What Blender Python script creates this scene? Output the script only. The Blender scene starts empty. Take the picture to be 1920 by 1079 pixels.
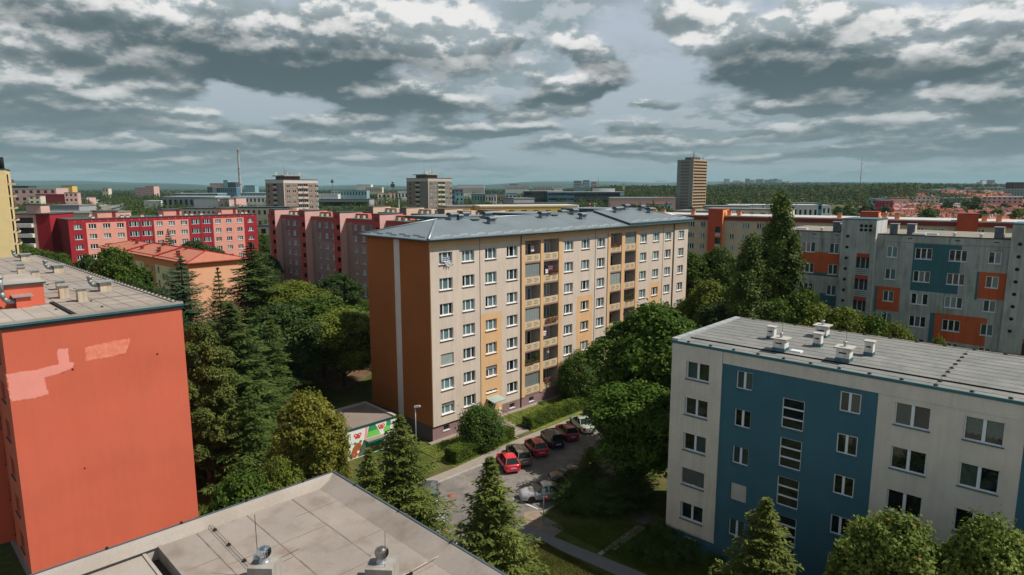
import bpy, math, random
import numpy as np
from math import radians, sin, cos, pi
from mathutils import Vector, Matrix
random.seed(7)
SC = bpy.context.scene
# ------------------------------------------------------------------ camera
F_PX, PITCH, ROLL, CAM_H = 1208.4, 0.154175, 0.00132, 27.826
cd = bpy.data.cameras.new('camera'); cam = bpy.data.objects.new('camera', cd)
SC.collection.objects.link(cam); SC.camera = cam
cd.sensor_fit = 'HORIZONTAL'; cd.sensor_width = 36.0; cd.lens = 36.0 * F_PX / 1920.0
cd.clip_start = 0.5; cd.clip_end = 60000
cam.location = (0, 0, CAM_H)
cam.rotation_euler = (Matrix.Rotation(pi/2 - PITCH, 3, 'X') @ Matrix.Rotation(-ROLL, 3, 'Z')).to_euler()
SC.render.resolution_x = 1024; SC.render.resolution_y = 575
SC.view_settings.view_transform = 'Standard'; SC.view_settings.look = 'None'
SC.view_settings.exposure = 0.12; SC.view_settings.gamma = 1.0
SC.cycles.max_bounces = 6; SC.cycles.diffuse_bounces = 3; SC.cycles.glossy_bounces = 2
SC.cycles.transmission_bounces = 3; SC.cycles.transparent_max_bounces = 6; SC.cycles.volume_bounces = 0
SC.cycles.use_denoising = True
SC.cycles.sample_clamp_indirect = 4.0
# ------------------------------------------------------------------ sun
SUN_EL, SUN_AZ = radians(53), radians(-4)       # azimuth measured from +X towards +Y
sd = Vector((cos(SUN_EL)*cos(SUN_AZ), cos(SUN_EL)*sin(SUN_AZ), sin(SUN_EL)))
sl = bpy.data.lights.new('sun', 'SUN'); so = bpy.data.objects.new('sun', sl); SC.collection.objects.link(so)
sl.energy = 5.0; sl.angle = radians(0.53); sl.color = (1.0, 0.93, 0.83)
so.rotation_euler = sd.to_track_quat('Z', 'Y').to_euler(); so.location = (60, 0, 90)
# ------------------------------------------------------------------ sky: Nishita air with a deck of broken cumulus
world = bpy.data.worlds.new('World'); SC.world = world; world.use_nodes = True
def build_world():
    nt = world.node_tree; n = nt.nodes; l = nt.links; n.clear()
    def node(t, **k):
        o = n.new(t)
        for a, b in k.items(): setattr(o, a, b)
        return o
    def val(x): return x
    def math_(op, a, b=None, c=None, clamp=False):
        m = node('ShaderNodeMath', operation=op, use_clamp=clamp)
        for i, v in enumerate((a, b, c)):
            if v is None: continue
            if isinstance(v, (int, float)): m.inputs[i].default_value = v
            else: l.new(v, m.inputs[i])
        return m.outputs[0]
    def ramp(v, a, b, lo=0.0, hi=1.0):
        m = node('ShaderNodeMapRange', interpolation_type='SMOOTHSTEP')
        l.new(v, m.inputs[0]); m.inputs[1].default_value = a; m.inputs[2].default_value = b
        m.inputs[3].default_value = lo; m.inputs[4].default_value = hi
        return m.outputs[0]
    def comb(x, y, z):
        m = node('ShaderNodeCombineXYZ')
        for i, v in enumerate((x, y, z)):
            if isinstance(v, (int, float)): m.inputs[i].default_value = v
            else: l.new(v, m.inputs[i])
        return m.outputs[0]
    def mixc(f, a, b):
        m = node('ShaderNodeMix', data_type='RGBA')
        if isinstance(f, (int, float)): m.inputs[0].default_value = f
        else: l.new(f, m.inputs[0])
        for i, v in ((6, a), (7, b)):
            if isinstance(v, tuple): m.inputs[i].default_value = (*v, 1)
            else: l.new(v, m.inputs[i])
        return m.outputs[2]
    tc = node('ShaderNodeTexCoord'); nrm = node('ShaderNodeVectorMath', operation='NORMALIZE')
    l.new(tc.outputs['Generated'], nrm.inputs[0])
    sep = node('ShaderNodeSeparateXYZ'); l.new(nrm.outputs[0], sep.inputs[0])
    X, Y, Z = sep.outputs
    zc = math_('MAXIMUM', Z, 0.0)
    hor = math_('SQRT', math_('ADD', math_('MULTIPLY', X, X), math_('MULTIPLY', Y, Y)))
    # heading and elevation tangents
    az = math_('ARCTAN2', X, Y)
    el = math_('DIVIDE', zc, math_('MAXIMUM', hor, 0.05))
    # named cumulus: heading, elevation, half width, half height, depth of the shaded belly (surveyed in photo pixels)
    CL = [(430, 72, 250, 60, 1.0), (570, 118, 150, 34, 1.0), (150, 28, 190, 40, .55), (85, 100, 95, 20, .7), (60, 150, 75, 28, .6), (275, 163, 80, 22, .5), (170, 203, 140, 24, .7), (335, 218, 90, 18, .5),
          (745, 193, 150, 25, 1.0), (1050, 166, 100, 24, .85), (1112, 100, 62, 36, .55), (880, 75, 100, 48, .30), (690, 36, 120, 50, .22), (960, 92, 40, 20, .5), (1535, 118, 180, 46, 1.1), (1565, 182, 105, 20, 1.0),
          (1400, 62, 105, 36, .3), (1560, 42, 125, 28, .35), (1690, 100, 60, 30, .25), (1800, 106, 58, 25, .6), (1905, 122, 60, 46, 1.0), (1880, 55, 60, 34, .4), (1885, 178, 60, 18, .7), (1432, 245, 36, 14, .4), (1500, 240, 62, 15, .7),
          (1640, 203, 95, 17, .5), (1655, 232, 120, 14, .6), (1770, 262, 170, 20, .8), (1250, 205, 60, 9, .4), (1190, 240, 75, 13, .6), (1110, 272, 120, 12, .7), (900, 240, 120, 15, .8), (640, 232, 90, 13, .7), (560, 264, 130, 14, .7),
          (120, 268, 140, 17, .8), (335, 272, 120, 12, .7), (425, 242, 72, 11, .5), (765, 268, 125, 11, .7), (1310, 264, 85, 9, .5), (-150, 150, 160, 50, .6), (2080, 200, 150, 60, .7), (1310, 14, 70, 22, .3), (1010, 205, 70, 12, .5), (250, 110, 120, 22, .6), (1450, 205, 60, 10, .5), (1240, 292, 150, 9, .6), (700, 296, 200, 9, .6), (1600, 292, 160, 9, .6), (250, 302, 200, 10, .6)]
    def warp(sc, seed, det=5.0, rough=.55):
        v = comb(math_('ADD', math_('MULTIPLY', az, sc), seed), math_('MULTIPLY', math_('LOGARITHM', math_('ADD', el, 0.09), 2.718), sc*.52), seed)
        n_ = node('ShaderNodeTexNoise', noise_dimensions='2D'); l.new(v, n_.inputs['Vector']); n_.inputs['Scale'].default_value = 1.0; n_.inputs['Detail'].default_value = det; n_.inputs['Roughness'].default_value = rough
        return n_
    w1 = warp(6.0, 3.1); sw = node('ShaderNodeSeparateXYZ'); l.new(w1.outputs['Color'], sw.inputs[0])
    fall = math_('ADD', math_('MULTIPLY', el, 0.85), 0.06)          # clouds shrink towards the horizon
    azw = math_('ADD', az, math_('MULTIPLY', math_('SUBTRACT', sw.outputs[0], 0.5), 0.16))
    elw = math_('ADD', el, math_('MULTIPLY', math_('MULTIPLY', math_('SUBTRACT', sw.outputs[1], 0.5), 0.38), fall))
    W = H_ = Dk = None
    for px, py, hw, hh, dk in CL:
        u, v_ = px-960, py-539.5; c_, s_ = cos(PITCH), sin(PITCH)
        dx, dy, dz = u, F_PX*c_-v_*s_, -F_PX*s_-v_*c_
        a, e = math.atan2(dx, dy), dz/math.hypot(dx, dy); sa, se = hw/F_PX*.86, hh/F_PX*1.0
        t = math_('DIVIDE', math_('SUBTRACT', elw, e), se)
        q = math_('ADD', math_('POWER', math_('ABSOLUTE', math_('DIVIDE', math_('SUBTRACT', azw, a), sa)), 2.6), math_('POWER', math_('ABSOLUTE', t), 2.4))
        w = math_('EXPONENT', math_('MULTIPLY', q, -0.8)); wt = math_('MULTIPLY', w, t); wd = math_('MULTIPLY', w, dk)
        W = w if W is None else math_('ADD', W, w); H_ = wt if H_ is None else math_('ADD', H_, wt); Dk = wd if Dk is None else math_('ADD', Dk, wd)
    Wn = math_('MAXIMUM', W, 0.02); hrel = math_('DIVIDE', H_, Wn); dk_ = math_('DIVIDE', Dk, Wn)
    fine = warp(13.0, 9.7, 6.0, .54); v2 = node('ShaderNodeTexNoise', noise_dimensions='2D')
    el2 = math_('ADD', math_('MULTIPLY', el, 1.045), 0.004)
    vv = comb(math_('ADD', math_('MULTIPLY', az, 13.0), 9.7), math_('MULTIPLY', math_('LOGARITHM', math_('ADD', el2, 0.09), 2.718), 13.0*.52), 9.7)
    l.new(vv, v2.inputs['Vector']); v2.inputs['Scale'].default_value = 1.0; v2.inputs['Detail'].default_value = 6.0; v2.inputs['Roughness'].default_value = .54
    relief = math_('MULTIPLY', math_('SUBTRACT', fine.outputs['Fac'], v2.outputs['Fac']), 3.2)
    broad = warp(3.2, 5.5, 6.0, .55)
    veil = ramp(math_('ADD', broad.outputs['Fac'], math_('MULTIPLY', ramp(el, 0.0, 0.16), -0.10)), 0.36, 0.60)
    cover = ramp(math_('ADD', W, math_('MULTIPLY', math_('SUBTRACT', fine.outputs['Fac'], 0.5), 0.95)), 0.20, 0.58)
    near_h = ramp(el, 0.0, 0.17)
    sky = node('ShaderNodeTexSky', sky_type='NISHITA', sun_disc=False)
    sky.sun_elevation = SUN_EL; sky.sun_rotation = radians(90) - SUN_AZ
    sky.air_density = 1.0; sky.dust_density = 1.5; sky.ozone_density = 1.0
    hsv = node('ShaderNodeHueSaturation'); l.new(sky.outputs[0], hsv.inputs['Color'])
    hsv.inputs['Saturation'].default_value = 0.5; hsv.inputs['Value'].default_value = 0.9
    air = mixc(ramp(el, 0.0, 0.25), (3.2, 3.85, 4.3), mixc(0.6, hsv.outputs[0], (4.9, 5.6, 6.5)))
    lump = ramp(math_('ADD', relief, math_('MULTIPLY', math_('SUBTRACT', fine.outputs['Fac'], .5), .6)), -0.25, 0.32)
    thin = mixc(lump, mixc(near_h, (2.0, 2.6, 2.8), (2.5, 3.15, 3.45)), mixc(near_h, (2.9, 3.5, 3.8), (4.6, 5.0, 5.3)))
    back = mixc(math_('MULTIPLY', veil, .92), air, thin)
    top = mixc(lump, mixc(near_h, (2.3, 2.9, 3.05), (3.5, 4.05, 4.3)), mixc(near_h, (3.9, 4.3, 4.4), (8.0, 7.9, 7.8)))
    belly = mixc(near_h, (1.6, 2.15, 2.4), (0.80, 1.16, 1.30))
    shade = ramp(math_('ADD', math_('ADD', math_('MULTIPLY', hrel, -1.0), math_('MULTIPLY', relief, -.45)), math_('MULTIPLY', dk_, .75)), -0.28, 1.0)
    body = mixc(math_('MULTIPLY', shade, ramp(dk_, 0.0, 0.9, 0.45, 1.0)), top, belly)
    sky_c = mixc(cover, back, body)
    # under the horizon: dull ground colour
    col = mixc(ramp(Z, -0.02, 0.0), (0.7, 0.8, 0.75), sky_c)
    # the sky overhead, far above the frame, is dimmed to cut the ambient fill
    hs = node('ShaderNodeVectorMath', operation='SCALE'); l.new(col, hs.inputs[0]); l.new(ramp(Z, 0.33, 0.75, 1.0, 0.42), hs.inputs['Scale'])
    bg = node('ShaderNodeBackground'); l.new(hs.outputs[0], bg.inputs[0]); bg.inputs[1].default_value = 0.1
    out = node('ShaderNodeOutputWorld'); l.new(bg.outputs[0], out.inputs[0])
    world.cycles.sampling_method = 'MANUAL'; world.cycles.sample_map_resolution = 256
build_world()
# ------------------------------------------------------------------ helpers
def at(px, py, z=0.0, D=None):
    """Where the line of sight through a photo pixel meets height z (or the distance D): used to survey real positions."""
    u0, v0 = px-960, py-539.5
    cr, sr = cos(ROLL), sin(ROLL); u = u0*cr+v0*sr; v = -u0*sr+v0*cr
    c, s = cos(PITCH), sin(PITCH)
    d = Vector((u, F_PX*c-v*s, -F_PX*s-v*c))
    t = (z-CAM_H)/d.z if D is None else D/d.y
    p = d*t; p.z += CAM_H
    return p
def link(o, parent=None):
    SC.collection.objects.link(o)
    if parent is not None: o.parent = parent
    return o
def tag(o, label, cat, group=None, kind=None):
    if label: o['label'] = label
    if cat: o['category'] = cat
    if group: o['group'] = group
    if kind: o['kind'] = kind
    return o
def empty(name, loc=(0, 0, 0), rz=0.0, label=None, cat=None, group=None):
    o = bpy.data.objects.new(name, None); link(o); o.location = loc; o.rotation_euler = (0, 0, rz)
    o.empty_display_size = 0.3
    return tag(o, label, cat, group)
class MB:
    """Collects quads, boxes, prisms and tubes into one mesh."""
    def __init__(s): s.v = []; s.f = []; s.m = []; s.sm = []
    def poly(s, pts, m=0, smooth=False):
        i = len(s.v); s.v += [tuple(p) for p in pts]; s.f.append(tuple(range(i, i+len(pts)))); s.m.append(m); s.sm.append(smooth)
    def hexa(s, p, m=0):     # p: 8 corners, bottom 4 then top 4, counter-clockwise from above
        i = len(s.v); s.v += [tuple(q) for q in p]
        for f in ((3, 2, 1, 0), (4, 5, 6, 7), (0, 1, 5, 4), (1, 2, 6, 5), (2, 3, 7, 6), (3, 0, 4, 7)):
            s.f.append(tuple(i+k for k in f)); s.m.append(m); s.sm.append(False)
    def box(s, x0, x1, y0, y1, z0, z1, m=0, T=None):
        p = [(x0, y0, z0), (x1, y0, z0), (x1, y1, z0), (x0, y1, z0), (x0, y0, z1), (x1, y0, z1), (x1, y1, z1), (x0, y1, z1)]
        if T is not None: p = [T(*q) for q in p]
        s.hexa(p, m)
    def tube(s, p0, p1, r0, r1=None, n=8, m=0, cap=True):
        r1 = r0 if r1 is None else r1
        p0, p1 = Vector(p0), Vector(p1); d = (p1-p0)
        if d.length < 1e-6: return
        q = d.to_track_quat('Z', 'Y'); i = len(s.v)
        for c, r in ((p0, r0), (p1, r1)):
            for k in range(n):
                a = 2*pi*k/n; s.v.append(tuple(c + q @ Vector((r*cos(a), r*sin(a), 0))))
        for k in range(n):
            j = (k+1) % n; s.f.append((i+k, i+j, i+n+j, i+n+k)); s.m.append(m); s.sm.append(n > 5)
        if cap:
            s.f.append(tuple(i+n+k for k in range(n))); s.m.append(m); s.sm.append(False)
            s.f.append(tuple(i+n-1-k for k in range(n))); s.m.append(m); s.sm.append(False)
    def lathe(s, prof, n=16, m=0, c=(0, 0, 0)):   # prof: (r, z)
        i = len(s.v)
        for r, z in prof:
            for k in range(n):
                a = 2*pi*k/n; s.v.append((c[0]+r*cos(a), c[1]+r*sin(a), c[2]+z))
        for q in range(len(prof)-1):
            for k in range(n):
                j = (k+1) % n; a = i+q*n
                s.f.append((a+k, a+j, a+n+j, a+n+k)); s.m.append(m); s.sm.append(True)
    def path(s, pts, r, n=6, m=0):
        for a, b in zip(pts[:-1], pts[1:]): s.tube(a, b, r, r, n, m)
    def prism(s, pts, z0, z1, m=0, mtop=None):
        n = len(pts); i = len(s.v)
        s.v += [(x, y, z0) for x, y in pts] + [(x, y, z1) for x, y in pts]
        for k in range(n):
            j = (k+1) % n; s.f.append((i+k, i+j, i+n+j, i+n+k)); s.m.append(m); s.sm.append(False)
        s.f.append(tuple(i+n+k for k in range(n))); s.m.append(m if mtop is None else mtop); s.sm.append(False)
    def mesh(s, name, mats):
        me = bpy.data.meshes.new(name); me.from_pydata(s.v, [], s.f)
        for mt in mats: me.materials.append(mt)
        if len(mats) > 1: me.polygons.foreach_set('material_index', np.array(s.m, dtype=np.int32))
        me.polygons.foreach_set('use_smooth', np.array(s.sm, dtype=bool)); me.update()
        return me
    def build(s, name, mats, parent=None, loc=None, rz=None):
        if not isinstance(mats, (list, tuple)): mats = [mats]
        o = bpy.data.objects.new(name, s.mesh(name, mats)); link(o, parent)
        if loc is not None: o.location = loc
        if rz is not None: o.rotation_euler = (0, 0, rz)
        return o
def inst(name, me, parent=None, loc=(0, 0, 0), rz=0.0, sc=None):
    o = bpy.data.objects.new(name, me); link(o, parent); o.location = loc; o.rotation_euler = (0, 0, rz)
    if sc is not None: o.scale = sc
    return o
def copy_tree(o, parent=None):
    c = o.copy(); SC.collection.objects.link(c)
    if parent is not None: c.parent = parent
    for ch in CH.get(o.name, [x for x in o.children]): copy_tree(ch, c)
    return c
CH = {}
def facade(mb, L, Z0, Z1, holes=(), regions=(), m0=0, T=None, S0=0.0, reveal=None):
    """A wall on the plane y=0 looking to -y from S0 to L, with rectangular openings (s0,s1,z0,z1,depth) and painted fields."""
    T = T or (lambda x, y, z: (x, y, z))
    ss, zs = {round(S0, 3), round(L, 3)}, {round(Z0, 3), round(Z1, 3)}
    for r in list(holes)+list(regions):
        for x in r[:2]:
            if S0 < x < L: ss.add(round(x, 3))
        for z in r[2:4]:
            if Z0 < z < Z1: zs.add(round(z, 3))
    ss, zs = sorted(ss), sorted(zs)
    def reg(x, z):
        m = m0
        for r in regions:
            if r[0] < x < r[1] and r[2] < z < r[3]: m = r[4]
        return m
    def inh(x, z): return any(h[0] < x < h[1] and h[2] < z < h[3] for h in holes)
    for a, b in zip(zs[:-1], zs[1:]):
        run = None
        for c, d in zip(ss[:-1], ss[1:]):
            x, z = (c+d)/2, (a+b)/2
            m = None if inh(x, z) else reg(x, z)
            if run and m == run[2]: run[1] = d
            else:
                if run and run[2] is not None: mb.poly([T(run[0], 0, a), T(run[1], 0, a), T(run[1], 0, b), T(run[0], 0, b)], run[2])
                run = [c, d, m]
        if run and run[2] is not None: mb.poly([T(run[0], 0, a), T(run[1], 0, a), T(run[1], 0, b), T(run[0], 0, b)], run[2])
    for h in holes:
        a, b, c, d, dep = h[:5]; m = h[5] if len(h) > 5 else (reg(a-.02, c+.1) if reveal is None else reveal)
        mb.poly([T(a, 0, c), T(a, 0, d), T(a, dep, d), T(a, dep, c)], m)
        mb.poly([T(b, 0, d), T(b, 0, c), T(b, dep, c), T(b, dep, d)], m)
        mb.poly([T(a, 0, d), T(b, 0, d), T(b, dep, d), T(a, dep, d)], m)
        mb.poly([T(b, 0, c), T(a, 0, c), T(a, dep, c), T(b, dep, c)], m)
# ------------------------------------------------------------------ materials
def lin(r, g, b):
    f = lambda c: (c/255)/12.92 if c <= 10.3 else ((c/255+.055)/1.055)**2.4
    return (f(r), f(g), f(b))
MATS = {}
def M(name, col, rough=0.85, var=0.10, scale=0.6, streak=0.0, grain=0.05, bump=0.0, bscale=30.0, metal=0.0, spec=0.3, coat=0.0,
      alt=None, altamt=0.0, altscale=0.25, dirt=None, dirtamt=0.0, isl=0.0):
    """Procedural surface: base colour with cloudy variation, run-off streaks, fine grain and a stain colour."""
    m = bpy.data.materials.new(name); m.use_nodes = True; nt = m.node_tree; n = nt.nodes; l = nt.links
    bs = n['Principled BSDF']; bs.inputs['Roughness'].default_value = rough; bs.inputs['Metallic'].default_value = metal
    bs.inputs['Specular IOR Level'].default_value = spec; bs.inputs['Coat Weight'].default_value = coat
    tc = n.new('ShaderNodeTexCoord'); co = tc.outputs['Object']
    def noise(sc, det=4.0, vec=None, mp=None):
        t = n.new('ShaderNodeTexNoise'); t.inputs['Scale'].default_value = sc; t.inputs['Detail'].default_value = det
        src = vec or co
        if mp:
            k = n.new('ShaderNodeMapping'); k.inputs['Scale'].default_value = mp; l.new(src, k.inputs[0]); src = k.outputs[0]
        l.new(src, t.inputs['Vector']); return t.outputs['Fac']
    def rng(v, a, b, lo, hi):
        r = n.new('ShaderNodeMapRange'); l.new(v, r.inputs[0])
        for i, x in enumerate((a, b, lo, hi)): r.inputs[i+1].default_value = x
        return r.outputs[0]
    def mul(a, b):
        r = n.new('ShaderNodeMath'); r.operation = 'MULTIPLY'; l.new(a, r.inputs[0]); l.new(b, r.inputs[1]); return r.outputs[0]
    base = None
    def mix(f, a, b):
        r = n.new('ShaderNodeMix'); r.data_type = 'RGBA'; l.new(f, r.inputs[0])
        for i, v in ((6, a), (7, b)):
            if isinstance(v, tuple): r.inputs[i].default_value = (*v, 1)
            else: l.new(v, r.inputs[i])
        return r.outputs[2]
    c = col
    if alt: c = mix(rng(noise(altscale, 5), 0.5-0.12, 0.5+0.16, 0, altamt), c, alt)
    if dirt: c = mix(rng(noise(1.2, 6, mp=(1, 1, 0.35)), 0.5, 0.72, 0, dirtamt), c, dirt)
    f = rng(noise(scale, 4), 0.3, 0.7, 1-var, 1+var)
    if grain: f = mul(f, rng(noise(14.0, 2), 0.3, 0.7, 1-grain, 1+grain))
    if streak: f = mul(f, rng(noise(1.0, 5, mp=(3.0, 3.0, 0.16)), 0.35, 0.75, 1+streak*.3, 1-streak))
    if isl:
        g = n.new('ShaderNodeNewGeometry'); f = mul(f, rng(g.outputs['Random Per Island'], 0, 1, 1-isl, 1+isl))
    vm = n.new('ShaderNodeVectorMath'); vm.operation = 'SCALE'
    if isinstance(c, tuple): vm.inputs[0].default_value = c
    else: l.new(c, vm.inputs[0])
    l.new(f, vm.inputs['Scale']); l.new(vm.outputs[0], bs.inputs['Base Color'])
    if bump:
        b = n.new('ShaderNodeBump'); b.inputs['Strength'].default_value = bump; b.inputs['Distance'].default_value = 0.02
        l.new(noise(bscale, 3), b.inputs['Height']); l.new(b.outputs[0], bs.inputs['Normal'])
    MATS[name] = m; return m
def leafmat(name, col, col2, trans=0.35, var=0.35, tip=None, nscale=.55, iw=.5):
    m = bpy.data.materials.new(name); m.use_nodes = True; nt = m.node_tree; n = nt.nodes; l = nt.links
    bs = n['Principled BSDF']; bs.inputs['Roughness'].default_value = 0.6; bs.inputs['Specular IOR Level'].default_value = 0.14
    g = n.new('ShaderNodeNewGeometry'); oi = n.new('ShaderNodeObjectInfo'); tc = n.new('ShaderNodeTexCoord')
    ns = n.new('ShaderNodeTexNoise'); ns.inputs['Scale'].default_value = nscale; ns.inputs['Detail'].default_value = 5; l.new(tc.outputs['Object'], ns.inputs['Vector'])
    a = n.new('ShaderNodeMapRange'); l.new(ns.outputs['Fac'], a.inputs[0]); a.inputs[1].default_value = .35; a.inputs[2].default_value = .65
    ad = n.new('ShaderNodeMath'); ad.operation = 'MULTIPLY_ADD'; l.new(g.outputs['Random Per Island'], ad.inputs[0]); ad.inputs[1].default_value = iw
    l.new(a.outputs[0], ad.inputs[2]); hf = n.new('ShaderNodeMath'); hf.operation = 'MULTIPLY'; hf.use_clamp = True; l.new(ad.outputs[0], hf.inputs[0]); hf.inputs[1].default_value = 1/(1+iw)
    mx = n.new('ShaderNodeMix'); mx.data_type = 'RGBA'; l.new(hf.outputs[0], mx.inputs[0]); mx.inputs[6].default_value = (*col, 1); mx.inputs[7].default_value = (*col2, 1)
    out = mx.outputs[2]
    if tip:
        st = n.new('ShaderNodeMath'); st.operation = 'GREATER_THAN'; l.new(g.outputs['Random Per Island'], st.inputs[0]); st.inputs[1].default_value = 1-tip[1]
        m2 = n.new('ShaderNodeMix'); m2.data_type = 'RGBA'; l.new(st.outputs[0], m2.inputs[0]); l.new(out, m2.inputs[6]); m2.inputs[7].default_value = (*tip[0], 1); out = m2.outputs[2]
    r = n.new('ShaderNodeMapRange'); l.new(oi.outputs['Random'], r.inputs[0]); r.inputs[3].default_value = 1-var*.5; r.inputs[4].default_value = 1+var*.5
    vm = n.new('ShaderNodeVectorMath'); vm.operation = 'SCALE'; l.new(out, vm.inputs[0]); l.new(r.outputs[0], vm.inputs['Scale'])
    l.new(vm.outputs[0], bs.inputs['Base Color'])
    tr = n.new('ShaderNodeBsdfTranslucent'); l.new(vm.outputs[0], tr.inputs['Color'])
    ms = n.new('ShaderNodeMixShader'); ms.inputs[0].default_value = trans
    l.new(bs.outputs[0], ms.inputs[1]); l.new(tr.outputs[0], ms.inputs[2])
    l.new(ms.outputs[0], n['Material Output'].inputs['Surface'])
    MATS[name] = m; return m
def glassmat(name, dark, curtain=None, amt=1.0, folds=9.0):
    """Window glass with the room or the curtain standing behind it."""
    m = bpy.data.materials.new(name); m.use_nodes = True; nt = m.node_tree; n = nt.nodes; l = nt.links
    bs = n['Principled BSDF']; bs.inputs['Roughness'].default_value = 0.04; bs.inputs['Specular IOR Level'].default_value = 0.6
    tc = n.new('ShaderNodeTexCoord'); ns = n.new('ShaderNodeTexNoise'); ns.inputs['Scale'].default_value = 1.3; l.new(tc.outputs['Object'], ns.inputs['Vector'])
    oi = n.new('ShaderNodeObjectInfo')
    if curtain:
        wv = n.new('ShaderNodeTexWave'); wv.inputs['Scale'].default_value = folds; wv.inputs['Distortion'].default_value = 1.5; wv.inputs['Detail'].default_value = 2
        l.new(tc.outputs['Object'], wv.inputs['Vector'])
        f = n.new('ShaderNodeMath'); f.operation = 'MULTIPLY_ADD'; l.new(wv.outputs['Fac'], f.inputs[0]); f.inputs[1].default_value = .4; 
        rr = n.new('ShaderNodeMapRange'); l.new(oi.outputs['Random'], rr.inputs[0]); rr.inputs[3].default_value = .15*amt; rr.inputs[4].default_value = .75*amt
        l.new(rr.outputs[0], f.inputs[2]); f.use_clamp = True; src = f.outputs[0]; c2 = curtain
    else:
        f = n.new('ShaderNodeMapRange'); l.new(ns.outputs['Fac'], f.inputs[0]); f.inputs[1].default_value = .4; f.inputs[2].default_value = .7; src = f.outputs[0]; c2 = tuple(x*2.2 for x in dark)
    mx = n.new('ShaderNodeMix'); mx.data_type = 'RGBA'; l.new(src, mx.inputs[0]); mx.inputs[6].default_value = (*dark, 1); mx.inputs[7].default_value = (*c2, 1)
    l.new(mx.outputs[2], bs.inputs['Base Color']); MATS[name] = m; return m
CREAM = M('cream_plaster', (.60, .51, .43), var=.05, scale=.35, streak=.10, grain=.05, dirt=(.36, .30, .26), dirtamt=.22)
OCHRE = M('ochre_plaster', (.66, .42, .225), var=.06, streak=.06, grain=.05)
GABLE = M('orange_brown_plaster', (.31, .108, .030), var=.07, scale=.3, grain=.07)
WHITEW = M('pale_plaster', (.62, .60, .56), var=.06, grain=.05)
PLINTH = M('mauve_plinth_plaster', (.26, .165, .165), var=.12, streak=.12)
REDW = M('orange_red_plaster', (.62, .138, .082), var=.06, scale=.22, grain=.06, alt=(.56, .118, .066), altamt=.6, altscale=.18, streak=.03, dirt=(.52, .125, .08), dirtamt=.3)
REDPALE = M('faded_pink_plaster', (.80, .30, .25), var=.06, scale=.5)
BLUEW = M('petrol_blue_plaster', (.045, .13, .178), var=.08, scale=.5, grain=.07, streak=.05)
SANDW = M('sand_plaster', (.60, .565, .51), var=.06, grain=.08, streak=.09, dirt=(.40, .37, .33), dirtamt=.3)
GREYW = M('grey_panel_plaster', (.325, .36, .35), var=.10, grain=.05, streak=.32, dirt=(.17, .16, .13), dirtamt=.65)
TEALW = M('teal_panel_plaster', (.04, .125, .15), var=.10, streak=.15)
ORPAN = M('rust_orange_plaster', (.44, .095, .035), var=.08, streak=.2)
CRIM = M('crimson_plaster', (.31, .017, .030), var=.08)
PINKW = M('salmon_plaster', (.68, .31, .25), var=.06)
MAUVE = M('dusty_pink_plaster', (.27, .18, .18), var=.08, streak=.12)
ROSE = M('rose_plaster', (.225, .11, .13), var=.08)
DKRED = M('brick_red_plaster', (.34, .055, .05), var=.08)
BUFF = M('buff_plaster', (.48, .41, .30), var=.07, streak=.1)
MAROON = M('maroon_metal', (.20, .022, .02), var=.1, rough=.5)
REDOR = M('red_orange_plaster', (.44, .075, .035), var=.08)
YELL = M('yellow_plaster', (.72, .56, .28), var=.05)
YELPL = M('pale_yellow_plaster', (.62, .55, .30), var=.05)
PEACH = M('peach_plaster', (.72, .385, .235), var=.04)
BITUM = M('grey_bitumen', (.185, .195, .192), var=.14, scale=.5, grain=.10, bump=.15, alt=(.20, .195, .18), altamt=.6, altscale=.5, dirt=(.12, .11, .09), dirtamt=.5)
NEARR = M('near_roof_felt', (.255, .222, .198), var=.09, scale=.5, grain=.05, bump=.12, alt=(.315, .275, .245), altamt=.7, altscale=.35, dirt=(.17, .13, .10), dirtamt=.6)
BITUMW = M('warm_grey_bitumen', (.29, .25, .22), var=.10, scale=.4, grain=.05, bump=.1, alt=(.31, .28, .25), altamt=.6, altscale=.3, dirt=(.17, .13, .10), dirtamt=.55)
BITUML = M('pale_bitumen', (.36, .325, .295), var=.08, scale=.5, grain=.06, alt=(.29, .25, .21), altamt=.8, altscale=.35)
METAL = M('blue_grey_sheet_metal', (.175, .215, .24), rough=.5, var=.08, scale=.4, grain=.02, metal=.15, spec=.5)
METALD = M('dark_teal_metal', (.022, .055, .065), rough=.45, var=.1, spec=.5)
METALT = M('teal_metal', (.035, .12, .145), rough=.5, var=.12, dirt=(.12, .17, .17), dirtamt=.5)
GALV = M('galvanised_metal', (.42, .45, .46), rough=.35, var=.12, scale=3, metal=.6, spec=.5)
CHROME = M('spun_aluminium', (.62, .66, .68), rough=.22, var=.05, metal=1.0, spec=.5)
CONC = M('concrete', (.30, .28, .255), var=.15, scale=1.5, streak=.2, dirt=(.16, .13, .10), dirtamt=.6)
VENTC = M('cream_vent_plaster', (.55, .48, .36), var=.12, scale=2, streak=.3, dirt=(.25, .22, .17), dirtamt=.5)
WHITEP = M('white_vent_paint', (.68, .67, .63), var=.1, scale=2, streak=.25, dirt=(.3, .22, .15), dirtamt=.4)
FRAME = M('white_window_frame', (.74, .76, .78), rough=.4, var=.03, grain=0)
FRAMEB = M('bluish_white_frame', (.66, .72, .78), rough=.4, var=.03, grain=0)
SILL_SHADE = M('brown_sill_shade', (.12, .07, .055), rough=.7, var=.1)  # brown of real sills and of the shadow band painted below others
DARK = M('dark_void', (.012, .014, .016), rough=.9, var=.2)
SOFFIT = M('loggia_plaster', (.42, .37, .33), var=.08)
PARAP = M('cream_parapet', (.58, .46, .31), var=.06, streak=.1)
SLAB = M('brown_slab_edge', (.30, .19, .14), var=.1)
RUST = M('rust_brown', (.16, .07, .04), rough=.8, var=.2)
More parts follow.
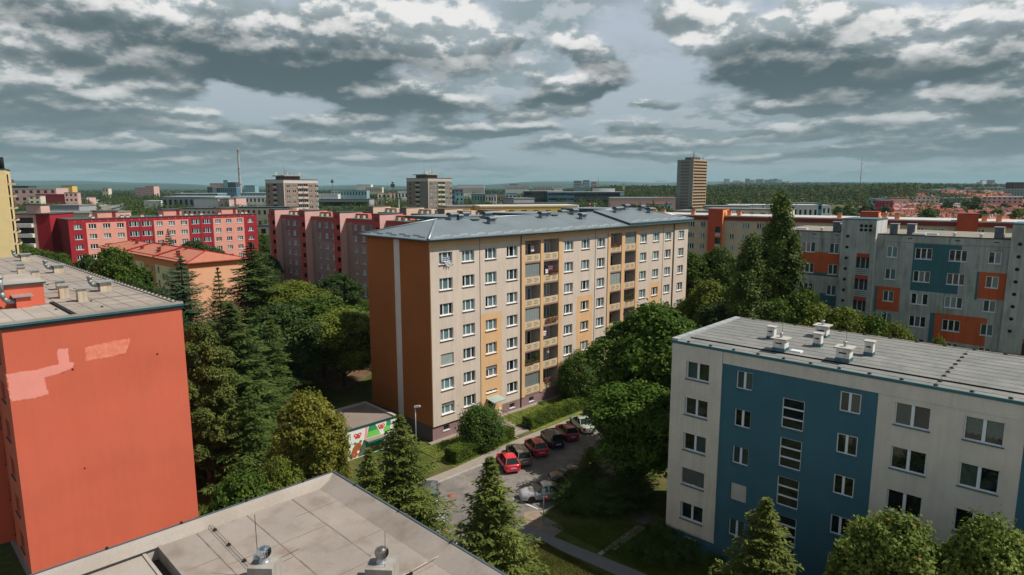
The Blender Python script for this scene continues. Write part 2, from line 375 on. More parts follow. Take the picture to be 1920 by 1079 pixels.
ASPH = M('asphalt', (.15, .138, .13), var=.16, scale=.5, grain=.14, alt=(.22, .195, .175), altamt=.8, altscale=.16, dirt=(.06, .058, .055), dirtamt=.5)
PAVE = M('pale_paving', (.27, .235, .205), var=.12, scale=1.2, grain=.1, dirt=(.17, .13, .10), dirtamt=.5)
KERB = M('kerb_stone', (.36, .345, .32), var=.12, scale=2)
PAINT = M('road_paint', (.66, .65, .62), var=.15, scale=3)
GREYPATH = M('grey_path_asphalt', (.17, .18, .185), var=.08, scale=1, grain=.12)
BARK = M('bark', (.075, .052, .038), var=.25, scale=3, bump=.4, bscale=12)
GLASS = [glassmat('glass_dark_room', (.008, .012, .014)), glassmat('glass_teal_curtain', (.012, .028, .032), (.16, .26, .27)),
         glassmat('glass_white_curtain', (.03, .045, .048), (.42, .47, .46), .8), glassmat('glass_half_curtain', (.008, .015, .016), (.10, .15, .15), .7, 5)]
GLB = [GLASS[0], glassmat('glass_green_room', (.007, .010, .009)), glassmat('glass_olive_room', (.012, .016, .010)), glassmat('glass_lace_curtain', (.008, .014, .014), (.07, .11, .105), .8, 14), GLASS[0], GLASS[3], glassmat('glass_net_curtain', (.02, .03, .03), (.20, .24, .235), .6, 3)]
# ------------------------------------------------------------------ windows
def win_unit(key, w, h, mull, fm, rec=0.20, hm=(), sill=None, fw=0.07, mw=0.09, glass=None, sill_over=0.05, sillmat=None, nvar=8, apron=0.0):
    rnd = random.Random(key)
    f = MB(); y0, y1 = rec-0.07, rec+0.02
    f.box(0, w, y0, y1, h-fw, h); f.box(0, w, y0, y1, 0, fw); f.box(0, fw, y0, y1, fw, h-fw); f.box(w-fw, w, y0, y1, fw, h-fw)
    xs = [fw]
    for m in mull: f.box(w*m-mw/2, w*m+mw/2, y0-.01, y1-.01, fw, h-fw); xs += [w*m-mw/2, w*m+mw/2]
    xs.append(w-fw)
    for z in hm: f.box(fw, w-fw, y0-.012, y1-.012, h*z-mw/2, h*z+mw/2)
    fme = f.mesh('window', [fm]); panes = []
    gl = glass or GLASS
    for k in range(nvar):
        p = MB(); base = rnd.randrange(len(gl))
        for a, b in zip(xs[0::2], xs[1::2]):
            mi = base if rnd.random() < .7 else rnd.randrange(len(gl))
            zz = [fw] + [h*z for z in hm] + [h-fw]
            for c, d in zip(zz[:-1], zz[1:]):
                t = rnd.uniform(-.006, .006)
                p.poly([(a, rec-.02, c), (b, rec-.02+t, c), (b, rec-.02+t, d), (a, rec-.02, d)], mi)
        panes.append(p.mesh('pane', gl))
    sm = None
    if sill:
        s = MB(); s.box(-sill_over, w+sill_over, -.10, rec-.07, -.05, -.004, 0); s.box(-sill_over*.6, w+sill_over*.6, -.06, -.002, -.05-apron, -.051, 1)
        sm = s.mesh('sill', sill)
    return dict(f=fme, p=panes, s=sm, w=w, h=h, rec=rec, gl=gl)
def put_win(parent, u, s, z, rnd, y=0.0, rz=0.0, sc=None, vi=None):
    o = inst('window', u['f'], parent, (s, y, z), rz, sc)
    inst('pane', u['p'][rnd.randrange(len(u['p'])) if vi is None else vi], o)
    if u['s']: inst('sill', u['s'], o)
    return o
def gallery_shutter(parent, u, mat, part=1.0):
    b = MB(); h = u['h']; n = int(h*part/.06)
    for k in range(n): z = h-.06*(k+1); b.box(.03, u['w']-.03, u['rec']-.12, u['rec']-.09, z, z+.052)
    return b.build('roller_blind', mat, parent)
def sn_frame(c, yaw):
    T = Vector((cos(yaw), sin(yaw), 0)); N = Vector((-sin(yaw), cos(yaw), 0))
    return lambda s, n, z=0.0: Vector((c[0], c[1], 0)) + T*s + N*n + Vector((0, 0, z))
def mushroom_vent(name, w, h, cap, wall, capm, parent, loc, base=None, rz=0, slot=True):
    b = MB(); b.box(-w/2, w/2, -w/2, w/2, 0, h, 0)
    if base: b.box(-w/2-.03, w/2+.03, -w/2-.03, w/2+.03, -.02, .28*h, 2)
    b.box(-cap/2, cap/2, -cap/2, cap/2, h+.002, h+.08, 1)
    if slot: b.box(-w*.28, w*.28, -w/2-.012, -w/2+.01, h*.62, h*.72, 3); b.box(-w/2-.012, -w/2+.01, -w*.28, w*.28, h*.62, h*.72, 3)
    return b.build(name, [wall, capm, base or wall, DARK], parent, loc, rz)
# ------------------------------------------------------------------ main block: cream with ochre frames, orange-brown gable
MC, MYAW, ML, MW, MZ = (-8.754, 67.752), 0.78555, 52.74, 11.9, 22.3
MSN = sn_frame(MC, MYAW)
def main_block():
    rnd = random.Random(11)
    R = empty('apartment_building', (MC[0], MC[1], 0), MYAW, 'cream apartment block with ochre balcony frames, grey hip roof and plain orange-brown end wall', 'apartment block', 'apartment blocks')
    WX = [(1.2, 3.03), (4.58, 6.38), (8.06, 9.83), (11.51, 13.33), (22.06, 23.82), (25.53, 27.26), (28.96, 30.69), (39.35, 41.08), (42.76, 44.49), (46.18, 47.91), (49.81, 51.54)]
    LG = [(14.58, 17.37), (17.95, 20.82), (31.93, 34.58), (35.38, 38.13)]
    holes = []; wins = []
    for i, (a, b) in enumerate(WX):
        for r in range(7):
            zt = 20.95-2.8*r
            if i in (2, 5, 8) and r == 6:
                holes.append((a, b, zt-.45, zt-.12, .2)); wins.append((a, b, zt-.45, 'low')); continue
            holes.append((a, b, zt-1.28, zt, .24)); wins.append((a, b, zt-1.28, r))
    for a, b in LG:
        for r in range(7): holes.append((a, b, 18.72-2.8*r, 21.38-2.8*r, 1.35, 6))
    doors = [(8.35, 9.5), (25.85, 27.0), (42.9, 44.05)]
    for a, b in doors: holes.append((a, b, 0.55, 2.75, .35, 1))
    for a in (1.5, 11.95, 15.4, 22.6, 29.3, 32.6, 36.0, 40.0, 46.6, 50.2): holes.append((a, a+.9, .88, 1.48, .12))
    reg = [(0, ML, 21.44, MZ, 1), (13.99, 21.49, 1.75, MZ, 1), (31.35, 38.82, 1.75, MZ, 1)]
    for a, b in ((7.26, 10.65), (24.67, 28.08), (42.05, 45.3)): reg.append((a, b, 0.4, 13.3, 1))
    reg += [(0, 7.3, 0, 1.75, 2), (10.65, 24.67, 0, 1.75, 2), (28.08, 42.05, 0, 1.75, 2), (45.3, ML, 0, 1.75, 2)]
    w = MB()
    end = lambda x, y, z: (x, y-.16, z)
    facade(w, 48.7, 0, MZ, [h for h in holes if 4.06 < h[0] < 48.6], reg, 0, S0=4.06)
    for a, b in ((0, 4.06), (48.7, ML)):   # end bays stand 16 cm proud of the wall, above a set back plinth
        facade(w, b, 1.75, MZ, [(h[0], h[1], h[2], h[3], h[4]+.16) + tuple(h[5:]) for h in holes if a <= h[0] < b and h[2] > 1.6], reg, 0, end, S0=a)
        facade(w, b, 0, 1.75, [h for h in holes if a <= h[0] < b and h[2] < 1.6], reg, 0, S0=a)
        w.poly([(a, -.16, 1.75), (a, 0, 1.75), (b, 0, 1.75), (b, -.16, 1.75)], 1)
    w.poly([(4.06, -.16, 1.75), (4.06, 0, 1.75), (4.06, 0, MZ), (4.06, -.16, MZ)], 0)
    w.poly([(48.7, 0, 1.75), (48.7, -.16, 1.75), (48.7, -.16, MZ), (48.7, 0, MZ)], 0)
    # gable, back wall, far gable
    gab = lambda x, y, z: (y, MW-x, z)
    facade(w, MW, 1.75, MZ, [], [(MW-6.42, MW-5.35, 1.75, MZ, 4)], 3, gab)
    w.poly([(0, 0, 1.75), (0, -.16, 1.75), (0, -.16, MZ), (0, 0, MZ)][::-1], 1)
    facade(w, MW, 0, 1.75, [], [], 5, gab)
    w.poly([(ML, -.16, 0), (ML, MW, 0), (ML, MW, MZ), (ML, -.16, MZ)], 3)
    w.poly([(ML, MW, 0), (0, MW, 0), (0, MW, MZ), (ML, MW, MZ)], 0)
    for h in holes:      # what closes the back of the recesses
        a, b, c, d, dep = h[:5]
        if dep > 1: 
            w.poly([(a, dep, c), (b, dep, c), (b, dep, d), (a, dep, d)], 6)
        elif c < 1.0 and dep < .2: w.poly([(a, dep, c), (b, dep, c), (b, dep, d), (a, dep, d)], 7)
        elif dep == .35: pass
    w.build('wall', [CREAM, OCHRE, PLINTH, GABLE, WHITEW, M('dark_plinth', (.10, .075, .075)), SOFFIT, DARK], R)
    tr = MB()   # raised ochre frame strips round the loggia bays, joints and the gable rib
    for a, b in ((13.99, 14.56), (17.39, 17.93), (20.84, 21.49), (31.35, 31.91), (34.6, 35.36), (38.15, 38.82)): tr.box(a, b, -.09, -.004, 1.75, 21.40)
    for a, b in ((13.99, 21.49), (31.35, 38.82)): tr.box(a, b, -.088, -.004, 21.403, 21.7)
    tr.build('balcony_frame', OCHRE, R)
    jb = MB(); jb.box(13.94, 13.985, -.02, -.003, 1.75, 21.42); jb.box(31.30, 31.345, -.02, -.003, 1.75, 21.42); jb.box(38.83, 38.86, -.02, -.003, 1.8, 21.4)
    for s in (7.2, 28.5, 45.6): jb.tube((s, -.03, 1.8), (s, -.03, MZ), .022, n=5)
    jb.build('panel_joint', M('dark_joint', (.10, .07, .06)), R)
    for s in (13.9, 48.62): jb = MB(); jb.tube((s, -.08, .3), (s, -.08, MZ), .06, n=6); jb.build('rain_pipe', MATS['dark_joint'], R)
    # windows
    U = {}
    for a, b in WX:
        k = round(b-a, 2)
        if k not in U: U[k] = win_unit('m%g' % k, k, 1.28, (.29, .71), FRAME, rec=.22, sill=[FRAME, SILL_SHADE], apron=.11, mw=.12)  # dark apron paints the shadow under each white sill
    ulow = win_unit('mlow', 1.77, .33, (.33, .66), FRAME, rec=.18, sill=[FRAME, SILL_SHADE], apron=.08)
    for a, b, z, r in wins:
        ye = -.16 if (a < 4 or a > 48.7) else 0
        if r == 'low': put_win(R, ulow, a, z, rnd); continue
        u = U[round(b-a, 2)]; o = put_win(R, u, a, z, rnd, y=ye)
        if a == 1.2 and r == 4: gallery_shutter(o, u, M('grey_green_blind', (.30, .36, .34)), .95)
        elif rnd.random() < .1: gallery_shutter(o, u, GALV, rnd.choice((.12, .2, .35)))
    # loggias
    lw = win_unit('loggia', 1.2, 1.35, (.5,), FRAME, rec=.05, nvar=5); ld = win_unit('loggiadoor', .75, 2.1, (), FRAME, rec=.05, nvar=4)
    for li, (a, b) in enumerate(LG):
        W = b-a
        p = MB(); slots = []
        for row in range(3):
            for c in range(2):
                n_ = 2; wd = W/(n_+.9); x0 = a+.18+(W-.36)*(c+.5)/n_-wd*.38
                x0 += (.09 if row % 2 else -.05); slots.append((x0, x0+wd*.80, .24+.18*row, .305+.18*row, .03, 2))
        facade(p, b, 0.02, .84, slots, [], 0, lambda x, y, z: (x-a, y-.02, z), S0=a)
        p.poly([(0, .03, .02), (0, .03, .84), (W, .03, .84), (W, .03, .02)], 1); p.box(0, W, -.02, .04, .842, .90, 0)
        pm = p.mesh('parapet', [PARAP, SLAB, M('slot_shade', (.20, .13, .08))])
        s = MB(); s.box(0, W, -.05, 1.3, -.17, 0.0); sm = s.mesh('floor_slab', [SLAB])
        g = MB()
        for k in range(7): x = W*k/6; g.box(x-.012, x+.012, .06, .09, .9, 2.58)
        g.box(0, W, .055, .095, .9, .96); g.box(0, W, .055, .095, 2.52, 2.58)
        for k in range(6): g.poly([(W*k/6+.012, .075, .96), (W*(k+1)/6-.012, .075, .96), (W*(k+1)/6-.012, .075, 2.52), (W*k/6+.012, .075, 2.52)], 1)
        gm = g.mesh('loggia_glazing', [GALV, GLASS[2]])
        for r in range(7):
            z = 18.78-2.8*r
            e = inst('balcony', sm, R, (a, 0, z)); inst('parapet', pm, e)
            put_win(e, lw, .25 if li % 2 == 0 else W-1.45, .75, rnd, y=1.24); put_win(e, ld, 1.7 if li % 2 == 0 else .3, .02, rnd, y=1.25)
            dv = MB()
            if (li, r) in {(0, 3), (0, 1), (0, 6), (3, 0), (2, 2), (1, 9)}: inst('glazing', gm, e)
            elif r == 3 or rnd.random() < .6:
                q = MB(); q.path([(0, .25, 2.2), (W, .25, 2.2)], .012, 4); q.path([(W*.35, .9, 2.25), (W-.02, .35, 2.05)], .03, 4); q.build('clothes_line', SLAB, e)
    # doors, canopies, plinth windows
    for a, b in doors:
        d = MB(); d.box(a, b, .28, .33, .56, 2.75, 0); 
        for k in range(2): d.box(a+.1+k*.55, a+.5+k*.55, .262, .279, .75, 2.55, 1)
        d.build('entrance_door', [M('dark_door', (.03, .028, .028), rough=.4), GLASS[0]], R)
        c = MB(); c.hexa([(a-.3, -1.35, 2.78), (b+.55, -1.35, 2.78), (b+.55, -.01, 3.0), (a-.3, -.01, 3.0), (a-.3, -1.35, 2.9), (b+.55, -1.35, 2.9), (b+.55, -.01, 3.12), (a-.3, -.01, 3.12)])
        c.tube((b+.4, -1.2, 2.8), (b+.4, -.05, 2.3), .03, n=5); c.tube((a-.2, -1.2, 2.8), (a-.2, -.05, 2.3), .03, n=5)
        c.build('door_canopy', M('canopy_glass', (.30, .38, .36), rough=.25, spec=.5), R)
        n = MB(); n.box(a+1.7, a+2.1, -.06, -.003, .75, 1.4); n.build('meter_cabinet', WHITEP, R)
    for a in (1.5, 11.95, 15.4, 22.6, 29.3, 32.6, 36.0, 40.0, 46.6, 50.2):
        f = MB(); f.box(a, a+.9, .05, .09, .88, .95); f.box(a, a+.9, .05, .09, 1.42, 1.48); f.box(a, a+.05, .05, .09, .95, 1.42); f.box(a+.85, a+.9, .05, .09, .95, 1.42); f.box(a-.05, a+.95, -.06, .05, .82, .876)
        f.build('cellar_window', FRAME, R)
    # roof: low hip with a stepped-up last section
    EO = .62; ez, rz_ = 22.42, 24.1; s0, s1, n0, n1 = -EO, ML+EO, -EO-.1, MW+EO; mid = MW/2
    st = 35.6
    r = MB()
    def slopes(a, b, hipa, hipb, dz):
        ra, rb = (a+6.4 if hipa else a), (b-6.4 if hipb else b)
        A, B, C, D = (a, n0, ez+dz), (b, n0, ez+dz), (b, n1, ez+dz), (a, n1, ez+dz); E, Fp = (ra, mid, rz_+dz), (rb, mid, rz_+dz)
        r.poly([A, B, Fp, E], 0); r.poly([C, D, E, Fp], 0)
        if hipa: r.poly([D, A, E], 0)
        else: r.poly([(a, n0, ez), (a, mid, rz_), (a, n1, ez), D, E, A], 1)
        if hipb: r.poly([B, C, Fp], 0)
    slopes(s0, st, True, False, 0); slopes(st, s1, False, True, .32)
    r.box(s0, s1, n0, n1, ez-.20, ez-.004, 1); r.box(st, s1, n0+.004, n1-.004, ez-.002, ez+.315, 1)
    # standing seams and ridge / hip caps
    ro = r.build('roof', [METAL, METALD], R)
    sm = MB()
    def zs(s, n, dz): return ez+dz + (rz_-ez)*min((n-n0)/(mid-n0), (n1-n)/(n1-mid))
    x = s0+.6
    while x < s1-.3:
        dz = .32 if x > st else 0; lim = mid
        if x < s0+6.4: lim = n0+(x-s0)*(mid-n0)/6.4
        if x > s1-6.4: lim = n0+(s1-x)*(mid-n0)/6.4
        if abs(x-st) > .2: sm.hexa([(x-.012, n0, zs(x, n0, dz)), (x+.012, n0, zs(x, n0, dz)), (x+.012, lim, zs(x, lim, dz)), (x-.012, lim, zs(x, lim, dz))]+[(x-.012, n0, zs(x, n0, dz)+.014), (x+.012, n0, zs(x, n0, dz)+.014), (x+.012, lim, zs(x, lim, dz)+.014), (x-.012, lim, zs(x, lim, dz)+.014)])
        x += .62
    y = n0+.6
    while y < n1-.4:
        t = (y-n0)/(mid-n0) if y < mid else (n1-y)/(n1-mid); xe = s0+6.4*t
        sm.hexa([(s0, y-.012, ez), (xe, y-.012, ez+(rz_-ez)*t), (xe, y+.012, ez+(rz_-ez)*t), (s0, y+.012, ez)]+[(s0, y-.012, ez+.014), (xe, y-.012, ez+(rz_-ez)*t+.014), (xe, y+.012, ez+(rz_-ez)*t+.014), (s0, y+.012, ez+.014)])
        y += .62
    sm.build('standing_seam', METAL, ro)
    cap = MB(); cm = M('ridge_cap_metal', (.235, .285, .31), rough=.35, metal=.3, spec=.5)
    cap.tube((s0, n0, ez+.03), (s0+6.4, mid, rz_+.03), .17, n=6); cap.tube((s0, n1, ez+.03), (s0+6.4, mid, rz_+.03), .12, n=6); cap.tube((s0+6.4, mid, rz_+.02), (st, mid, rz_+.02), .10, n=6)
    cap.tube((st, mid, rz_+.34), (s1-6.4, mid, rz_+.34), .10, n=6); cap.tube((s1, n0, ez+.35), (s1-6.4, mid, rz_+.35), .12, n=6)
    cap.build('ridge_cap', cm, ro)
    gu = MB(); gu.tube((s0, n0-.06, ez-.10), (s1, n0-.06, ez-.10), .09, n=8); gu.tube((s0-.06, n0, ez-.10), (s0-.06, n1, ez-.10), .09, n=8); gu.build('gutter', METALD, ro)
    gd = MB(); k = 0; x = s0+1.1   # staggered snow guards
    while x < s1-1.5:
        yy = n0+.55+(.32 if k % 2 else 0); dz = .32 if x > st else 0
        if abs(x+.65-st) > .9: gd.hexa([(x, yy, zs(x, yy, dz)), (x+1.3, yy, zs(x, yy, dz)), (x+1.3, yy+.03, zs(x, yy, dz)), (x, yy+.03, zs(x, yy, dz))]+[(x, yy, zs(x, yy, dz)+.14), (x+1.3, yy, zs(x, yy, dz)+.14), (x+1.3, yy+.03, zs(x, yy, dz)+.14), (x, yy+.03, zs(x, yy, dz)+.14)])
        x += 1.3; k += 1
    gd.build('snow_guard', M('pale_guard_metal', (.40, .45, .475), rough=.4, metal=.1), ro); gd = MB()
    y = n0+1.2; k = 0
    while y < n1-1.6:
        xx = s0+.55+(.32 if k % 2 else 0); z = ez+(rz_-ez)*(xx-s0)/6.4
        gd.box(xx, xx+.03, y, y+1.3, z, z+.14); y += 1.3; k += 1
    gd.build('snow_guard', MATS['pale_guard_metal'], ro)
    # rear wings whose shallower roofs rise behind the ridge
    for a, b in ((8.6, 15.4), (22.8, 29.6), (39.8, 46.6)):
        dz = .25 if a > st else 0
        g = MB(); z1, z2 = 24.35+dz, 24.15+dz
        g.box(a, b, MW+.01, MW+3.2, 0, 23.6+dz, 2)
        g.hexa([(a-.3, mid+.6, z1-.55), (b+.3, mid+.6, z1-.55), (b+.3, MW+3.8, z2-.3), (a-.3, MW+3.8, z2-.3), (a-.3, mid+.6, z1-.12), (b+.3, mid+.6, z1-.12), (b+.3, MW+3.8, z2), (a-.3, MW+3.8, z2)], 1)
        g.hexa([(a-.35, mid+.55, z1-.115), (b+.35, mid+.55, z1-.115), (b+.35, MW+3.9, z2+.005), (a-.35, MW+3.9, z2+.005), (a-.35, mid+.55, z1-.06), (b+.35, mid+.55, z1-.06), (b+.35, MW+3.9, z2+.06), (a-.35, MW+3.9, z2+.06)], 0)
        g.build('rear_wing', [METAL, METALD, BUFF], R)
    # roof vents: sheet-metal boxes with curved caps
    def cowl(s, n, w=.9, d=.6, h=.75, lab=None):
        dz = .32 if s > st else 0
        z = zs(s, n, dz)-.08
        c = MB(); c.box(-w/2, w/2, -d/2, d/2, 0, h, 0)
        N_ = 8
        for k in range(N_):
            a0, a1 = pi*k/N_, pi*(k+1)/N_
            p = lambda a, x: (x, -(d/2+.16)*cos(a), h+.20*sin(a)+.0)
            c.poly([p(a0, -w/2-.14), p(a1, -w/2-.14), p(a1, w/2+.14), p(a0, w/2+.14)][::-1], 0, True)
        for sx in (-1, 1): c.poly([(sx*(w/2+.14), -(d/2+.16)*cos(pi*k/N_), h+.20*sin(pi*k/N_)) for k in range(N_+1)], 1)
        c.box(-w/2-.12, w/2+.12, -d/2-.14, d/2+.14, h-.14, h-.004, 1)
        return c.build('ventilation_cowl', [METAL, METALD], ro, (s, n, z))
    for s, n in ((7.9, 5.6), (10.4, 6.2), (13.4, 5.5), (12.2, 3.4), (22.8, 4.6), (30.2, 7.4), (30.4, 5.4), (29.6, 3.2), (39.3, 4.4), (43.4, 5.6), (46.6, 4.8), (46.9, 3.4)): cowl(s, n)
    for s, n in ((8.9, 5.4), (24.6, 5.2), (41.2, 5.0)): cowl(s, n, .45, .4, .6)
    h = MB(); h.box(-.55, .55, -.4, .4, 0, .1, 0); h.box(-.45, .45, -.3, .3, .102, .13, 1)
    for s, n in ((11.0, 5.1), (26.0, 5.4)): h.build('roof_hatch', [METALD, GLASS[0]], ro, (s, n, zs(s, n, 0)))
    return R
MAIN = main_block()
def box_body(w, L, W, Z, mside, mback=None, z0=0.0, front=True, S0=0.0):
    """end walls and back wall of a block whose front is made by facade()"""
    mb = mside if mback is None else mback
    w.poly([(S0, W, z0), (S0, 0, z0), (S0, 0, Z), (S0, W, Z)], mside)
    w.poly([(L, 0, z0), (L, W, z0), (L, W, Z), (L, 0, Z)], mside)
    w.poly([(L, W, z0), (S0, W, z0), (S0, W, Z), (L, W, Z)], mb)
def flat_roof(R, L, W, Z, mat, edge, h=.35, t=.35, over=.04, S0=0.0, name='roof', inner=0.0):
    """membrane with a raised metal-capped edge"""
    b = MB(); b.poly([(S0+t, t, Z-.02+inner), (L-t, t, Z-.02+inner), (L-t, W-t, Z-.02+inner), (S0+t, W-t, Z-.02+inner)], 0)
    for x0, x1, y0, y1 in ((S0-over, L+over, -over, t), (S0-over, L+over, W-t, W+over), (S0-over, S0+t, t+.001, W-t-.001), (L-t, L+over, t+.001, W-t-.001)):
        b.box(x0, x1, y0, y1, Z-.02, Z+h, 1)
    return b.build(name, [mat, edge], R)
# ------------------------------------------------------------------ near right block: petrol blue and sand
B2C, B2Y = (12.25, 47.77), radians(-43.0)
CAPG = M('grey_concrete_cap', (.40, .385, .35), var=.15, scale=2)
def blue_block():
    rnd = random.Random(5); L, W, Z = 48.0, 11.0, 16.2
    R = empty('apartment_building', (B2C[0], B2C[1], 0), B2Y, 'sand and petrol blue five-storey block with grey felt roof in the right foreground', 'apartment block', 'apartment blocks')
    holes, wins, reg = [], [], []
    us = win_unit('b2s', 1.83, 1.35, (.5,), FRAMEB, rec=.25, sill=[METALT, METALT], glass=GLB, apron=.03, mw=.16)
    un = win_unit('b2n', 1.19, 1.32, (.5,), FRAMEB, rec=.22, sill=[METALT, METALT], glass=GLB, mw=.16)
    um = win_unit('b2m', 1.23, 1.32, (.48,), FRAMEB, rec=.14, sill=[METALT, METALT], glass=GLB, mw=.15)
    ub = win_unit('b2b', 1.87, 1.42, (.5,), FRAMEB, rec=.2, sill=[METALT, METALT], glass=GLB, mw=.17)
    ut = win_unit('b2t', 1.47, 2.12, (), FRAMEB, rec=.18, hm=(.34, .67), sill=[METALT, METALT], glass=[GLB[0], GLASS[0]], mw=.10)
    def add(u, s, z, dep): holes.append((s, s+u['w'], z, z+u['h'], dep)); wins.append((u, s, z))
    for base, mirror in ((0, 0), (28.2, 1)):
        for r in range(5):
            z = 14.97-2.8*r
            cols = [(us, 1.21), (un, 5.05), (um, 11.92), (ub, 15.02), (ub, 18.52)]
            for u, s in cols:
                if base and s < 2: continue
                add(u, base-7.0*bool(base)+s+(0 if not base else 0.6), z-u['h'], u['rec']+.02)
        for r in range(5): add(ut, base-7.0*bool(base)+8.34+(0 if not base else .6), 11.60-2.8*r if r < 4 else .9, .2)
    reg = [(4.01, 14.08, 0, 15.3, 1), (21.25, 31.0, 0, 15.3, 1), (0, L, 0, 1.2, 1)]
    for a in (1.6, 16.0, 19.4): holes.append((a, a+.95, .35, .95, .15))
    w = MB(); cov = [h for h in holes if h[1] < L]
    facade(w, 4.01, 1.42, Z, [(h[0], h[1], h[2], h[3], h[4]+.10) for h in cov if h[0] < 4], [], 0, lambda x, y, z: (x, y-.10, z))
    facade(w, 4.01, 0, 1.42, [h for h in cov if h[0] < 4 and h[2] < 1.2], [(0, 4.02, 0, 1.25, 1)], 0)
    w.poly([(0, -.1, 1.42), (0, 0, 1.42), (4.01, 0, 1.42), (4.01, -.1, 1.42)], 0); w.poly([(4.01, -.1, 1.42), (4.01, 0, 1.42), (4.01, 0, 15.3), (4.01, -.1, 15.3)], 0)
    facade(w, L, 0, 15.3, [h for h in cov if h[0] > 4], reg, 0, S0=4.01)
    facade(w, L, 15.3, Z, [], [], 0, lambda x, y, z: (x, y-.06, z), S0=4.01)
    w.poly([(4.01, -.06, 15.3), (4.01, 0, 15.3), (L, 0, 15.3), (L, -.06, 15.3)], 0)
    w.poly([(0, -.1, 1.42), (0, -.1, Z), (0, 0, Z), (0, 0, 1.42)], 0)
    for h in cov:
        if h[2] < .5 and h[3] < 1: w.poly([(h[0], h[4], h[2]), (h[1], h[4], h[2]), (h[1], h[4], h[3]), (h[0], h[4], h[3])], 2)
    box_body(w, L, W, Z, 0)
    w.build('wall', [SANDW, BLUEW, DARK], R)
    n = 0
    for u, s, z in wins:
        if s+u['w'] > L: continue
        o = put_win(R, u, s, z, rnd, y=-.10 if s < 4 else 0, vi=None); r = round((14.97-u['h']-z)/2.8)
        if u is us and r == 3 and s < 4: gallery_shutter(o, u, M('dark_blind', (.10, .11, .11)), .9)
        if u is un and r == 3 and s < 8: gallery_shutter(o, u, M('pale_blind', (.50, .52, .48)), 1.0)
        if u is ub and s > 18 and r == 0:
            c = MB()
            for q in range(2):
                x0 = .1+q*.95; pts = []
                for k in range(17): pts.append((x0+.76*k/16, .165, .48-.14*abs(sin(k/16*pi*2.5))))
                c.poly(pts+[(x0+.76, .165, 1.35), (x0, .165, 1.35)], 0)
            c.build('lace_curtain', M('lace', (.15, .17, .155), var=.4, scale=18), o)
    rf = MB()
    rf.poly([(.45, .02, Z+.10), (L-.4, .02, Z+.10), (L-.4, 1.9, Z+.04), (.45, 1.9, Z+.04)], 0)
    rf.poly([(.45, 1.9, Z+.14), (L-.4, 1.9, Z+.14), (L-.4, W-.15, Z+.30), (.45, W-.15, Z+.30)], 0)
    rf.poly([(.45, 1.9, Z+.04), (L-.4, 1.9, Z+.04), (L-.4, 1.9, Z+.14), (.45, 1.9, Z+.14)], 1)
    rf.box(-.06, .45, -.10, W+.05, Z-.02, Z+.34, 2); rf.box(L-.4, L+.06, -.06, W+.05, Z-.02, Z+.34, 2)
    rf.box(-.06, L+.06, -.13, -.001, Z-.03, Z+.16, 3); rf.box(-.06, L+.06, W-.15, W+.08, Z-.02, Z+.33, 4)
    rf.box(-.1, -.061, -.13, W+.05, Z-.03, Z+.22, 3)
    ro = rf.build('roof', [BITUM, DARK, M('parapet_sheet', (.33, .36, .37), rough=.5, metal=.1, var=.15, scale=1), METALT, M('rusty_edge', (.20, .165, .14), var=.3, scale=2)], R)
    sj = MB()   # membrane laps
    y = 2.55
    while y < W-.4:
        z = Z+.14+.16*(y-1.9)/(W-2.05); sj.box(.46, L-.42, y, y+.045, z-.004, z+.014); y += .95
    for k in range(60):
        y = 1.9+.95*rnd.randrange(9)+.65; x = rnd.uniform(1, L-1)
        if y < W-1.2: z = Z+.14+.16*(y-1.9)/(W-2.05); sj.hexa([(x, y, z), (x+.03, y, z), (x+.33, y+.95, z+.016), (x+.30, y+.95, z+.016)]+[(x, y, z+.012), (x+.03, y, z+.012), (x+.33, y+.95, z+.028), (x+.30, y+.95, z+.028)])
    for k in range(9): sj.box(-.065, .456, .6+1.15*k, .63+1.15*k, Z+.341, Z+.35)
    sj.build('membrane_lap', M('dark_lap', (.145, .15, .147), var=.3, scale=1.5), ro)
    cl = MB()
    def holder(x, y, z): cl.lathe([(.13, 0), (.12, .05), (.05, .09), (.0, .09)], 8, 0, (x, y, z))
    x = 1.2
    while x < L: holder(x, .12, Z+.16); holder(x+.4, W-.05, Z+.33); x += 1.75
    for k in range(9): y = .5+k*1.1; holder(16.9+.02*k, y, Z+(.08 if y < 1.9 else .15+.16*(y-1.9)/9))
    cl.path([(.3, .12, Z+.27), (L, .12, Z+.27)], .01, 4, 0); cl.path([(.3, W-.05, Z+.45), (L, W-.05, Z+.45)], .01, 4, 0); cl.path([(16.9, .3, Z+.2), (17.1, W, Z+.42)], .01, 4, 0)
    cl.build('lightning_conductor', M('black_holder', (.02, .02, .022)), ro)
    loc = lambda px, py, zz=Z+.2: (lambda v: ((v.x-B2C[0])*cos(B2Y)+(v.y-B2C[1])*sin(B2Y), -(v.x-B2C[0])*sin(B2Y)+(v.y-B2C[1])*cos(B2Y)))(at(px, py, zz))
    for px, py, w_, h_, cap in ((1446, 637, .52, .95, .66), (1533, 651, .52, .95, .66), (1629, 668, .52, .98, .68)):
        s, n_ = loc(px, py); mushroom_vent('ventilation_stack', w_, h_, cap, WHITEP, CAPG, ro, (s, n_, Z+.17), METALT)
    for px, py, w_, h_, cap in ((1463, 657, .82, .85, 1.12), (1582, 677, .82, .9, 1.12), (1541, 634, .8, .95, 1.15)):
        s, n_ = loc(px, py); v = mushroom_vent('ventilation_stack', w_, h_, cap, WHITEP, CAPG, ro, (s, n_, Z+.15), METALT)
        q = MB(); q.lathe([(.10, h_+.08), (.10, h_+.34), (.14, h_+.35), (.14, h_+.42), (0, h_+.43)], 8); q.build('flue', GALV, v)
        if px != 1541:
            q = MB(); q.tube((.04, .04, h_+.3), (.04, .04, h_+1.9), .014, n=5); q.build('lightning_rod', RUST, v)
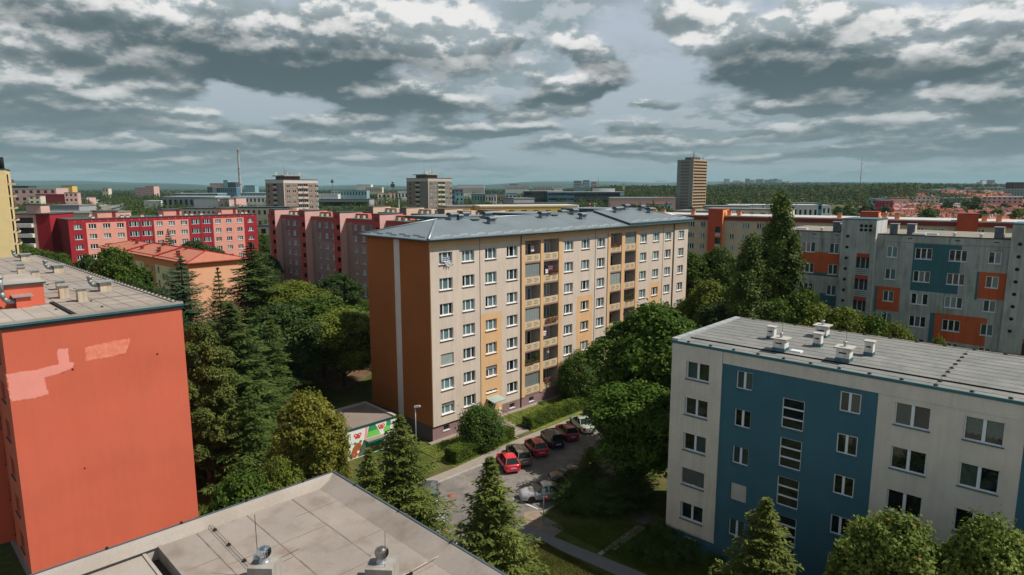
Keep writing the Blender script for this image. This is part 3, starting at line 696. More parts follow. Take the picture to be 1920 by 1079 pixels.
    s, n_ = loc(1493, 660); q = MB(); q.hexa([(-.42, -.32, 0), (.42, -.32, 0), (.42, .32, 0), (-.42, .32, 0), (-.36, -.27, .2), (.36, -.27, .2), (.36, .27, .2), (-.36, .27, .2)]); q.build('roof_hatch', M('white_skylight', (.66, .69, .72), rough=.3), ro, (s, n_, Z+.05))
    return R
# ------------------------------------------------------------------ near left block: orange-red end wall
B1C, B1Y, B1L, B1W, B1Z = (-25.70, 49.30), radians(45.93), 51.6, 11.15, 18.786
# local frame: x runs from the far-left corner of the end wall to its near-right corner; y runs back along the block
def red_block():
    rnd = random.Random(3); c = Vector((B1C[0], B1C[1], 0)); T = Vector((cos(B1Y), sin(B1Y), 0)); o = c-T*B1W
    R = empty('apartment_building', o, B1Y, 'block with a big orange-red end wall touched up with pink paint, nearest on the left', 'apartment block', 'apartment blocks')
    L, W, Z = B1L, B1W, B1Z
    w = MB()
    side = lambda x, y, z: (y, x, z)      # left long side, faces local -x
    holes, wins = [], []
    ua = win_unit('b1a', 1.5, 1.4, (.5,), FRAME, rec=.25, sill=[SILL_SHADE, SILL_SHADE]); 
    for k in range(13):
        s = 1.7+k*3.75
        for r in range(6):
            z = Z-1.3-1.45-2.8*r
            if s+1.5 < L: holes.append((s, s+1.5, z, z+1.4, .25)); wins.append((s, z))
    facade(w, L, 0, Z, holes, [(0, L, 0, 1.4, 2)], 1, side)
    # end wall with the touched-up pink patches as painted fields set a hair proud
    w.poly([(0, 0, 0), (W, 0, 0), (W, 0, Z), (0, 0, Z)], 0)
    w.poly([(W, 0, 0), (W, L, 0), (W, L, Z), (W, 0, Z)], 1); w.poly([(W, L, 0), (0, L, 0), (0, L, Z), (W, L, Z)], 0)
    w.build('wall', [REDW, REDW, PLINTH], R)
    for s, z in wins[:72]: put_win(R, ua, 0, z, rnd, y=s+1.5, rz=-pi/2)
    for s0 in (5.6, 24.0):   # projecting loggia stacks on the long side
        bal = MB(); bal.box(-1.1, -.004, s0, s0+3.4, 1.6, Z-.6); bal.build('loggia_tower', [REDW], R)
    pm = REDPALE
    fr_ = [M('fringe_outer', (.67, .165, .10), var=.06), M('fringe_inner', (.715, .215, .155), var=.06)]
    def patch(pts, seed, m, y):
        if m is pm or m is haze_:
            for q_, jj in ((0, .11), (1, .07)):
                if m is haze_ and q_: continue
                r3 = random.Random(seed+q_*7); o3 = []
                for (x0, z0), (x1, z1) in zip(pts, pts[1:]+pts[:1]):
                    n3 = max(2, int(math.hypot(x1-x0, z1-z0)/.07))
                    for k in range(n3): t = k/n3; o3.append((x0+(x1-x0)*t+r3.uniform(-jj, jj), y+.004-.002*q_, z0+(z1-z0)*t+r3.uniform(-jj, jj)))
                b3 = MB(); b3.poly(o3, 0); b3.build('paint_patch', fr_[q_], R)
        r2 = random.Random(seed); out = []
        for (x0, z0), (x1, z1) in zip(pts, pts[1:]+pts[:1]):
            n = max(2, int(math.hypot(x1-x0, z1-z0)/.09))
            for k in range(n):
                t = k/n; j = .035; out.append((x0+(x1-x0)*t+r2.uniform(-j, j), y, z0+(z1-z0)*t+r2.uniform(-j, j)))
        b = MB(); b.poly(out, 0); return b.build('paint_patch', m, R)
    def wl(px, py):   # photo pixel on the end wall -> wall coordinates
        d = at(px, py, 0, D=1.0)-Vector((0, 0, CAM_H)); N = Vector((-sin(B1Y), cos(B1Y), 0)); t = N.dot(o)/N.dot(d); p = d*t
        return ((p-o).dot(T), p.z+CAM_H)
    q = lambda x, y: wl(x/4.795, 560+y/4.795)
    haze_ = M('half_faded_plaster', (.74, .20, .11), var=.08, scale=3, alt=(.80, .30, .22), altamt=.9, altscale=2.2)
    haze2 = M('more_faded_plaster', (.77, .25, .165), var=.08, scale=3, alt=(.74, .20, .11), altamt=.8, altscale=3.5)
    patch([q(60, 672), q(200, 645), q(330, 632), q(440, 600), q(530, 582), q(512, 470), q(520, 445), q(608, 440), q(622, 562), q(662, 570), q(655, 610), q(520, 668), q(395, 700), q(415, 800), q(435, 845), q(300, 885), q(110, 912), q(92, 900)], 1, pm, -.006)
    patch([q(768, 430), q(900, 400), q(1000, 378), q(1165, 352), q(1150, 420), q(1130, 480), q(1010, 512), q(880, 532), q(770, 550)], 2, haze_, -.006)
    for a in ((790, 445, 860, 520), (870, 420, 930, 505), (960, 405, 1000, 500), (1010, 390, 1050, 495), (1075, 380, 1110, 490)):
        patch([q(a[0], a[1]), q(a[2], a[1]-12), q(a[2]-5, a[3]-10), q(a[0]+5, a[3])], a[0], haze2, -.010)
    hb = MB()
    for px, py in ((652, 625), (1413, 490)): x, z = q(px, py); hb.box(x-.05, x+.05, -.03, -.001, z-.05, z+.05)
    x, z = wl(158, 876); hb.box(x-.04, x+.04, -.03, -.001, z-.04, z+.04); hb.build('wall_fitting', DARK, R)
    # roof
    b = MB(); e = .30
    b.poly([(.3, .7, Z+.12), (W-.25, .7, Z+.12), (W-.25, L-.3, Z+.12), (.3, L-.3, Z+.12)], 0)
    b.hexa([(-.12, -.10, Z+.02), (W+.10, -.10, Z+.02), (W+.10, .7, Z+.02), (-.12, .7, Z+.02), (-.12, -.10, Z+.34), (W+.10, -.10, Z+.34), (W+.10, .7, Z+.125), (-.12, .7, Z+.125)], 1)
    b.box(W-.25, W+.10, .701, L, Z+.02, Z+.22, 1); b.box(-.12, .3, .701, L, Z+.02, Z+.22, 1); b.box(-.12, W+.1, L-.3, L+.1, Z+.02, Z+.24, 1)
    b.box(-.16, W+.14, -.16, -.101, Z+.02, Z+.17, 2); b.box(W+.101, W+.15, -.16, L, Z+.02, Z+.20, 2); b.box(-.14, W+.12, -.13, -.102, Z-.14, Z+.04, 3)
    ro = b.build('roof', [BITUMW, BITUML, METALT, DARK], R)
    j = MB()
    for k in range(9): j.box(1.2*k+.9, 1.2*k+.935, .75, L-.4, Z+.119, Z+.132)
    for k in range(24): j.box(.35, W-.3, 1.5+2.1*k, 1.53+2.1*k, Z+.1195, Z+.129)
    j.build('membrane_lap', M('brown_lap', (.13, .105, .09), var=.3, scale=1), ro)
    h = MB(); k = .9
    while k < L: h.lathe([(.10, 0), (.09, .05), (.04, .09), (0, .09)], 7, 0, (W-.12, k, Z+.22)); k += .95
    for k in range(14):
        x, y = rnd.uniform(1, W-1), rnd.uniform(2, 30); h.lathe([(.10, 0), (.09, .05), (.04, .09), (0, .09)], 7, 0, (x, y, Z+.13))
    h.path([(W-.12, .3, Z+.32), (W-.12, L, Z+.32)], .01, 4)
    for y in (7.0, 13.2, 19.5): h.path([(1.2, y, Z+.2), (W-.2, y, Z+.2)], .012, 4)
    h.build('lightning_conductor', M('black_holder2', (.03, .028, .026)), ro)
    loc = lambda px, py, zz=Z+.12: (lambda v: ((v-o).dot(T), (v-o).dot(Vector((-sin(B1Y), cos(B1Y), 0)))))(at(px, py, zz))
    stk = lambda x, y: (x/5.333, 460+y/5.333)
    for x, y, w_, h_ in ((822, 548, .62, 1.0), (640, 515, .64, 1.0), (608, 430, .62, .75), (358, 333, .62, .9), (218, 312, .60, 1.05), (212, 250, .6, .8)):
        s, n_ = loc(*stk(x, y)); v = mushroom_vent('ventilation_stack', w_, h_, w_+.22, VENTC, GALV, ro, (s, n_, Z+.12), slot=False)
    for x, y in ((1050, 445), (585, 262), (252, 142)):
        s, n_ = loc(*stk(x, y)); v = mushroom_vent('ventilation_stack', .85, .8, 1.25, VENTC, GALV, ro, (s, n_, Z+.12), slot=False)
        q2 = MB(); el = [(-.45, -.05, .55), (-.8, -.05, .58), (-1.02, -.05, .78), (-1.08, -.05, 1.05), (-1.08, -.05, 1.28)]
        q2.path(el, .19, 12); q2.lathe([(.23, 1.24), (.25, 1.3), (.23, 1.4), (.1, 1.42), (0, 1.42)], 12, 0, (-1.08, -.05, 0)); q2.build('duct_elbow', M('dull_duct', (.24, .27, .27), rough=.45, metal=.4, var=.2, scale=3), v)
    # stair head box and the raised strip beside it
    s, n_ = loc(*stk(455, 578)); s2 = s
    hb = MB(); x0 = -.2; hb.box(x0, s2, n_, n_+6.5, Z+.10, Z+1.75, 0)
    hb.box(x0-.1, s2+.15, n_-.15, n_+6.65, Z+1.752, Z+1.90, 1); hb.poly([(x0-.1, n_-.15, Z+1.905), (s2+.15, n_-.15, Z+1.905), (s2+.15, n_+6.65, Z+1.905), (x0-.1, n_+6.65, Z+1.905)], 2)
    hb.box(s2-1.9, s2-1.0, n_-.75, n_-.002, Z+.10, Z+.95, 0); hb.hexa([(s2-2.1, n_-.95, Z+.97), (s2-.8, n_-.95, Z+.97), (s2-.8, n_-.01, Z+1.05), (s2-2.1, n_-.01, Z+1.05), (s2-2.1, n_-.95, Z+1.03), (s2-.8, n_-.95, Z+1.03), (s2-.8, n_-.01, Z+1.1), (s2-2.1, n_-.01, Z+1.1)], 3)
    st = hb.build('stair_head', [REDW, METALD, BITUML, GALV], ro)
    q2 = MB(); q2.path([(s2-1.9, n_-.5, Z+.62), (s2-2.35, n_-.5, Z+.68), (s2-2.6, n_-.5, Z+.95), (s2-2.68, n_-.5, Z+1.4), (s2-2.68, n_-.5, Z+2.45)], .17, 12); q2.lathe([(.2, 2.42), (.24, 2.46), (.24, 2.6), (0, 2.62)], 12, 0, (s2-2.68, n_-.5, Z)); q2.build('duct', MATS['dull_duct'], st)
    q2 = MB(); q2.tube((s2-2.9, n_+7.6, Z), (s2-2.9, n_+7.6, Z+2.6), .16, n=10); q2.tube((s2-2.3, n_+7.9, Z), (s2-2.3, n_+7.9, Z+2.6), .16, n=10); q2.box(s2-3.1, s2-2.1, n_+7.4, n_+8.1, Z+1.9, Z+2.7); q2.build('duct', M('cream_duct', (.5, .45, .35), var=.2, scale=2, dirt=(.2, .17, .14), dirtamt=.6), ro)
    s3, n3 = loc(123, 587); q2 = MB(); q2.box(-.1, s2+.3, .705, n_+.2, Z+.122, Z+.128, 0); q2.box(s2+.3, s2+.55, .705, n_+.2, Z+.122, Z+.24, 1); q2.build('roof_walkway', [BITUML, DARK], ro)
    return R
# ------------------------------------------------------------------ foreground roof just under the viewpoint
def near_roof():
    Z = 16.3; c = at(623, 888, Z+.25); a = at(65, 1079, Z+.25); b = at(960, 1079, Z+.25)
    yl = math.atan2(a.y-c.y, a.x-c.x)            # towards the lower left
    R = empty('apartment_building', (c.x, c.y, 0), yl, 'flat grey felt roof with two spinning metal vents at the bottom edge of the picture', 'apartment block', 'apartment blocks')
    # local: x runs along the left edge towards the viewer, y (left-handed turn) = towards the right edge direction
    L, W = 46.0, 40.0
    w = MB(); w.box(0, 6.5, .0, W, 0, Z-.02, 0); w.box(6.501, L, 0, W, 0, Z-.5, 0); w.build('wall', [SANDW], R)
    r = MB()
    def zr(x, y): return Z
    r.poly([(.75, .35, Z), (6.4, .35, Z), (6.4, W, Z), (.75, W, Z)], 0)
    # left edge upstand (along x) and far-right edge kerb (along y)
    r.hexa([(-.02, -.02, Z-.5), (L, -.02, Z-.5), (L, .35, Z-.5), (.35, .35, Z-.5), (-.02, -.02, Z+.30), (L, -.02, Z+.30), (L, .22, Z+.27), (.25, .22, Z+.27)], 1)
    r.poly([(.25, .22, Z+.27), (L, .22, Z+.27), (L, .36, Z-.01), (.36, .36, Z-.01)], 1)
    r.poly([(-.02, -.02, Z+.30), (.76, .36, Z+.002), (.76, W, Z+.002), (-.02, W, Z+.30)], 0)
    r.poly([(.3, .34, Z-.01), (.8, .34, Z-.01), (.8, W, Z-.01), (.3, W, Z-.01)], 0)
    r.box(6.401, 6.52, .37, W, Z-.48, Z+.035, 0); r.poly([(6.52, .36, Z-.42), (6.9, .36, Z-.42), (6.9, W, Z-.42), (6.52, W, Z-.42)], 2); r.box(6.88, 6.98, .37, W, Z-.48, Z-.06, 3); r.poly([(6.98, .36, Z-.10), (L, .36, Z-.10), (L, W, Z-.10), (6.98, W, Z-.10)], 3)
    ro = r.build('roof', [NEARR, BITUML, M('dark_step', (.05, .045, .04)), BITUML], R)
    t = MB(); t.box(-.06, L, -.08, -.022, Z-.06, Z+.33); t.hexa([(-.09, -.08, Z-.06), (-.022, -.08, Z-.06), (-.022, W, Z-.06), (-.09, W, Z-.06), (-.09, -.08, Z+.34), (-.022, -.08, Z+.34), (-.0, W, Z+.24), (-.09, W, Z+.24)])
    t.build('edge_flashing', M('dark_blue_flashing', (.06, .085, .105), rough=.45, spec=.5), ro)
    j = MB(); rnd = random.Random(9)
    for x in (1.9, 3.6, 5.3): j.box(x, x+.04, .4, W, Z-.004, Z+.010)
    for x, n in ((.8, 3), (1.94, 4), (3.64, 4), (5.34, 5)):
        for k in range(6):
            y = 1.6+2.9*k+((n*1.3) % 1.9); j.box(x, min(x+1.66, 6.38), y, y+.02, Z-.004, Z+.008)
    j.build('membrane_lap', M('lap_line', (.20, .165, .14), var=.3, scale=2), ro)
    Ri = Matrix.Rotation(-yl, 3, 'Z')
    L_ = lambda px, py, zz=Z: (lambda v: Ri @ Vector((v.x-c.x, v.y-c.y, 0)))(at(px, py, zz))
    def turbine(px, py, rzz, cubew, lab):
        v = L_(px, py); q = MB(); q.box(-cubew/2, cubew/2, -cubew/2, cubew/2, -.02, .62, 0)
        s = q.build('ventilation_stack', [CONC], ro, (v.x, v.y, Z), rzz)
        n = MB(); n.lathe([(.17, .62), (.17, .65), (.14, .66), (.14, .76), (.13, .78)], 16, 0)
        prof = [(.13, .78), (.172, .82), (.20, .875), (.208, .93), (.196, .995), (.16, 1.05), (.096, 1.09), (.048, 1.102), (0, 1.106)]
        n.build('vent_collar', GALV, s)
        m = MB(); K = 24
        for k in range(K):      # curved vanes of the turbine ball
            for (r0, z0), (r1, z1) in zip(prof[:-1], prof[1:]):
                a0 = 2*pi*k/K; a1 = a0+2*pi/K*.93
                f0, f1 = (1.0, .90) if z1 < 1.08 else (1, 1)
                tw = lambda z: .9*(z-.86)
                P = lambda r_, z_, a_, f_: (r_*f_*cos(a_+tw(z_)), r_*f_*sin(a_+tw(z_)), z_)
                m.poly([P(r0, z0, a0, f0), P(r0, z0, a1, f1), P(r1, z1, a1, f1), P(r1, z1, a0, f0)], 0, False)
                if z1 < 1.08: m.poly([P(r0, z0, a1, f1), P(r0, z0, a1+.02, 1.0), P(r1, z1, a1+.02, 1.0), P(r1, z1, a1, f1)], 1, False)
        m.lathe([(.11, .79), (.13, .93), (.08, 1.04), (0, 1.04)], 12, 1)
        m.build('spinning_vent', [CHROME if lab else M('weathered_aluminium', (.34, .31, .28), rough=.3, metal=.9, var=.15, scale=4), DARK], s)
        return s, v
    s1, v1 = turbine(497, 1088, .75, .74, 1); s2, v2 = turbine(716, 1090, .72, .80, 0)
    q = MB(); q.lathe([(.14, .62), (.11, .70), (.0, .72)], 10, 0, (-.22, -.30, 0)); q.build('rod_foot', GALV, s1)
    q = MB(); q.tube((-.22, -.30, .7), (-.27, -.33, 1.95), .011, n=5); q.tube((-.4, -.1, .28), (-1.25, .55, .28), .011, n=5); q.build('lightning_rod', M('dark_rod', (.10, .09, .08), metal=.5), s1)
    q = MB(); q.tube((.24, .15, .6), (.27, .2, 1.75), .008, n=5); q.build('lightning_rod', MATS['dark_rod'], s2)
    # conductor wire on little blocks
    ww = MB(); hb = MB(); pts = [L_(*p) for p in ((396, 988), (402, 994), (428, 1022), (457, 1052), (470, 1066))]
    pr = None
    for i, p in enumerate(pts):
        zz = Z+.10
        if i in (1, 2, 3): hb.box(p.x-.055, p.x+.055, p.y-.045, p.y+.045, Z, Z+.06); hb.box(p.x-.025, p.x+.025, p.y-.03, p.y+.03, Z+.06, Z+.09)
        if pr is not None: ww.tube((pr.x, pr.y, zz), (p.x, p.y, zz), .008, n=5); ww.tube((pr.x+.07, pr.y-.05, zz), (p.x+.07, p.y-.05, zz), .008, n=5)
        pr = p
    pts = [L_(*p) for p in ((856, 1023), (850, 1029), (830, 1043), (800, 1059), (766, 1078), (730, 1096))]
    for a_, b_ in zip(pts[:-1], pts[1:]): ww.tube((a_.x, a_.y, Z+.09), (b_.x, b_.y, Z+.09), .014, n=6, m=1)
    for i in (0, 2, 4): p = pts[i]; hb.box(p.x-.09, p.x+.09, p.y-.06, p.y+.06, Z, Z+.075)
    ww.build('lightning_conductor', [MATS['dark_rod'], M('pale_cable', (.45, .40, .33))], ro); hb.build('wire_holder', M('black_block', (.012, .012, .012), rough=.5), ro)
    fx = MB(); k = 1.2
    while k < 30: fx.box(k, k+.07, -.10, .0, Z+.331, Z+.37); fx.box(-.10, -.0, k*1.3, k*1.3+.06, Z+.31, Z+.35); k += 2.2
    fx.build('clamp', DARK, ro)
    return R
BLUE, RED, NEAR = blue_block(), red_block(), near_roof()
def block(name_label, c, yaw, L, W, Z, mats, holes, regs, S0=0.0, group='apartment blocks', cat='apartment block', name='apartment_building', z0=0.0):
    R = empty(name, (c[0], c[1], 0), yaw, name_label, cat, group)
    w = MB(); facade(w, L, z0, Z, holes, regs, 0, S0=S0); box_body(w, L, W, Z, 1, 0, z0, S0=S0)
    return R, w
# ---- crimson and salmon long block (middle left)
def crimson_block():
    rnd = random.Random(21); c, y = (-120.28, 175.31), radians(47.3); L, W, Z = 52.9, 11.5, 19.3
    WX = [(1.25, 3.05), (4.7, 6.55), (8.2, 10.0), (11.7, 13.45), (22.1, 23.8), (25.5, 27.25), (29.0, 30.8), (39.3, 41.0), (42.7, 44.4), (46.2, 47.9), (49.75, 51.55)]
    LG = [(14.8, 17.5), (18.1, 20.9), (32.0, 34.6), (35.4, 38.0)]
    holes = [(a, b, 17.95-1.32-2.8*r, 17.95-2.8*r, .25) for a, b in WX for r in range(6)]
    holes += [(a, b, 15.75-2.8*r+.95, 18.2-2.8*r, 1.2, 3) for a, b in LG for r in range(6)]
    reg = [(4.1, 14.05, 0, 18.3, 2), (21.4, 31.3, 0, 18.3, 2), (38.6, 48.5, 0, 18.3, 2)]
    R, w = block('long crimson and salmon block with grouped balconies, in the middle distance on the left', c, y, L, W, Z, None, holes, reg)
    for a, b in LG:
        for r in range(6): w.poly([(a, 1.2, 16.7-2.8*r), (b, 1.2, 16.7-2.8*r), (b, 1.2, 18.2-2.8*r), (a, 1.2, 18.2-2.8*r)], 3)
    w.build('wall', [CRIM, M('shaded_crimson_plaster', (.20, .012, .02)), PINKW, SOFFIT], R)  # end walls get a darker crimson that stands for their shade
    u = win_unit('p1', 1.8, 1.32, (.33, .67), FRAME, rec=.2, nvar=6, sill=[FRAME, FRAME], apron=.1, glass=[GLASS[1], GLASS[3], GLASS[2], GLASS[0]], mw=.13)
    for a, b in WX:
        for r in range(6): put_win(R, u, a, 16.63-2.8*r, rnd, sc=((b-a)/1.8, 1, 1))
    g = MB(); g.box(0, 1, .08, .12, 0, .07); g.box(0, 1, .08, .12, 1.43, 1.5); 
    for k in range(5): g.box(k/4-.02*(k > 0), k/4+.02, .08, .12, .07, 1.43)
    for k in range(4): g.poly([(k/4, .10, .07), ((k+1)/4, .10, .07), ((k+1)/4, .10, 1.43), (k/4, .10, 1.43)], 1+((k*3) % 2))
    gm = g.mesh('balcony_glazing', [FRAME, GLASS[0], GLASS[1]])
    for a, b in LG:
        for r in range(6): inst('balcony_glazing', gm, R, (a, 0, 16.72-2.8*r), 0, (b-a, 1, 1))
    t = MB(); t.box(-.1, L+.1, -.12, W+.1, Z-.02, Z+.14)
    for k in range(26): t.box(1.5+2*k, 1.62+2*k, -.03, -.003, 18.75, 18.87, 1)
    for a, b in ((14.1, 14.75), (17.55, 18.05), (20.95, 21.4), (31.3, 31.95), (34.65, 35.35), (38.05, 38.6)): t.box(a, b, -.10, -.004, 1.5, 18.25, 2)
    ro = t.build('roof', [M('dark_green_felt', (.07, .085, .08), var=.2), FRAME, CRIM], R)
    for s in (8.0, 25.5, 43.0):
        h = MB(); h.box(s, s+5.2, 3.5, 8.5, Z+.14, Z+1.9, 0); h.box(s-.3, s+5.5, 3.2, 8.8, Z+1.902, Z+2.15, 1); h.box(s+3.7, s+4.6, 3.44, 3.498, Z+.15, Z+1.7, 2)
        h.build('stair_head', [PINKW, MATS['dark_green_felt'], MAROON], ro)
    v = MB(); v.box(-.4, .4, -.3, .3, 0, .55, 0); v.box(-.5, .5, -.4, .4, .551, .72, 1); vm = v.mesh('roof_vent', [WHITEP, DKRED])
    for s in (6.5, 13.8, 15.2, 19.0, 24.0, 31.4, 33.0, 36.2, 41.6, 48.9, 50.3): inst('roof_vent', vm, ro, (s, 1.6+rnd.random(), Z+.14))
    return R
# ---- dusty pink block with four projecting shafts (behind the main block, left)
def pink_block():
    rnd = random.Random(22); c, y = (-73.45, 195.03), radians(-42.96); L, W, Z = 70.0, 12.0, 19.95
    WX = [(1.1, 2.7), (11.5, 12.75), (14.6, 16.4), (18.0, 19.8), (28.5, 29.7), (31.6, 33.4), (35.0, 36.8), (45.6, 46.9), (48.7, 50.5), (52.2, 54.0), (62.6, 63.9), (65.7, 67.5)]
    holes = [(a, b, 18.55-1.35-2.8*r, 18.55-2.8*r, .25) for a, b in WX for r in range(7)]
    reg = [(0, L, 19.0, Z, 2)]
    for a, b in ((10.6, 21.7), (27.6, 38.9), (44.8, 56.0), (61.8, 69.5)):     # rounded rose fields at top and bottom
        m_, w2 = (a+b)/2, (b-a)/2; reg += [(a, b, 16.3, 19.0, 3), (a, b, 0, 2.4, 3)]
        for k in range(9):
            f = 1-.07*k; h = 2.6*(k/9)**.8
            reg.append((m_-w2*f, m_+w2*f, 16.3-2.6*(k+1)/9, 16.3-2.6*k/9, 3)); reg.append((a, m_-w2*(.44+.56*(k+1)/9), 2.4+2.6*k/9, 2.4+2.6*(k+1)/9, 3)); reg.append((m_+w2*(.44+.56*(k+1)/9), b, 2.4+2.6*k/9, 2.4+2.6*(k+1)/9, 3))
    R, w = block('dusty pink and rose block with tall brick-red stair shafts, standing in shade behind the trees', c, y, L, W, Z, None, holes, reg)
    w.build('wall', [MAUVE, MAUVE, DKRED, ROSE], R)
    # rounded rose fields at top and bottom

    u = win_unit('p3', 1.8, 1.35, (.35, .68), FRAMEB, rec=.2, nvar=6, sill=[FRAME, FRAME], mw=.12, glass=[GLASS[0], GLASS[1], GLASS[2], GLASS[3]])
    for a, b in WX:
        for r in range(7): put_win(R, u, a, 17.2-2.8*r, rnd, sc=((b-a)/1.8, 1, 1))
    for a in (4.9, 21.8, 39.1, 56.2):
        b = MB(); D = 1.9; hl = [(a+1.5, a+2.9, 17.2-2.8*r-.9, 17.2-2.8*r+1.2, .8, 2) for r in range(6)]
        facade(b, a+3.2, 0, 21.5, hl, [], 0, lambda x, y_, z: (x, y_-D, z), S0=a)
        for h in hl: b.poly([(h[0], h[4]-D, h[2]), (h[1], h[4]-D, h[2]), (h[1], h[4]-D, h[3]), (h[0], h[4]-D, h[3])], 2); b.box(h[0], h[1], -D+.05, -D+.1, h[2], h[2]+.9, 0)
        b.poly([(a, 5, 0), (a, -D, 0), (a, -D, 21.5), (a, 5, 21.5)], 0); b.poly([(a+3.2, -D, 0), (a+3.2, 5, 0), (a+3.2, 5, 21.5), (a+3.2, -D, 21.5)], 1)
        b.box(a-.1, a+3.3, -D-.1, 5.1, 21.502, 21.66, 3)
        for i in range(3):
            for k in range(2): b.tube((a+1.2+.55*i, -D-.02, 20.6-.5*k), (a+1.2+.55*i, -D+.02, 20.6-.5*k), .17, n=10, m=2)
        b.box(a+3.21, a+8.5, 3.0, 5.0, Z, 21.2, 4)
        b.build('stair_shaft', [DKRED, M('sunlit_rose_plaster', (.62, .36, .33), var=.05), DARK, METALD, M('coral_plaster', (.66, .16, .13), var=.05)], R)  # sun-facing shaft side is coloured paler to carry its sunlight
    r = MB(); r.box(-.1, L+.1, -.08, W+.1, Z-.02, Z+.12); ro = r.build('roof', [M('slate_green_felt', (.10, .125, .125), var=.15)], R)
    v = MB(); v.box(-.4, .4, -.35, .35, 0, .9, 0); v.box(-.5, .5, -.45, .45, .901, 1.02, 1); vm = v.mesh('roof_vent', [VENTC, DARK])
    for a in (4.9, 21.8, 39.1, 56.2):
        for d, n in ((5.6, 1.8), (7.6, 2.2), (12.4, 2.0)): inst('roof_vent', vm, ro, (a+d, n, Z+.12))
    return R
# ---- grey concrete block with teal and orange fields (right)
def grey_block():
    rnd = random.Random(23); c, y = (46.53, 81.3), radians(-43.49); Z = 21.94; S0, L, W = -13.2, 46.0, 12.0
    holes, wins = [], []
    u2 = win_unit('p4a', 1.2, 1.35, (.5,), FRAMEB, rec=.16, sill=[FRAMEB, GREYW], mw=.11); u3 = win_unit('p4b', 1.8, 1.35, (.34, .67), FRAMEB, rec=.16, sill=[FRAMEB, GREYW], mw=.11)
    for base in (-17.6, 0.0, 17.6):
        for u, s in ((u2, .8), (u3, 3.9), (u3, 7.4), (u2, 11.2)):
            if base < -10 and s < 5: continue
            for r in range(7):
                z = 20.47-1.35-2.8*r; x = base+s
                if base < -10: x += .6 if s < 9 else .4
                if x < S0+.2: continue
                holes.append((x, x+u['w'], z, z+1.35, .18)); wins.append((u, x, z))
    reg = [(3.7, 8.6, 15.2, 21.0, 1), (3.0, 6.55, 12.2, 9.0, 1), (6.1, 6.6, 9.0, 12.7, 1), (-9.5, -4.6, 16.0, 16.4, 1), (-6.8, -4.3, 9.5, 13.7, 1), (-9.9, -4.65, 16.4, 19.2, 2),
           (-.15, .12, 12.0, 15.35, 1), (.12, 2.7, 12.3, 15.35, 2), (10.3, 10.55, 14.8, 18.1, 1), (10.55, 13.2, 15.0, 18.1, 2), (6.6, 11.75, 9.4, 12.75, 2), (1.0, 5.0, 6.5, 8.6, 2),
           (21.3, 26.2, 15.2, 21.0, 1), (28.0, 31.0, 15.0, 18.1, 2)]
    R, w = block('weathered grey concrete block with teal and orange fields and round holes in its stair towers', c, y, L, W, Z, None, holes, reg, S0=S0)
    w.build('wall', [GREYW, TEALW, ORPAN], R)
    l = MB(); l.box(S0, -4.4, -.03, -.003, 20.95, 21.0, 0); l.box(.8, 13.1, -.03, -.003, 21.02, 21.08, 0); l.box(-6.9, -6.86, -.02, -.003, 8, 21.0, 1); l.box(7.35, 7.39, -.02, -.003, 8, Z, 1)
    for s in (-8.2, -5.4, 3.0, 7.9, 11.6): l.box(s, s+.45, -.012, -.003, 21.5, 21.62, 2)
    l.build('panel_joint', [M('joint_grey', (.19, .2, .19), var=.2), METALT, DARK], R)
    for u, s, z in wins: put_win(R, u, s, z, rnd)
    for a, b in ((-4.4, -.35), (13.2, 17.3)):
        t = MB(); D = .95; T = lambda x, y_, z: (x, y_-D, z)
        hl = [(a+2.05, a+3.55, 19.4-2.65-2.8*r, 19.45-2.8*r, .9, 3) for r in range(6)]
        facade(t, b, 0, 23.7, hl, [], 0, T, S0=a)
        for h in hl:
            t.poly([(h[0], .9-D, h[2]), (h[1], .9-D, h[2]), (h[1], .9-D, h[3]), (h[0], .9-D, h[3])], 3)
            t.box(h[0]-.05, h[1]+.05, -D-.06, -D+.03, h[2]-.05, h[2]+.85, 4)
            for q in range(3): t.box(h[0]+.15, h[1]-.15, -D-.075, -D-.058, h[2]+.12+.24*q, h[2]+.17+.24*q, 2)
            t.box(h[0], h[1], -D+.02, -D+.06, h[3]-.5, h[3], 5)
            t.box(h[0]+.25, h[0]+.34, .80-D, .86-D, h[2]+.05, h[3]-.6, 6); t.box(h[0]+.85, h[0]+.94, .80-D, .86-D, h[2]+.05, h[3]-.6, 6)
        t.poly([(a, 4, 0), (a, -D, 0), (a, -D, 23.7), (a, 4, 23.7)], 0); t.poly([(b, -D, 19.6), (b, 4, 19.6), (b, 4, 23.7), (b, -D, 23.7)], 1); t.poly([(b, -D, 0), (b, 0, 0), (b, 0, 19.6), (b, -D, 19.6)], 1)
        t.poly([(a, 4, 23.7), (b, 4, 23.7), (b, 4, Z), (a, 4, Z)], 0)
        t.box(a-.05, b+.05, -D-.05, 4.05, 23.702, 23.84, 7)
        for i in range(3):
            for k in range(2): t.tube((a+2.35+.52*i, -D-.015, 22.95-.52*k), (a+2.35+.52*i, -D+.0, 22.95-.52*k), .20, n=14, m=2)
        for k in range(8): t.tube((a+.82, -D-.015, 21.55-1.4*k), (a+.82, -D+.0, 21.55-1.4*k), .20, n=14, m=2)
        t.build('stair_tower', [GREYW, M('pale_concrete', (.52, .53, .52), streak=.3, dirt=(.3, .3, .27), dirtamt=.5), DARK, M('loggia_dark', (.08, .085, .08)), M('grey_parapet', (.30, .36, .35), streak=.2), DKRED, FRAMEB, METALT], R)
    r = MB(); r.box(S0-.05, -4.41, -.05, W+.05, Z-.02, Z+.06, 0); r.box(-.34, L, -.05, W+.05, Z-.02, Z+.05, 0); r.box(S0-.06, -4.42, -.08, -.051, Z-.03, Z+.10, 1); r.box(-.33, L, -.08, -.051, Z-.03, Z+.09, 1)
    r.box(-4.4, -.35, 4.1, W, Z-.02, Z+.05, 0)
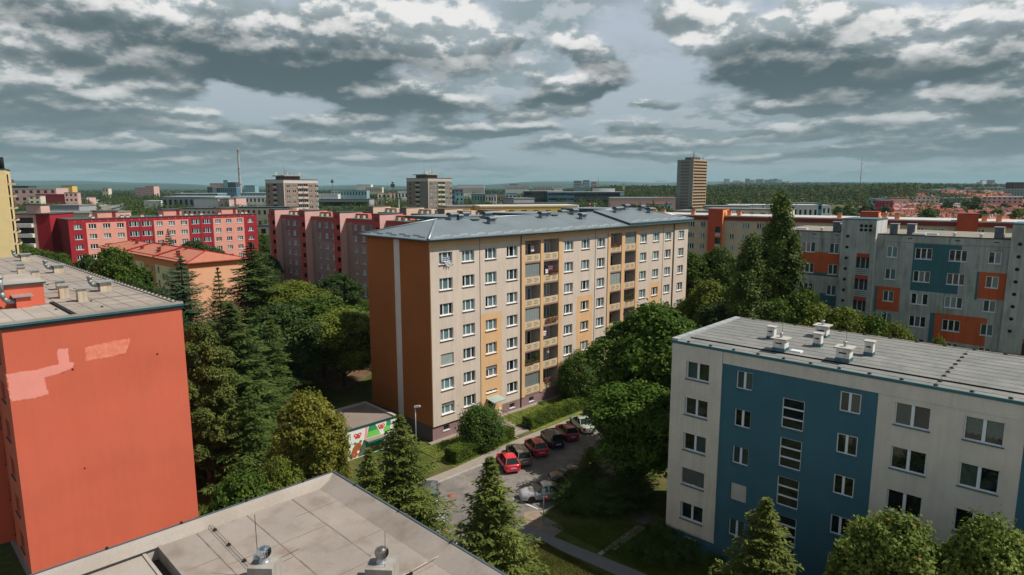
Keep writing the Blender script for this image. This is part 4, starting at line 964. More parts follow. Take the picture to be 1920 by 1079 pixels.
    ro = r.build('roof', [M('tan_felt', (.20, .185, .155), var=.12, alt=(.26, .24, .20), altamt=.6, altscale=.5), M('roof_edge_dark', (.07, .06, .05))], R)
    v = MB(); v.box(-.42, .42, -.42, .42, 0, 1.25, 0); v.box(-.5, .5, -.5, .5, 1.252, 1.32, 1); v.box(.421, .45, -.42, .42, .1, 1.2, 2); vm = v.mesh('ventilation_stack', [M('bluish_sheet', (.09, .12, .15), rough=.5, var=.3, scale=2), GALV, VENTC])
    for s, n in ((-5.4, .7), (1.3, .7), (3.0, 1.5), (11.9, .7), (15.5, 6), (20, 1.2)): inst('ventilation_stack', vm, ro, (s, n, Z+.05))
    q = MB(); q.lathe([(.16, 0), (.16, .3), (.24, .34), (.22, .42), (0, .46)], 10); qm = q.mesh('vent_cap', [M('white_cap', (.62, .64, .66), rough=.35)])
    for s, n in ((-7.4, .9), (7.6, .9), (10.2, .9)): inst('vent_cap', qm, ro, (s, n, Z+.05))
    q = MB(); q.box(-.7, .7, -.35, .35, 0, .22); qm = q.mesh('roof_hatch', [MATS['white_cap']])
    for s, n in ((-10.4, 2.2), (5.0, 2.2), (4.0, .8)): inst('roof_hatch', qm, ro, (s, n, Z+.05))
    return R
# ---- long buff block with red roof edge (behind the poplars)
def buff_block():
    rnd = random.Random(24); c, y = (59.38, 156.72), radians(-33.96); Z, W, S0, L = 20.6, 12.0, -31.0, 62.0
    holes, wins = [], []
    u2 = win_unit('p5a', 1.1, 1.35, (.5,), FRAME, rec=.16, sill=[METALT, METALT], nvar=5, mw=.11); u3 = win_unit('p5b', 1.7, 1.35, (.34, .67), FRAME, rec=.16, sill=[METALT, METALT], nvar=5, mw=.11)
    for base in (-27.0, -8.6+3.5-1.4, 13.4, 33.0):
        for u, s in ((u2, .1), (u3, 3.1), (u3, 6.5), (u3, 10.0), (u2, 13.3)):
            for r in range(6):
                x = base+s; z = 19.2-1.35-2.8*r
                if base == 13.4 and s > 9 or x > 60: continue
                holes.append((x, x+u['w'], z, z+1.35, .18)); wins.append((u, x, z))
    R, w = block('long buff block with maroon roof edge and brick-orange stair shafts, partly behind the poplars', c, y, L, W, Z-.9, None, holes, [], S0=S0)
    w.build('wall', [BUFF, BUFF], R)
    for u, s, z in wins: put_win(R, u, s, z, rnd)
    r = MB(); r.box(S0-.1, L+.1, -.35, W+.3, Z-.9, Z, 0); r.box(S0-.05, L+.05, -.30, W+.25, Z+.002, Z+.28, 1); ro = r.build('roof', [MAROON, M('pale_membrane', (.46, .44, .43), var=.06)], R)
    for a in (-31.0, -11.5, 22.1, 39.9):
        t = MB(); D = 1.3; b = a+3.6; hl = [(a+1.9, a+3.2, 18.1-2.8*r-2.4, 18.1-2.8*r, .7, 2) for r in range(6)] if a < 0 else []
        facade(t, b, 0, 22.3, hl, [], 0, lambda x, y_, z: (x, y_-D, z), S0=a)
        for h in hl: t.poly([(h[0], .7-D, h[2]), (h[1], .7-D, h[2]), (h[1], .7-D, h[3]), (h[0], .7-D, h[3])], 2); t.box(h[0], h[1], -D+.01, -D+.06, h[2], h[2]+.9, 3)
        t.poly([(a, 4, 0), (a, -D, 0), (a, -D, 22.3), (a, 4, 22.3)], 0); t.poly([(b, -D, 0), (b, 4, 0), (b, 4, 22.3), (b, -D, 22.3)], 1); t.poly([(a, 4, Z), (b, 4, Z), (b, 4, 22.3), (a, 4, 22.3)], 0)
        t.box(a-.06, b+.06, -D-.06, 4.06, 22.302, 22.42, 4)
        t.build('stair_shaft', [REDOR, M('bright_orange_plaster', (.80, .28, .10), var=.05), METALD, SOFFIT, MAROON], R)
    v = MB(); v.box(-.45, .45, -.4, .4, 0, 1.15, 0); v.box(-.6, .6, -.55, .55, 1.152, 1.25, 1); vm = v.mesh('ventilation_stack', [M('stack_orange', (.74, .26, .11)), METALT])
    for a in (-31, -11.5, 22.1, 39.9):
        for d in (4.6, 7.0): inst('ventilation_stack', vm, ro, (a+d, .9, Z+.28))
    for s in (-16.0, 17.8): inst('ventilation_stack', vm, ro, (s, .8, Z+.28))
    m = MB(); m.tube((21.0, 5, Z), (21.0, 5, 34.5), .09, .03, n=6); [m.tube((20.7, 5, z), (21.3, 5, z), .03, n=4) for z in (26, 30, 33)]; m.build('antenna_mast', RUST, ro)
    m = MB(); m.tube((-2, 3, Z), (-2, 3, 27.5), .05, .02, n=5); m.build('antenna_mast', RUST, ro)
    return R
# ---- three-storey block with orange hip roof
def hip_block():
    rnd = random.Random(25); c, y = (-59.78, 118.27), radians(138.14); Z, L, W = 13.9, 50.0, 10.8
    # local x runs away along the long side, local y (+90) points to the viewer's left: mirror it
    R = empty('apartment_building', (c[0], c[1], 0), y, 'low yellow and orange house with an orange hip roof among the left-hand trees', 'apartment block', 'apartment blocks')
    w = MB(); holes, wins = [], []
    T = lambda x, y_, z: (x, -y_, z)
    u = win_unit('p2', 1.35, 1.5, (.5,), FRAMEB, rec=.14, nvar=4); ut = win_unit('p2n', 1.05, 1.5, (), FRAMEB, rec=.14, nvar=4)
    for s in (8.2, 14.4, 17.3, 20.4, 23.7, 29.6, 32.4, 36.0, 39.2, 42.6):
        for r in range(4):
            z = 12.4-1.55-2.75*r; k = u if s in (17.3, 20.4, 36.0, 39.2) else ut; holes.append((s, s+k['w'], z, z+1.5, .15)); wins.append((k, s, z))
    for s in (12.0, 27.1):
        for r in range(3): z = 11.2-1.5-2.75*r; holes.append((s, s+.95, z, z+1.5, .15)); wins.append((ut, s, z))
    regs = [(0, L, 12.6, Z, 1), (0, 8.0, 0, 12.6, 3), (16.4, 22.9, 0, 12.6, 1), (31.6, 38, 0, 12.6, 1)]
    facade(w, L, 0, Z, holes, regs, 0, T)
    w.poly([(0, 0, 0), (0, -W, 0), (0, -W, 12.9), (0, 0, 12.9)], 2); w.poly([(0, 0, 12.9), (0, -W, 12.9), (0, -W, Z), (0, 0, Z)], 1)
    w.poly([(0, -W, 0), (L, -W, 0), (L, -W, Z), (0, -W, Z)], 0); w.poly([(L, 0, 0), (L, -W, 0), (L, -W, Z), (L, 0, Z)], 0)
    w.build('wall', [YELPL, M('tangerine_plaster', (.56, .20, .075), var=.05), PEACH, YELPL], R)
    for k, x, z in wins: put_win(R, k, x+k['w'], z, rnd, rz=pi)
    e, zr, hp = .55, 15.6, 5.6; z0 = 14.12; y1, y0 = e, -W-e; m = (y0+y1)/2
    r = MB(); A, B, C, D = (-e, y0, z0), (L+e, y0, z0), (L+e, y1, z0), (-e, y1, z0); E, F = (-e+hp, m, zr), (L+e-hp, m, zr)
    r.poly([A, B, F, E], 0); r.poly([C, D, E, F], 0); r.poly([D, A, E], 0); r.poly([B, C, F], 0); r.box(-e, L+e, y0, y1, z0-.18, z0-.004, 1)
    ro = r.build('roof', [M('orange_tile', (.41, .15, .095), var=.08, scale=1, grain=.1, streak=.05), DKRED], R)
    c_ = MB(); dr = M('crimson_ridge', (.26, .015, .02), var=.1)
    for a, b in ((A, E), (D, E), (B, F), (C, F), (E, F)): c_.tube(a, b, .13, n=5)
    for x in (15.5, 32.0):
        c_.hexa([(x, y1, z0), (x+.4, y1, z0), (x+.4, m, zr), (x, m, zr)]+[(x, y1, z0+.28), (x+.4, y1, z0+.28), (x+.4, m, zr+.28), (x, m, zr+.28)])
        c_.hexa([(x, y0, z0), (x+.4, y0, z0), (x+.4, m, zr), (x, m, zr)]+[(x, y0, z0+.28), (x+.4, y0, z0+.28), (x+.4, m, zr+.28), (x, m, zr+.28)])
    for yy in (y1-.7,): c_.path([(.8, yy, z0+.28), (L-.8, yy, z0+.28)], .06, 4)
    c_.build('ridge_cap', dr, ro)
    v = MB(); v.box(-.3, .3, -.25, .25, 0, .62, 0); v.box(-.42, .42, -.36, .36, .622, .72, 0); vm = v.mesh('chimney', [MAROON])
    for x, yy in ((8.5, -1.6), (11.2, -2.6), (13.0, -5), (19, -1.8), (21.5, -2.8), (25, -5), (29, -2), (38, -4), (43, -5)): inst('chimney', vm, ro, (x, yy, z0+(zr-z0)*(1-abs(yy-m)/(y1-m))-.12))
    return R
def beige_block():
    c = at(682, 400, 0, 214); L, W, Z = 76.0, 12.0, 19.9
    R, w = block('beige block with pale stair shafts, seen above the metal roof of the cream block', (c.x, c.y), radians(-42.5), L, W, Z, None, [], [(0, L, 18.9, Z, 1)])
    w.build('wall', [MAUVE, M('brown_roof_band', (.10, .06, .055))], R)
    r = MB(); r.box(-.1, L+.1, -.08, W+.1, Z-.02, Z+.12); ro = r.build('roof', [M('brown_grey_felt', (.13, .115, .10))], R)
    v = MB(); v.box(-.5, .5, -.4, .4, 0, 1.0, 0); v.box(-.6, .6, -.5, .5, 1.001, 1.12, 1); vm = v.mesh('roof_vent', [VENTC, DARK])
    for a in (4.9, 21.8, 39.1, 56.2, 72.0):
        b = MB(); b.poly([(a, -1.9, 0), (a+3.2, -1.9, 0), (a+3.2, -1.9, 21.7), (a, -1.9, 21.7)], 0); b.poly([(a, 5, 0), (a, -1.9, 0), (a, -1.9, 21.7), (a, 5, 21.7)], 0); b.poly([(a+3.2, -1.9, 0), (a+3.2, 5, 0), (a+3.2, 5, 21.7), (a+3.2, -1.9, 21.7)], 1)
        b.box(a-.1, a+3.3, -2.0, 5.1, 21.702, 21.84, 2); b.box(a+3.21, a+9, 3, 5, Z, 21.3, 1); b.build('stair_shaft', [M('shaft_shaded', (.17, .135, .115)), M('shaft_beige', (.60, .44, .34), var=.05), MATS['brown_grey_felt']], R)  # shaft fronts and left sides are coloured brown for their shade
        for d, n in ((5.6, 1.8), (8.0, 2.0), (12.6, 2.0)):
            if a+d < L: inst('roof_vent', vm, ro, (a+d, n, Z+.12))
beige_block()
crimson_block(); pink_block(); grey_block(); buff_block(); hip_block()
# ---- towers
def tower(lab, px_l, px_c, px_r, D, Z, yaw, wl, wr, st, brown, frameband, parc, head=True, floors=11, z0=-4):
    rnd = random.Random(int(D)); c = at(px_c, 340, 0, D)
    R = empty('tower_block', (c.x, D, 0), yaw, lab, 'tower block', 'tower blocks')
    w = MB(); holes, wins = [], []
    for r in range(floors):
        z = Z-2.6-st*r
        for s in (1.6, 5.2, 15.4, 19.0): holes.append((s*wr/21, s*wr/21+1.9, z-1.35, z, .2)); wins.append((s*wr/21, z-1.35))
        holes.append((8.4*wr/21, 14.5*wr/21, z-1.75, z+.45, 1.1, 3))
    facade(w, wr, z0, Z, holes, [(0, wr, Z-1.7, Z, 1), (0, .35, z0, Z, 1), (wr-.3, wr, z0, Z, 1)], 0)
    a, b = 8.4*wr/21, 14.5*wr/21
    prm = [M('parapet_'+lab[:4].strip()+str(int(D)), parc, var=.06), GALV, FRAME]
    for r in range(floors):
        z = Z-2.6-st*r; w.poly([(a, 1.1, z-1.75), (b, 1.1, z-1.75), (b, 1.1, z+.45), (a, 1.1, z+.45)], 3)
        pr = MB(); pr.box(a-.1, b+.1, -.28, -.1, z-1.8, z-.75, 0); pr.box((a+b)/2-.5, (a+b)/2+.5, -.31, -.281, z-1.6, z-.95, 1)
        for k in range(5): x = a+(b-a)*(k+.15)/5; pr.box(x, x+.5, .9, 1.0, z-1.5, z+.3, 2)
        pr.build('balcony', prm, R)
    T = lambda x, y_, z: (y_, wl-x, z)
    hl = []
    for r in range(floors):
        z = Z-2.6-st*r; hl.append((wl*.42, wl*.62, z-1.3, z+.5, .9, 3)); hl.append((wl*.13, wl*.13+1.6, z-1.3, z, .15, 3))
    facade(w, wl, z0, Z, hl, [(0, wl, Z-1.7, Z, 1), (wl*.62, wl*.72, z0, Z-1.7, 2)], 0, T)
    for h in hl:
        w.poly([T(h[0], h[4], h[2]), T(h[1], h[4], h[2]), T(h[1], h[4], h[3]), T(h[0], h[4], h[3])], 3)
        if h[4] > .5: pr = MB(); pr.box(-.15, -.02, wl-h[1], wl-h[0], h[2]-.3, h[2]+.75, 0); pr.build('balcony', prm, R)
    w.poly([(wr, 0, z0), (wr, wl, z0), (wr, wl, Z), (wr, 0, Z)], 0); w.poly([(0, wl, z0), (wr, wl, z0), (wr, wl, Z), (0, wl, Z)], 0)
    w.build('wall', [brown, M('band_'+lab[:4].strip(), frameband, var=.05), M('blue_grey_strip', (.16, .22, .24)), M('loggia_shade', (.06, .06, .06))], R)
    u = win_unit('tw', 1.9, 1.35, (.5,), FRAME, rec=.12, nvar=5, mw=.12)
    for s, z in wins: put_win(R, u, s, z, rnd)
    r = MB(); r.poly([(0, 0, Z-.3), (wr, 0, Z-.3), (wr, wl, Z-.3), (0, wl, Z-.3)], 0)
    for x0, x1, y0, y1 in ((-.15, wr+.15, -.15, .2), (-.15, wr+.15, wl-.2, wl+.15), (-.15, .2, .201, wl-.201), (wr-.2, wr+.15, .201, wl-.201)): r.box(x0, x1, y0, y1, Z+.002, Z+.25, 1)
    if head:
        r.box(wr*.18, wr*.62, wl*.25, wl*.75, Z-.3, Z+2.0, 2); r.box(wr*.12, wr*.68, wl*.18, wl*.82, Z+2.002, Z+2.5, 3)
    ro = r.build('roof', [BITUM, MAROON, M('head_dark', (.10, .085, .08)), M('head_band', (.34, .34, .32))], R)
    an = MB()
    zt = Z+2.5 if head else Z+.2
    for k in range(9):
        x, y_ = wr*(.14+.06*k), wl*(.22+.5*rnd.random()); h = rnd.uniform(1.5, 3.6); an.tube((x, y_, zt), (x, y_, zt+h), .07, .05, n=5)
        if k in (0, 5, 8): 
            for q in range(3): an.box(x-.35+.3*q, x-.15+.3*q, y_-.3, y_-.12, zt+h-2.0, zt+h-.1, 1)
    an.tube((wr*.3, wl*.5, zt), (wr*.3, wl*.5, zt+9), .05, .02, n=5)
    an.build('antenna', [RUST, M('pale_antenna', (.55, .54, .5))], ro)
    return R
BRN = M('brown_aggregate_panel', (.30, .215, .175), var=.10, grain=.1); 
tower('brown tower with white top band and pink balconies, left of the two nearer towers', 497, 532, 598, 342, 31.9, radians(45), 21.7, 19.5, 2.8, BRN, (.60, .58, .54), (.62, .48, .42))
tower('brown tower with yellow balcony frames, between the first tower and the tall one', 762, 803, 848, 378, 33.1, radians(45), 21.0, 17.8, 2.8, M('brown_panel_b', (.24, .19, .16), var=.1), (.46, .44, .40), (.50, .47, .30))
def tall_tower():
    c = at(1300, 340, 0, 602); Z, wl, wr, z0 = 53.0, 17.0, 25.0, -6
    R = empty('tower_block', (c.x, 602, 0), radians(45), 'tall slab tower of twenty storeys, grey side in shade and tan balcony bands in sun', 'tower block', 'tower blocks')
    w = MB(); n = 20; st = 2.82
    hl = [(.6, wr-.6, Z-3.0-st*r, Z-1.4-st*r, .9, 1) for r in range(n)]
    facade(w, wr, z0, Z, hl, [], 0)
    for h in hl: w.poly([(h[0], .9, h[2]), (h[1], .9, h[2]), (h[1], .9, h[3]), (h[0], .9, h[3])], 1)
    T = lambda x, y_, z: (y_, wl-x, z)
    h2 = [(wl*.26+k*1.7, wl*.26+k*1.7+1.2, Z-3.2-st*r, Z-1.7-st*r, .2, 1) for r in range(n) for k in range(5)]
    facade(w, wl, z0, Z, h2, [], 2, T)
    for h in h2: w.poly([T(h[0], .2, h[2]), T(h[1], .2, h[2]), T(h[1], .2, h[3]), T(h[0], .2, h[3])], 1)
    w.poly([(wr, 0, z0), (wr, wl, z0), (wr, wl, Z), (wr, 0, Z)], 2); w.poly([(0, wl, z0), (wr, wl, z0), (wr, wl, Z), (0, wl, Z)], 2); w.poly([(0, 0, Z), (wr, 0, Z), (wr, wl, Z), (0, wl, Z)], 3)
    for r in range(n):
        for k in range(8): x = .6+(wr-1.2)*k/8; w.box(x, x+.12, .05, .85, Z-3.0-st*r, Z-1.4-st*r)
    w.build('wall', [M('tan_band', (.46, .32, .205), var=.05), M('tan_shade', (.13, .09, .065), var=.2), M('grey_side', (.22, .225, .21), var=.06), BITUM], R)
    b = MB(); b.box(wr*.2, wr*.8, wl*.3, wl*.7, Z+.002, Z+2.2)
    for k in range(7): b.tube((wr*(.05+.14*k), wl*(.1+.1*k), Z), (wr*(.05+.14*k), wl*(.1+.1*k), Z+2.5+3*(k % 3)), .12, n=4)
    for k in range(4): b.lathe([(0, 0), (.7, .3), (.9, .9)], 8, 0, (wr*(.1+.25*k), wl*.15, Z+1.2))
    b.build('antenna', [MATS['head_dark']], R)

tall_tower()
def yellow_tower():
    c = at(29, 480, 0, 150)
    R = empty('tower_block', (c.x, 150, 0), radians(34), 'pale yellow tower cut by the left edge of the picture, with stacked side balconies', 'tower block', 'tower blocks')
    w = MB(); Z = 32.0; hl = [(-3.6-2.8, -2.8-1.5, Z-12-2.8*r, Z-10.6-2.8*r, .2, 1) for r in range(8)]
    facade(w, 0, -2, Z, hl, [], 0, S0=-16)
    for h in hl: w.poly([(h[0], .2, h[2]), (h[1], .2, h[2]), (h[1], .2, h[3]), (h[0], .2, h[3])], 1)
    w.poly([(0, 0, -2), (0, 14, -2), (0, 14, Z), (0, 0, Z)], 0); w.poly([(0, 14, -2), (-16, 14, -2), (-16, 14, Z), (0, 14, Z)], 0); w.poly([(0, 0, Z), (0, 14, Z), (-16, 14, Z), (-16, 0, Z)], 2)
    w.build('wall', [YELL, M('blue_window_field', (.03, .16, .26)), BITUM], R)
    r = MB(); r.box(-16, .12, -.1, 14, Z+.003, Z+.22)
    for k in range(11): r.box(.01, 1.25, 2, 7, Z-3.4-2.8*k, Z-3.1-2.8*k, 1); r.box(.9, 1.0, 2, 7, Z-3.1-2.8*k, Z-2.2-2.8*k, 2); r.box(.01, .05, 2.5, 6.5, Z-3.1-2.8*k, Z-1-2.8*k, 3)
    r.tube((-.9, 6, Z), (-.9, 6, Z+3), .5, n=8, m=3); r.build('balcony', [METALD, VENTC, RUST, DARK], R)
yellow_tower()
# ------------------------------------------------------------------ vegetation
def np_mesh(name, V, Fq, mats, mi=None):
    """quads from arrays"""
    me = bpy.data.meshes.new(name); nv, nf = len(V), len(Fq)
    me.vertices.add(nv); me.vertices.foreach_set('co', np.asarray(V, dtype=np.float32).ravel())
    me.loops.add(nf*4); me.loops.foreach_set('vertex_index', np.asarray(Fq, dtype=np.int32).ravel())
    me.polygons.add(nf); me.polygons.foreach_set('loop_start', np.arange(0, nf*4, 4, dtype=np.int32))
    if mi is not None: me.polygons.foreach_set('material_index', np.asarray(mi, dtype=np.int32))
    for m in mats: me.materials.append(m)
    me.update(); me.validate(); return me
def unit(a): return a/np.maximum(np.linalg.norm(a, axis=1, keepdims=True), 1e-9)
def cards(C, D, Nn, l, w):
    """kite-shaped leaves: centre C, long axis D, surface normal Nn"""
    D = unit(D); S = unit(np.cross(D, Nn)); n = len(C)
    l = np.broadcast_to(np.asarray(l, float).reshape(-1, 1) if np.ndim(l) else l, (n, 1)); w = np.broadcast_to(np.asarray(w, float).reshape(-1, 1) if np.ndim(w) else w, (n, 1))
    up = np.cross(S, D)
    V = np.stack([C-D*l*.5, C+S*w*.5-D*l*.05+up*w*.12, C+D*l*.5, C-S*w*.5-D*l*.05+up*w*.12], 1).reshape(-1, 3)
    return V, np.arange(n*4).reshape(-1, 4)
def limb_mesh(name, segs, n=7):
    b = MB()
    for p0, p1, r0, r1 in segs: b.tube(p0, p1, r0, r1, n, 0, False)
    return b.mesh(name, [BARK])
def leafy(seed, H, R, base, nl, leaf, lobes=16, mat=None, flat=1.0, clump=0.55, topw=0.62, fill=.12, lr=(.25, .38)):
    """broadleaf crown: overlapping lobes carried by limbs, leaves in clumps on the lobes' skins"""
    g = np.random.default_rng(seed); ch = H-base; cz = base+ch*.5
    L, segs = [], []
    segs.append(((0, 0, 0), (0, 0, base+ch*.25), .03*H*.6, .02*H*.6)); segs.append(((0, 0, base+ch*.25), (g.normal()*.2, g.normal()*.2, base+ch*.75), .012*H, .05))
    for i in range(lobes):
        t = (i+.5)/lobes; z = base+ch*(.14+.76*t); a = 2.4*i+g.uniform(-.5, .5)
        prof = np.sin(pi*min(1, (t*.86+.14)))**.6 if t < topw else max(.22, ((1-t)/(1-topw))**.6)
        rr = R*prof*g.uniform(.42, .80); lr_ = R*g.uniform(*lr)*(.72 if t > .85 else 1)
        c = np.array([rr*cos(a), rr*sin(a), z]); L.append((c, lr_))
        segs.append(((0, 0, max(base*.7, z-rr*.8-ch*.1)), tuple(c*np.array([.85, .85, 1])), .010*H, .03))
    L.append((np.array([0, 0, base+ch*.82]), R*.36)); L.append((np.array([0, 0, cz]), R*.5))
    w = np.array([l[1]**2 for l in L]); w /= w.sum()
    ncl = nl//14; li = g.choice(len(L), ncl, p=w)
    cc = np.array([L[i][0] for i in li]); rr = np.array([L[i][1] for i in li])
    d = unit(g.normal(size=(ncl, 3))); d[:, 2] = np.where(d[:, 2] < -.35, -d[:, 2], d[:, 2])
    rad = rr*np.where(g.random(ncl) < fill, g.uniform(.3, .8, ncl), g.uniform(.84, 1.10, ncl))
    P = cc + d*rad[:, None]*np.array([1, 1, flat])
    idx = np.repeat(np.arange(ncl), 14)
    off = g.normal(size=(len(idx), 3))*clump*rr[idx][:, None]*.28
    C = P[idx]+off; out = unit(C-cc[idx]+1e-6)
    nn = unit(out*.7+np.array([0, 0, .55])+g.normal(size=out.shape)*.55); dd = np.cross(nn, g.normal(size=nn.shape)); dd[:, 2] -= .25
    V, F = cards(C, dd, nn, leaf*g.uniform(.7, 1.3, len(C)), leaf*.72*g.uniform(.7, 1.2, len(C)))
    return np_mesh('crown', V, F, [mat]), limb_mesh('trunk', segs)
def conifer(seed, H, R, base, levels, per, mat, droop=.25, twig=.34, dens=1.0, tipup=.15, pow_=.85, ragged=.18, needle=(.34, .075)):
    """spruce-like crown: whorls of drooping boughs with side twigs and hanging needle sprays"""
    g = np.random.default_rng(seed); C, D, N = [], [], []; segs = [((0, 0, 0), (0, 0, H*.5), .018*H, .011*H), ((0, 0, H*.5), (0, 0, H*.985), .011*H, .015)]
    for i in range(levels):
        t = i/(levels-1); z = base+(H-base)*t**.92; r = R*(1-t)**pow_*(1+g.uniform(-ragged, ragged))+.12
        n = max(4, int(per*(.55+.45*(1-t)))); a0 = g.uniform(0, 6.28)
        for k in range(n):
            a = a0+2*pi*k/n+g.uniform(-.22, .22); L = r*g.uniform(.58, 1.22); dr = droop*g.uniform(.6, 1.4)
            if g.random() < .05: continue
            u = np.array([cos(a), sin(a), 0]); s = np.array([-sin(a), cos(a), 0])
            m = max(3, int(L/.20*dens))
            tt = (np.arange(m)+.6)/m
            P = u[None]*(tt*L)[:, None]; P[:, 2] = z - dr*L*tt + tipup*L*tt**3*1.6
            if i % 3 == 0 and L > 1: segs.append(((0, 0, z), tuple(P[-1]), .03, .01))
            for sg in (-1, 1):
                wl = twig*L*(1-tt*.75)*g.uniform(.7, 1.2, m)+.10
                for q in range(3):
                    f = (q+.7)/3; ctr = P+s[None]*sg*(wl*f)[:, None]+u[None]*(wl*f*.55)[:, None]; ctr[:, 2] -= (wl*f)*.22+g.uniform(0, .06, m)
                    ctr += g.normal(size=ctr.shape)*.04
                    C.append(ctr); D.append(np.tile(s*sg+u*.75+np.array([0, 0, -.22]), (m, 1))+g.normal(size=ctr.shape)*.22); N.append(np.tile([0, 0, 1.0], (m, 1))+g.normal(size=ctr.shape)*.35)
            ctr = P+g.normal(size=P.shape)*.03; ctr[:, 2] += .03
            C.append(ctr); D.append(np.tile(u+np.array([0, 0, .05]), (m, 1))+g.normal(size=ctr.shape)*.2); N.append(np.tile([0, 0, 1.0], (m, 1))+g.normal(size=ctr.shape)*.3)
    k = 26; z = H-np.arange(k)/k*H*.10; a = g.uniform(0, 6.28, k); C.append(np.stack([.1*np.cos(a), .1*np.sin(a), z], 1)); D.append(np.stack([np.cos(a), np.sin(a), np.full(k, 1.1)], 1)); N.append(g.normal(size=(k, 3)))
    C, D, N = np.concatenate(C), np.concatenate(D), np.concatenate(N); n = len(C)
    V, F = cards(C, D, N, needle[0]*g.uniform(.8, 1.5, n), needle[1]*g.uniform(1.0, 2.0, n))
    return np_mesh('crown', V, F, [mat]), limb_mesh('trunk', segs)
def poplar(seed, H, R, mat, nl=26000, leaf=.30):
    g = np.random.default_rng(seed); segs = [((0, 0, 0), (0, 0, H*.9), .28, .04)]; nb = 120; P = []
    for i in range(nb):
        t = g.uniform(.06, .97); z0 = t*H*.92; a = g.uniform(0, 6.28); prof = min(1, (t/.22)**.6)*(1-max(0, (t-.45)/.55)**1.6*.88)
        r = R*prof*g.uniform(.55, 1.08); up = g.uniform(1.2, 2.6)
        tip = np.array([r*cos(a), r*sin(a), z0+up]); st = np.array([0, 0, z0-1.2]); P.append((st, tip, r))
        if i % 4 == 0: segs.append((tuple(st), tuple(tip), .05, .015))
    per = nl//nb; C = []; out = []
    for st, tip, r in P:
        k = 8; cs = st+(tip-st)*g.uniform(.45, 1.02, (k, 1))+g.normal(size=(k, 3))*np.array([.26, .26, .5])
        C.append(np.repeat(cs, per//k, axis=0)+g.normal(size=(per//k*k, 3))*np.array([.24, .24, .34]))
    C = np.concatenate(C); out = unit(C*np.array([1, 1, 0])+1e-6)
    nn = unit(out*.9+np.array([0, 0, .35])+g.normal(size=C.shape)*.5); dd = np.cross(nn, g.normal(size=nn.shape))
    V, F = cards(C, dd, nn, leaf*g.uniform(.7, 1.3, len(C)), leaf*.75)
    return np_mesh('crown', V, F, [mat]), limb_mesh('trunk', segs)
def lump(seed, R, H, n, leaf, mat, base=0.0, clumps=60):
    """rounded bush of leaf clumps"""
    g = np.random.default_rng(seed); d = unit(g.normal(size=(clumps, 3))); d[:, 2] = np.where(d[:, 2] < -.7, -d[:, 2], d[:, 2])
    P = d*np.array([R, R, H*.55])*g.uniform(.80, 1.04, (clumps, 1)); P[:, 2] += base+H*.48
    idx = np.repeat(np.arange(clumps), n//clumps); C = P[idx]+g.normal(size=(len(idx), 3))*R*.14
    out = unit(C-np.array([0, 0, base+H*.4])); nn = unit(out+np.array([0, 0, .4])+g.normal(size=C.shape)*.5); dd = np.cross(nn, g.normal(size=nn.shape))
    V, F = cards(C, dd, nn, leaf*g.uniform(.7, 1.35, len(C)), leaf*.65); return np_mesh('crown', V, F, [mat])
LF_G = leafmat('maple_leaves', (0.028, 0.062, 0.009), (0.115, 0.179, 0.026), .30, .25)
LF_D = leafmat('dark_leaves', (0.020, 0.043, 0.012), (0.074, 0.122, 0.029), .25, .25)
LF_Y = leafmat('yellowing_leaves', (0.071, 0.093, 0.014), (0.285, 0.276, 0.046), .35, .2)
LF_C = leafmat('chestnut_leaves', (0.028, 0.071, 0.009), (0.115, 0.198, 0.026), .32, .1, tip=((.30, .17, .03), .004))
LF_L = leafmat('lime_leaves', (0.068, 0.099, 0.014), (0.213, 0.253, 0.040), .35, .25)
LF_M = leafmat('pale_maple_leaves', (0.046, 0.081, 0.012), (0.212, 0.267, 0.055), .25, .1, tip=((.28, .12, .04), .008))
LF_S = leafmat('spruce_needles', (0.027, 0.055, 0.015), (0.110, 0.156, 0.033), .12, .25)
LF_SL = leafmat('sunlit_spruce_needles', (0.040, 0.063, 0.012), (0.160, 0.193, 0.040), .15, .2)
LF_SB = leafmat('bluish_fir_needles', (0.018, 0.045, 0.022), (0.066, 0.127, 0.053), .12, .2)
LF_P = leafmat('pine_needles', (0.043, 0.065, 0.014), (0.152, 0.184, 0.041), .15, .2)
LF_H = leafmat('hedge_leaves', (0.053, 0.093, 0.011), (0.166, 0.230, 0.029), .25, .2)
LF_B = leafmat('bush_leaves', (0.027, 0.060, 0.011), (0.100, 0.167, 0.029), .25, .2)
LF_POP = leafmat('poplar_leaves', (0.025, 0.053, 0.011), (0.147, 0.193, 0.041), .28, .2)
P_LEAF = [leafy(1, 15, 5.6, 3.0, 42000, .36, 30, LF_G), leafy(2, 13, 5.2, 2.4, 38000, .34, 26, LF_D, flat=.9), leafy(3, 12, 4.2, 2.4, 30000, .32, 24, LF_L)]
P_MAPLE = leafy(5, 12, 5.0, 2.0, 62000, .26, 56, LF_M, clump=.5, lr=(.15, .26), fill=.03)
P_CHEST = leafy(6, 17.4, 6.1, 3.2, 52000, .40, 44, LF_C, clump=.6, lr=(.18, .30), fill=.06)
P_YEL = leafy(7, 12, 4.0, 1.2, 36000, .24, 36, LF_Y, lr=(.17, .30), fill=.05)
P_SPR = conifer(1, 12, 3.9, .6, 34, 13, LF_SL, droop=.22, needle=(.30, .085))
P_SPR2 = conifer(2, 12, 4.0, .5, 30, 12, LF_SL, droop=.30, twig=.40, ragged=.28, needle=(.30, .085))
P_SPRT = conifer(3, 20, 4.6, 1.5, 40, 11, LF_S, droop=.52, twig=.36, dens=.85, ragged=.22, tipup=.12, needle=(.44, .10))
P_SPRTB = conifer(13, 20, 5.2, 1.0, 34, 9, LF_S, droop=.62, twig=.42, dens=.8, ragged=.34, tipup=.1, pow_=.7, needle=(.46, .11))
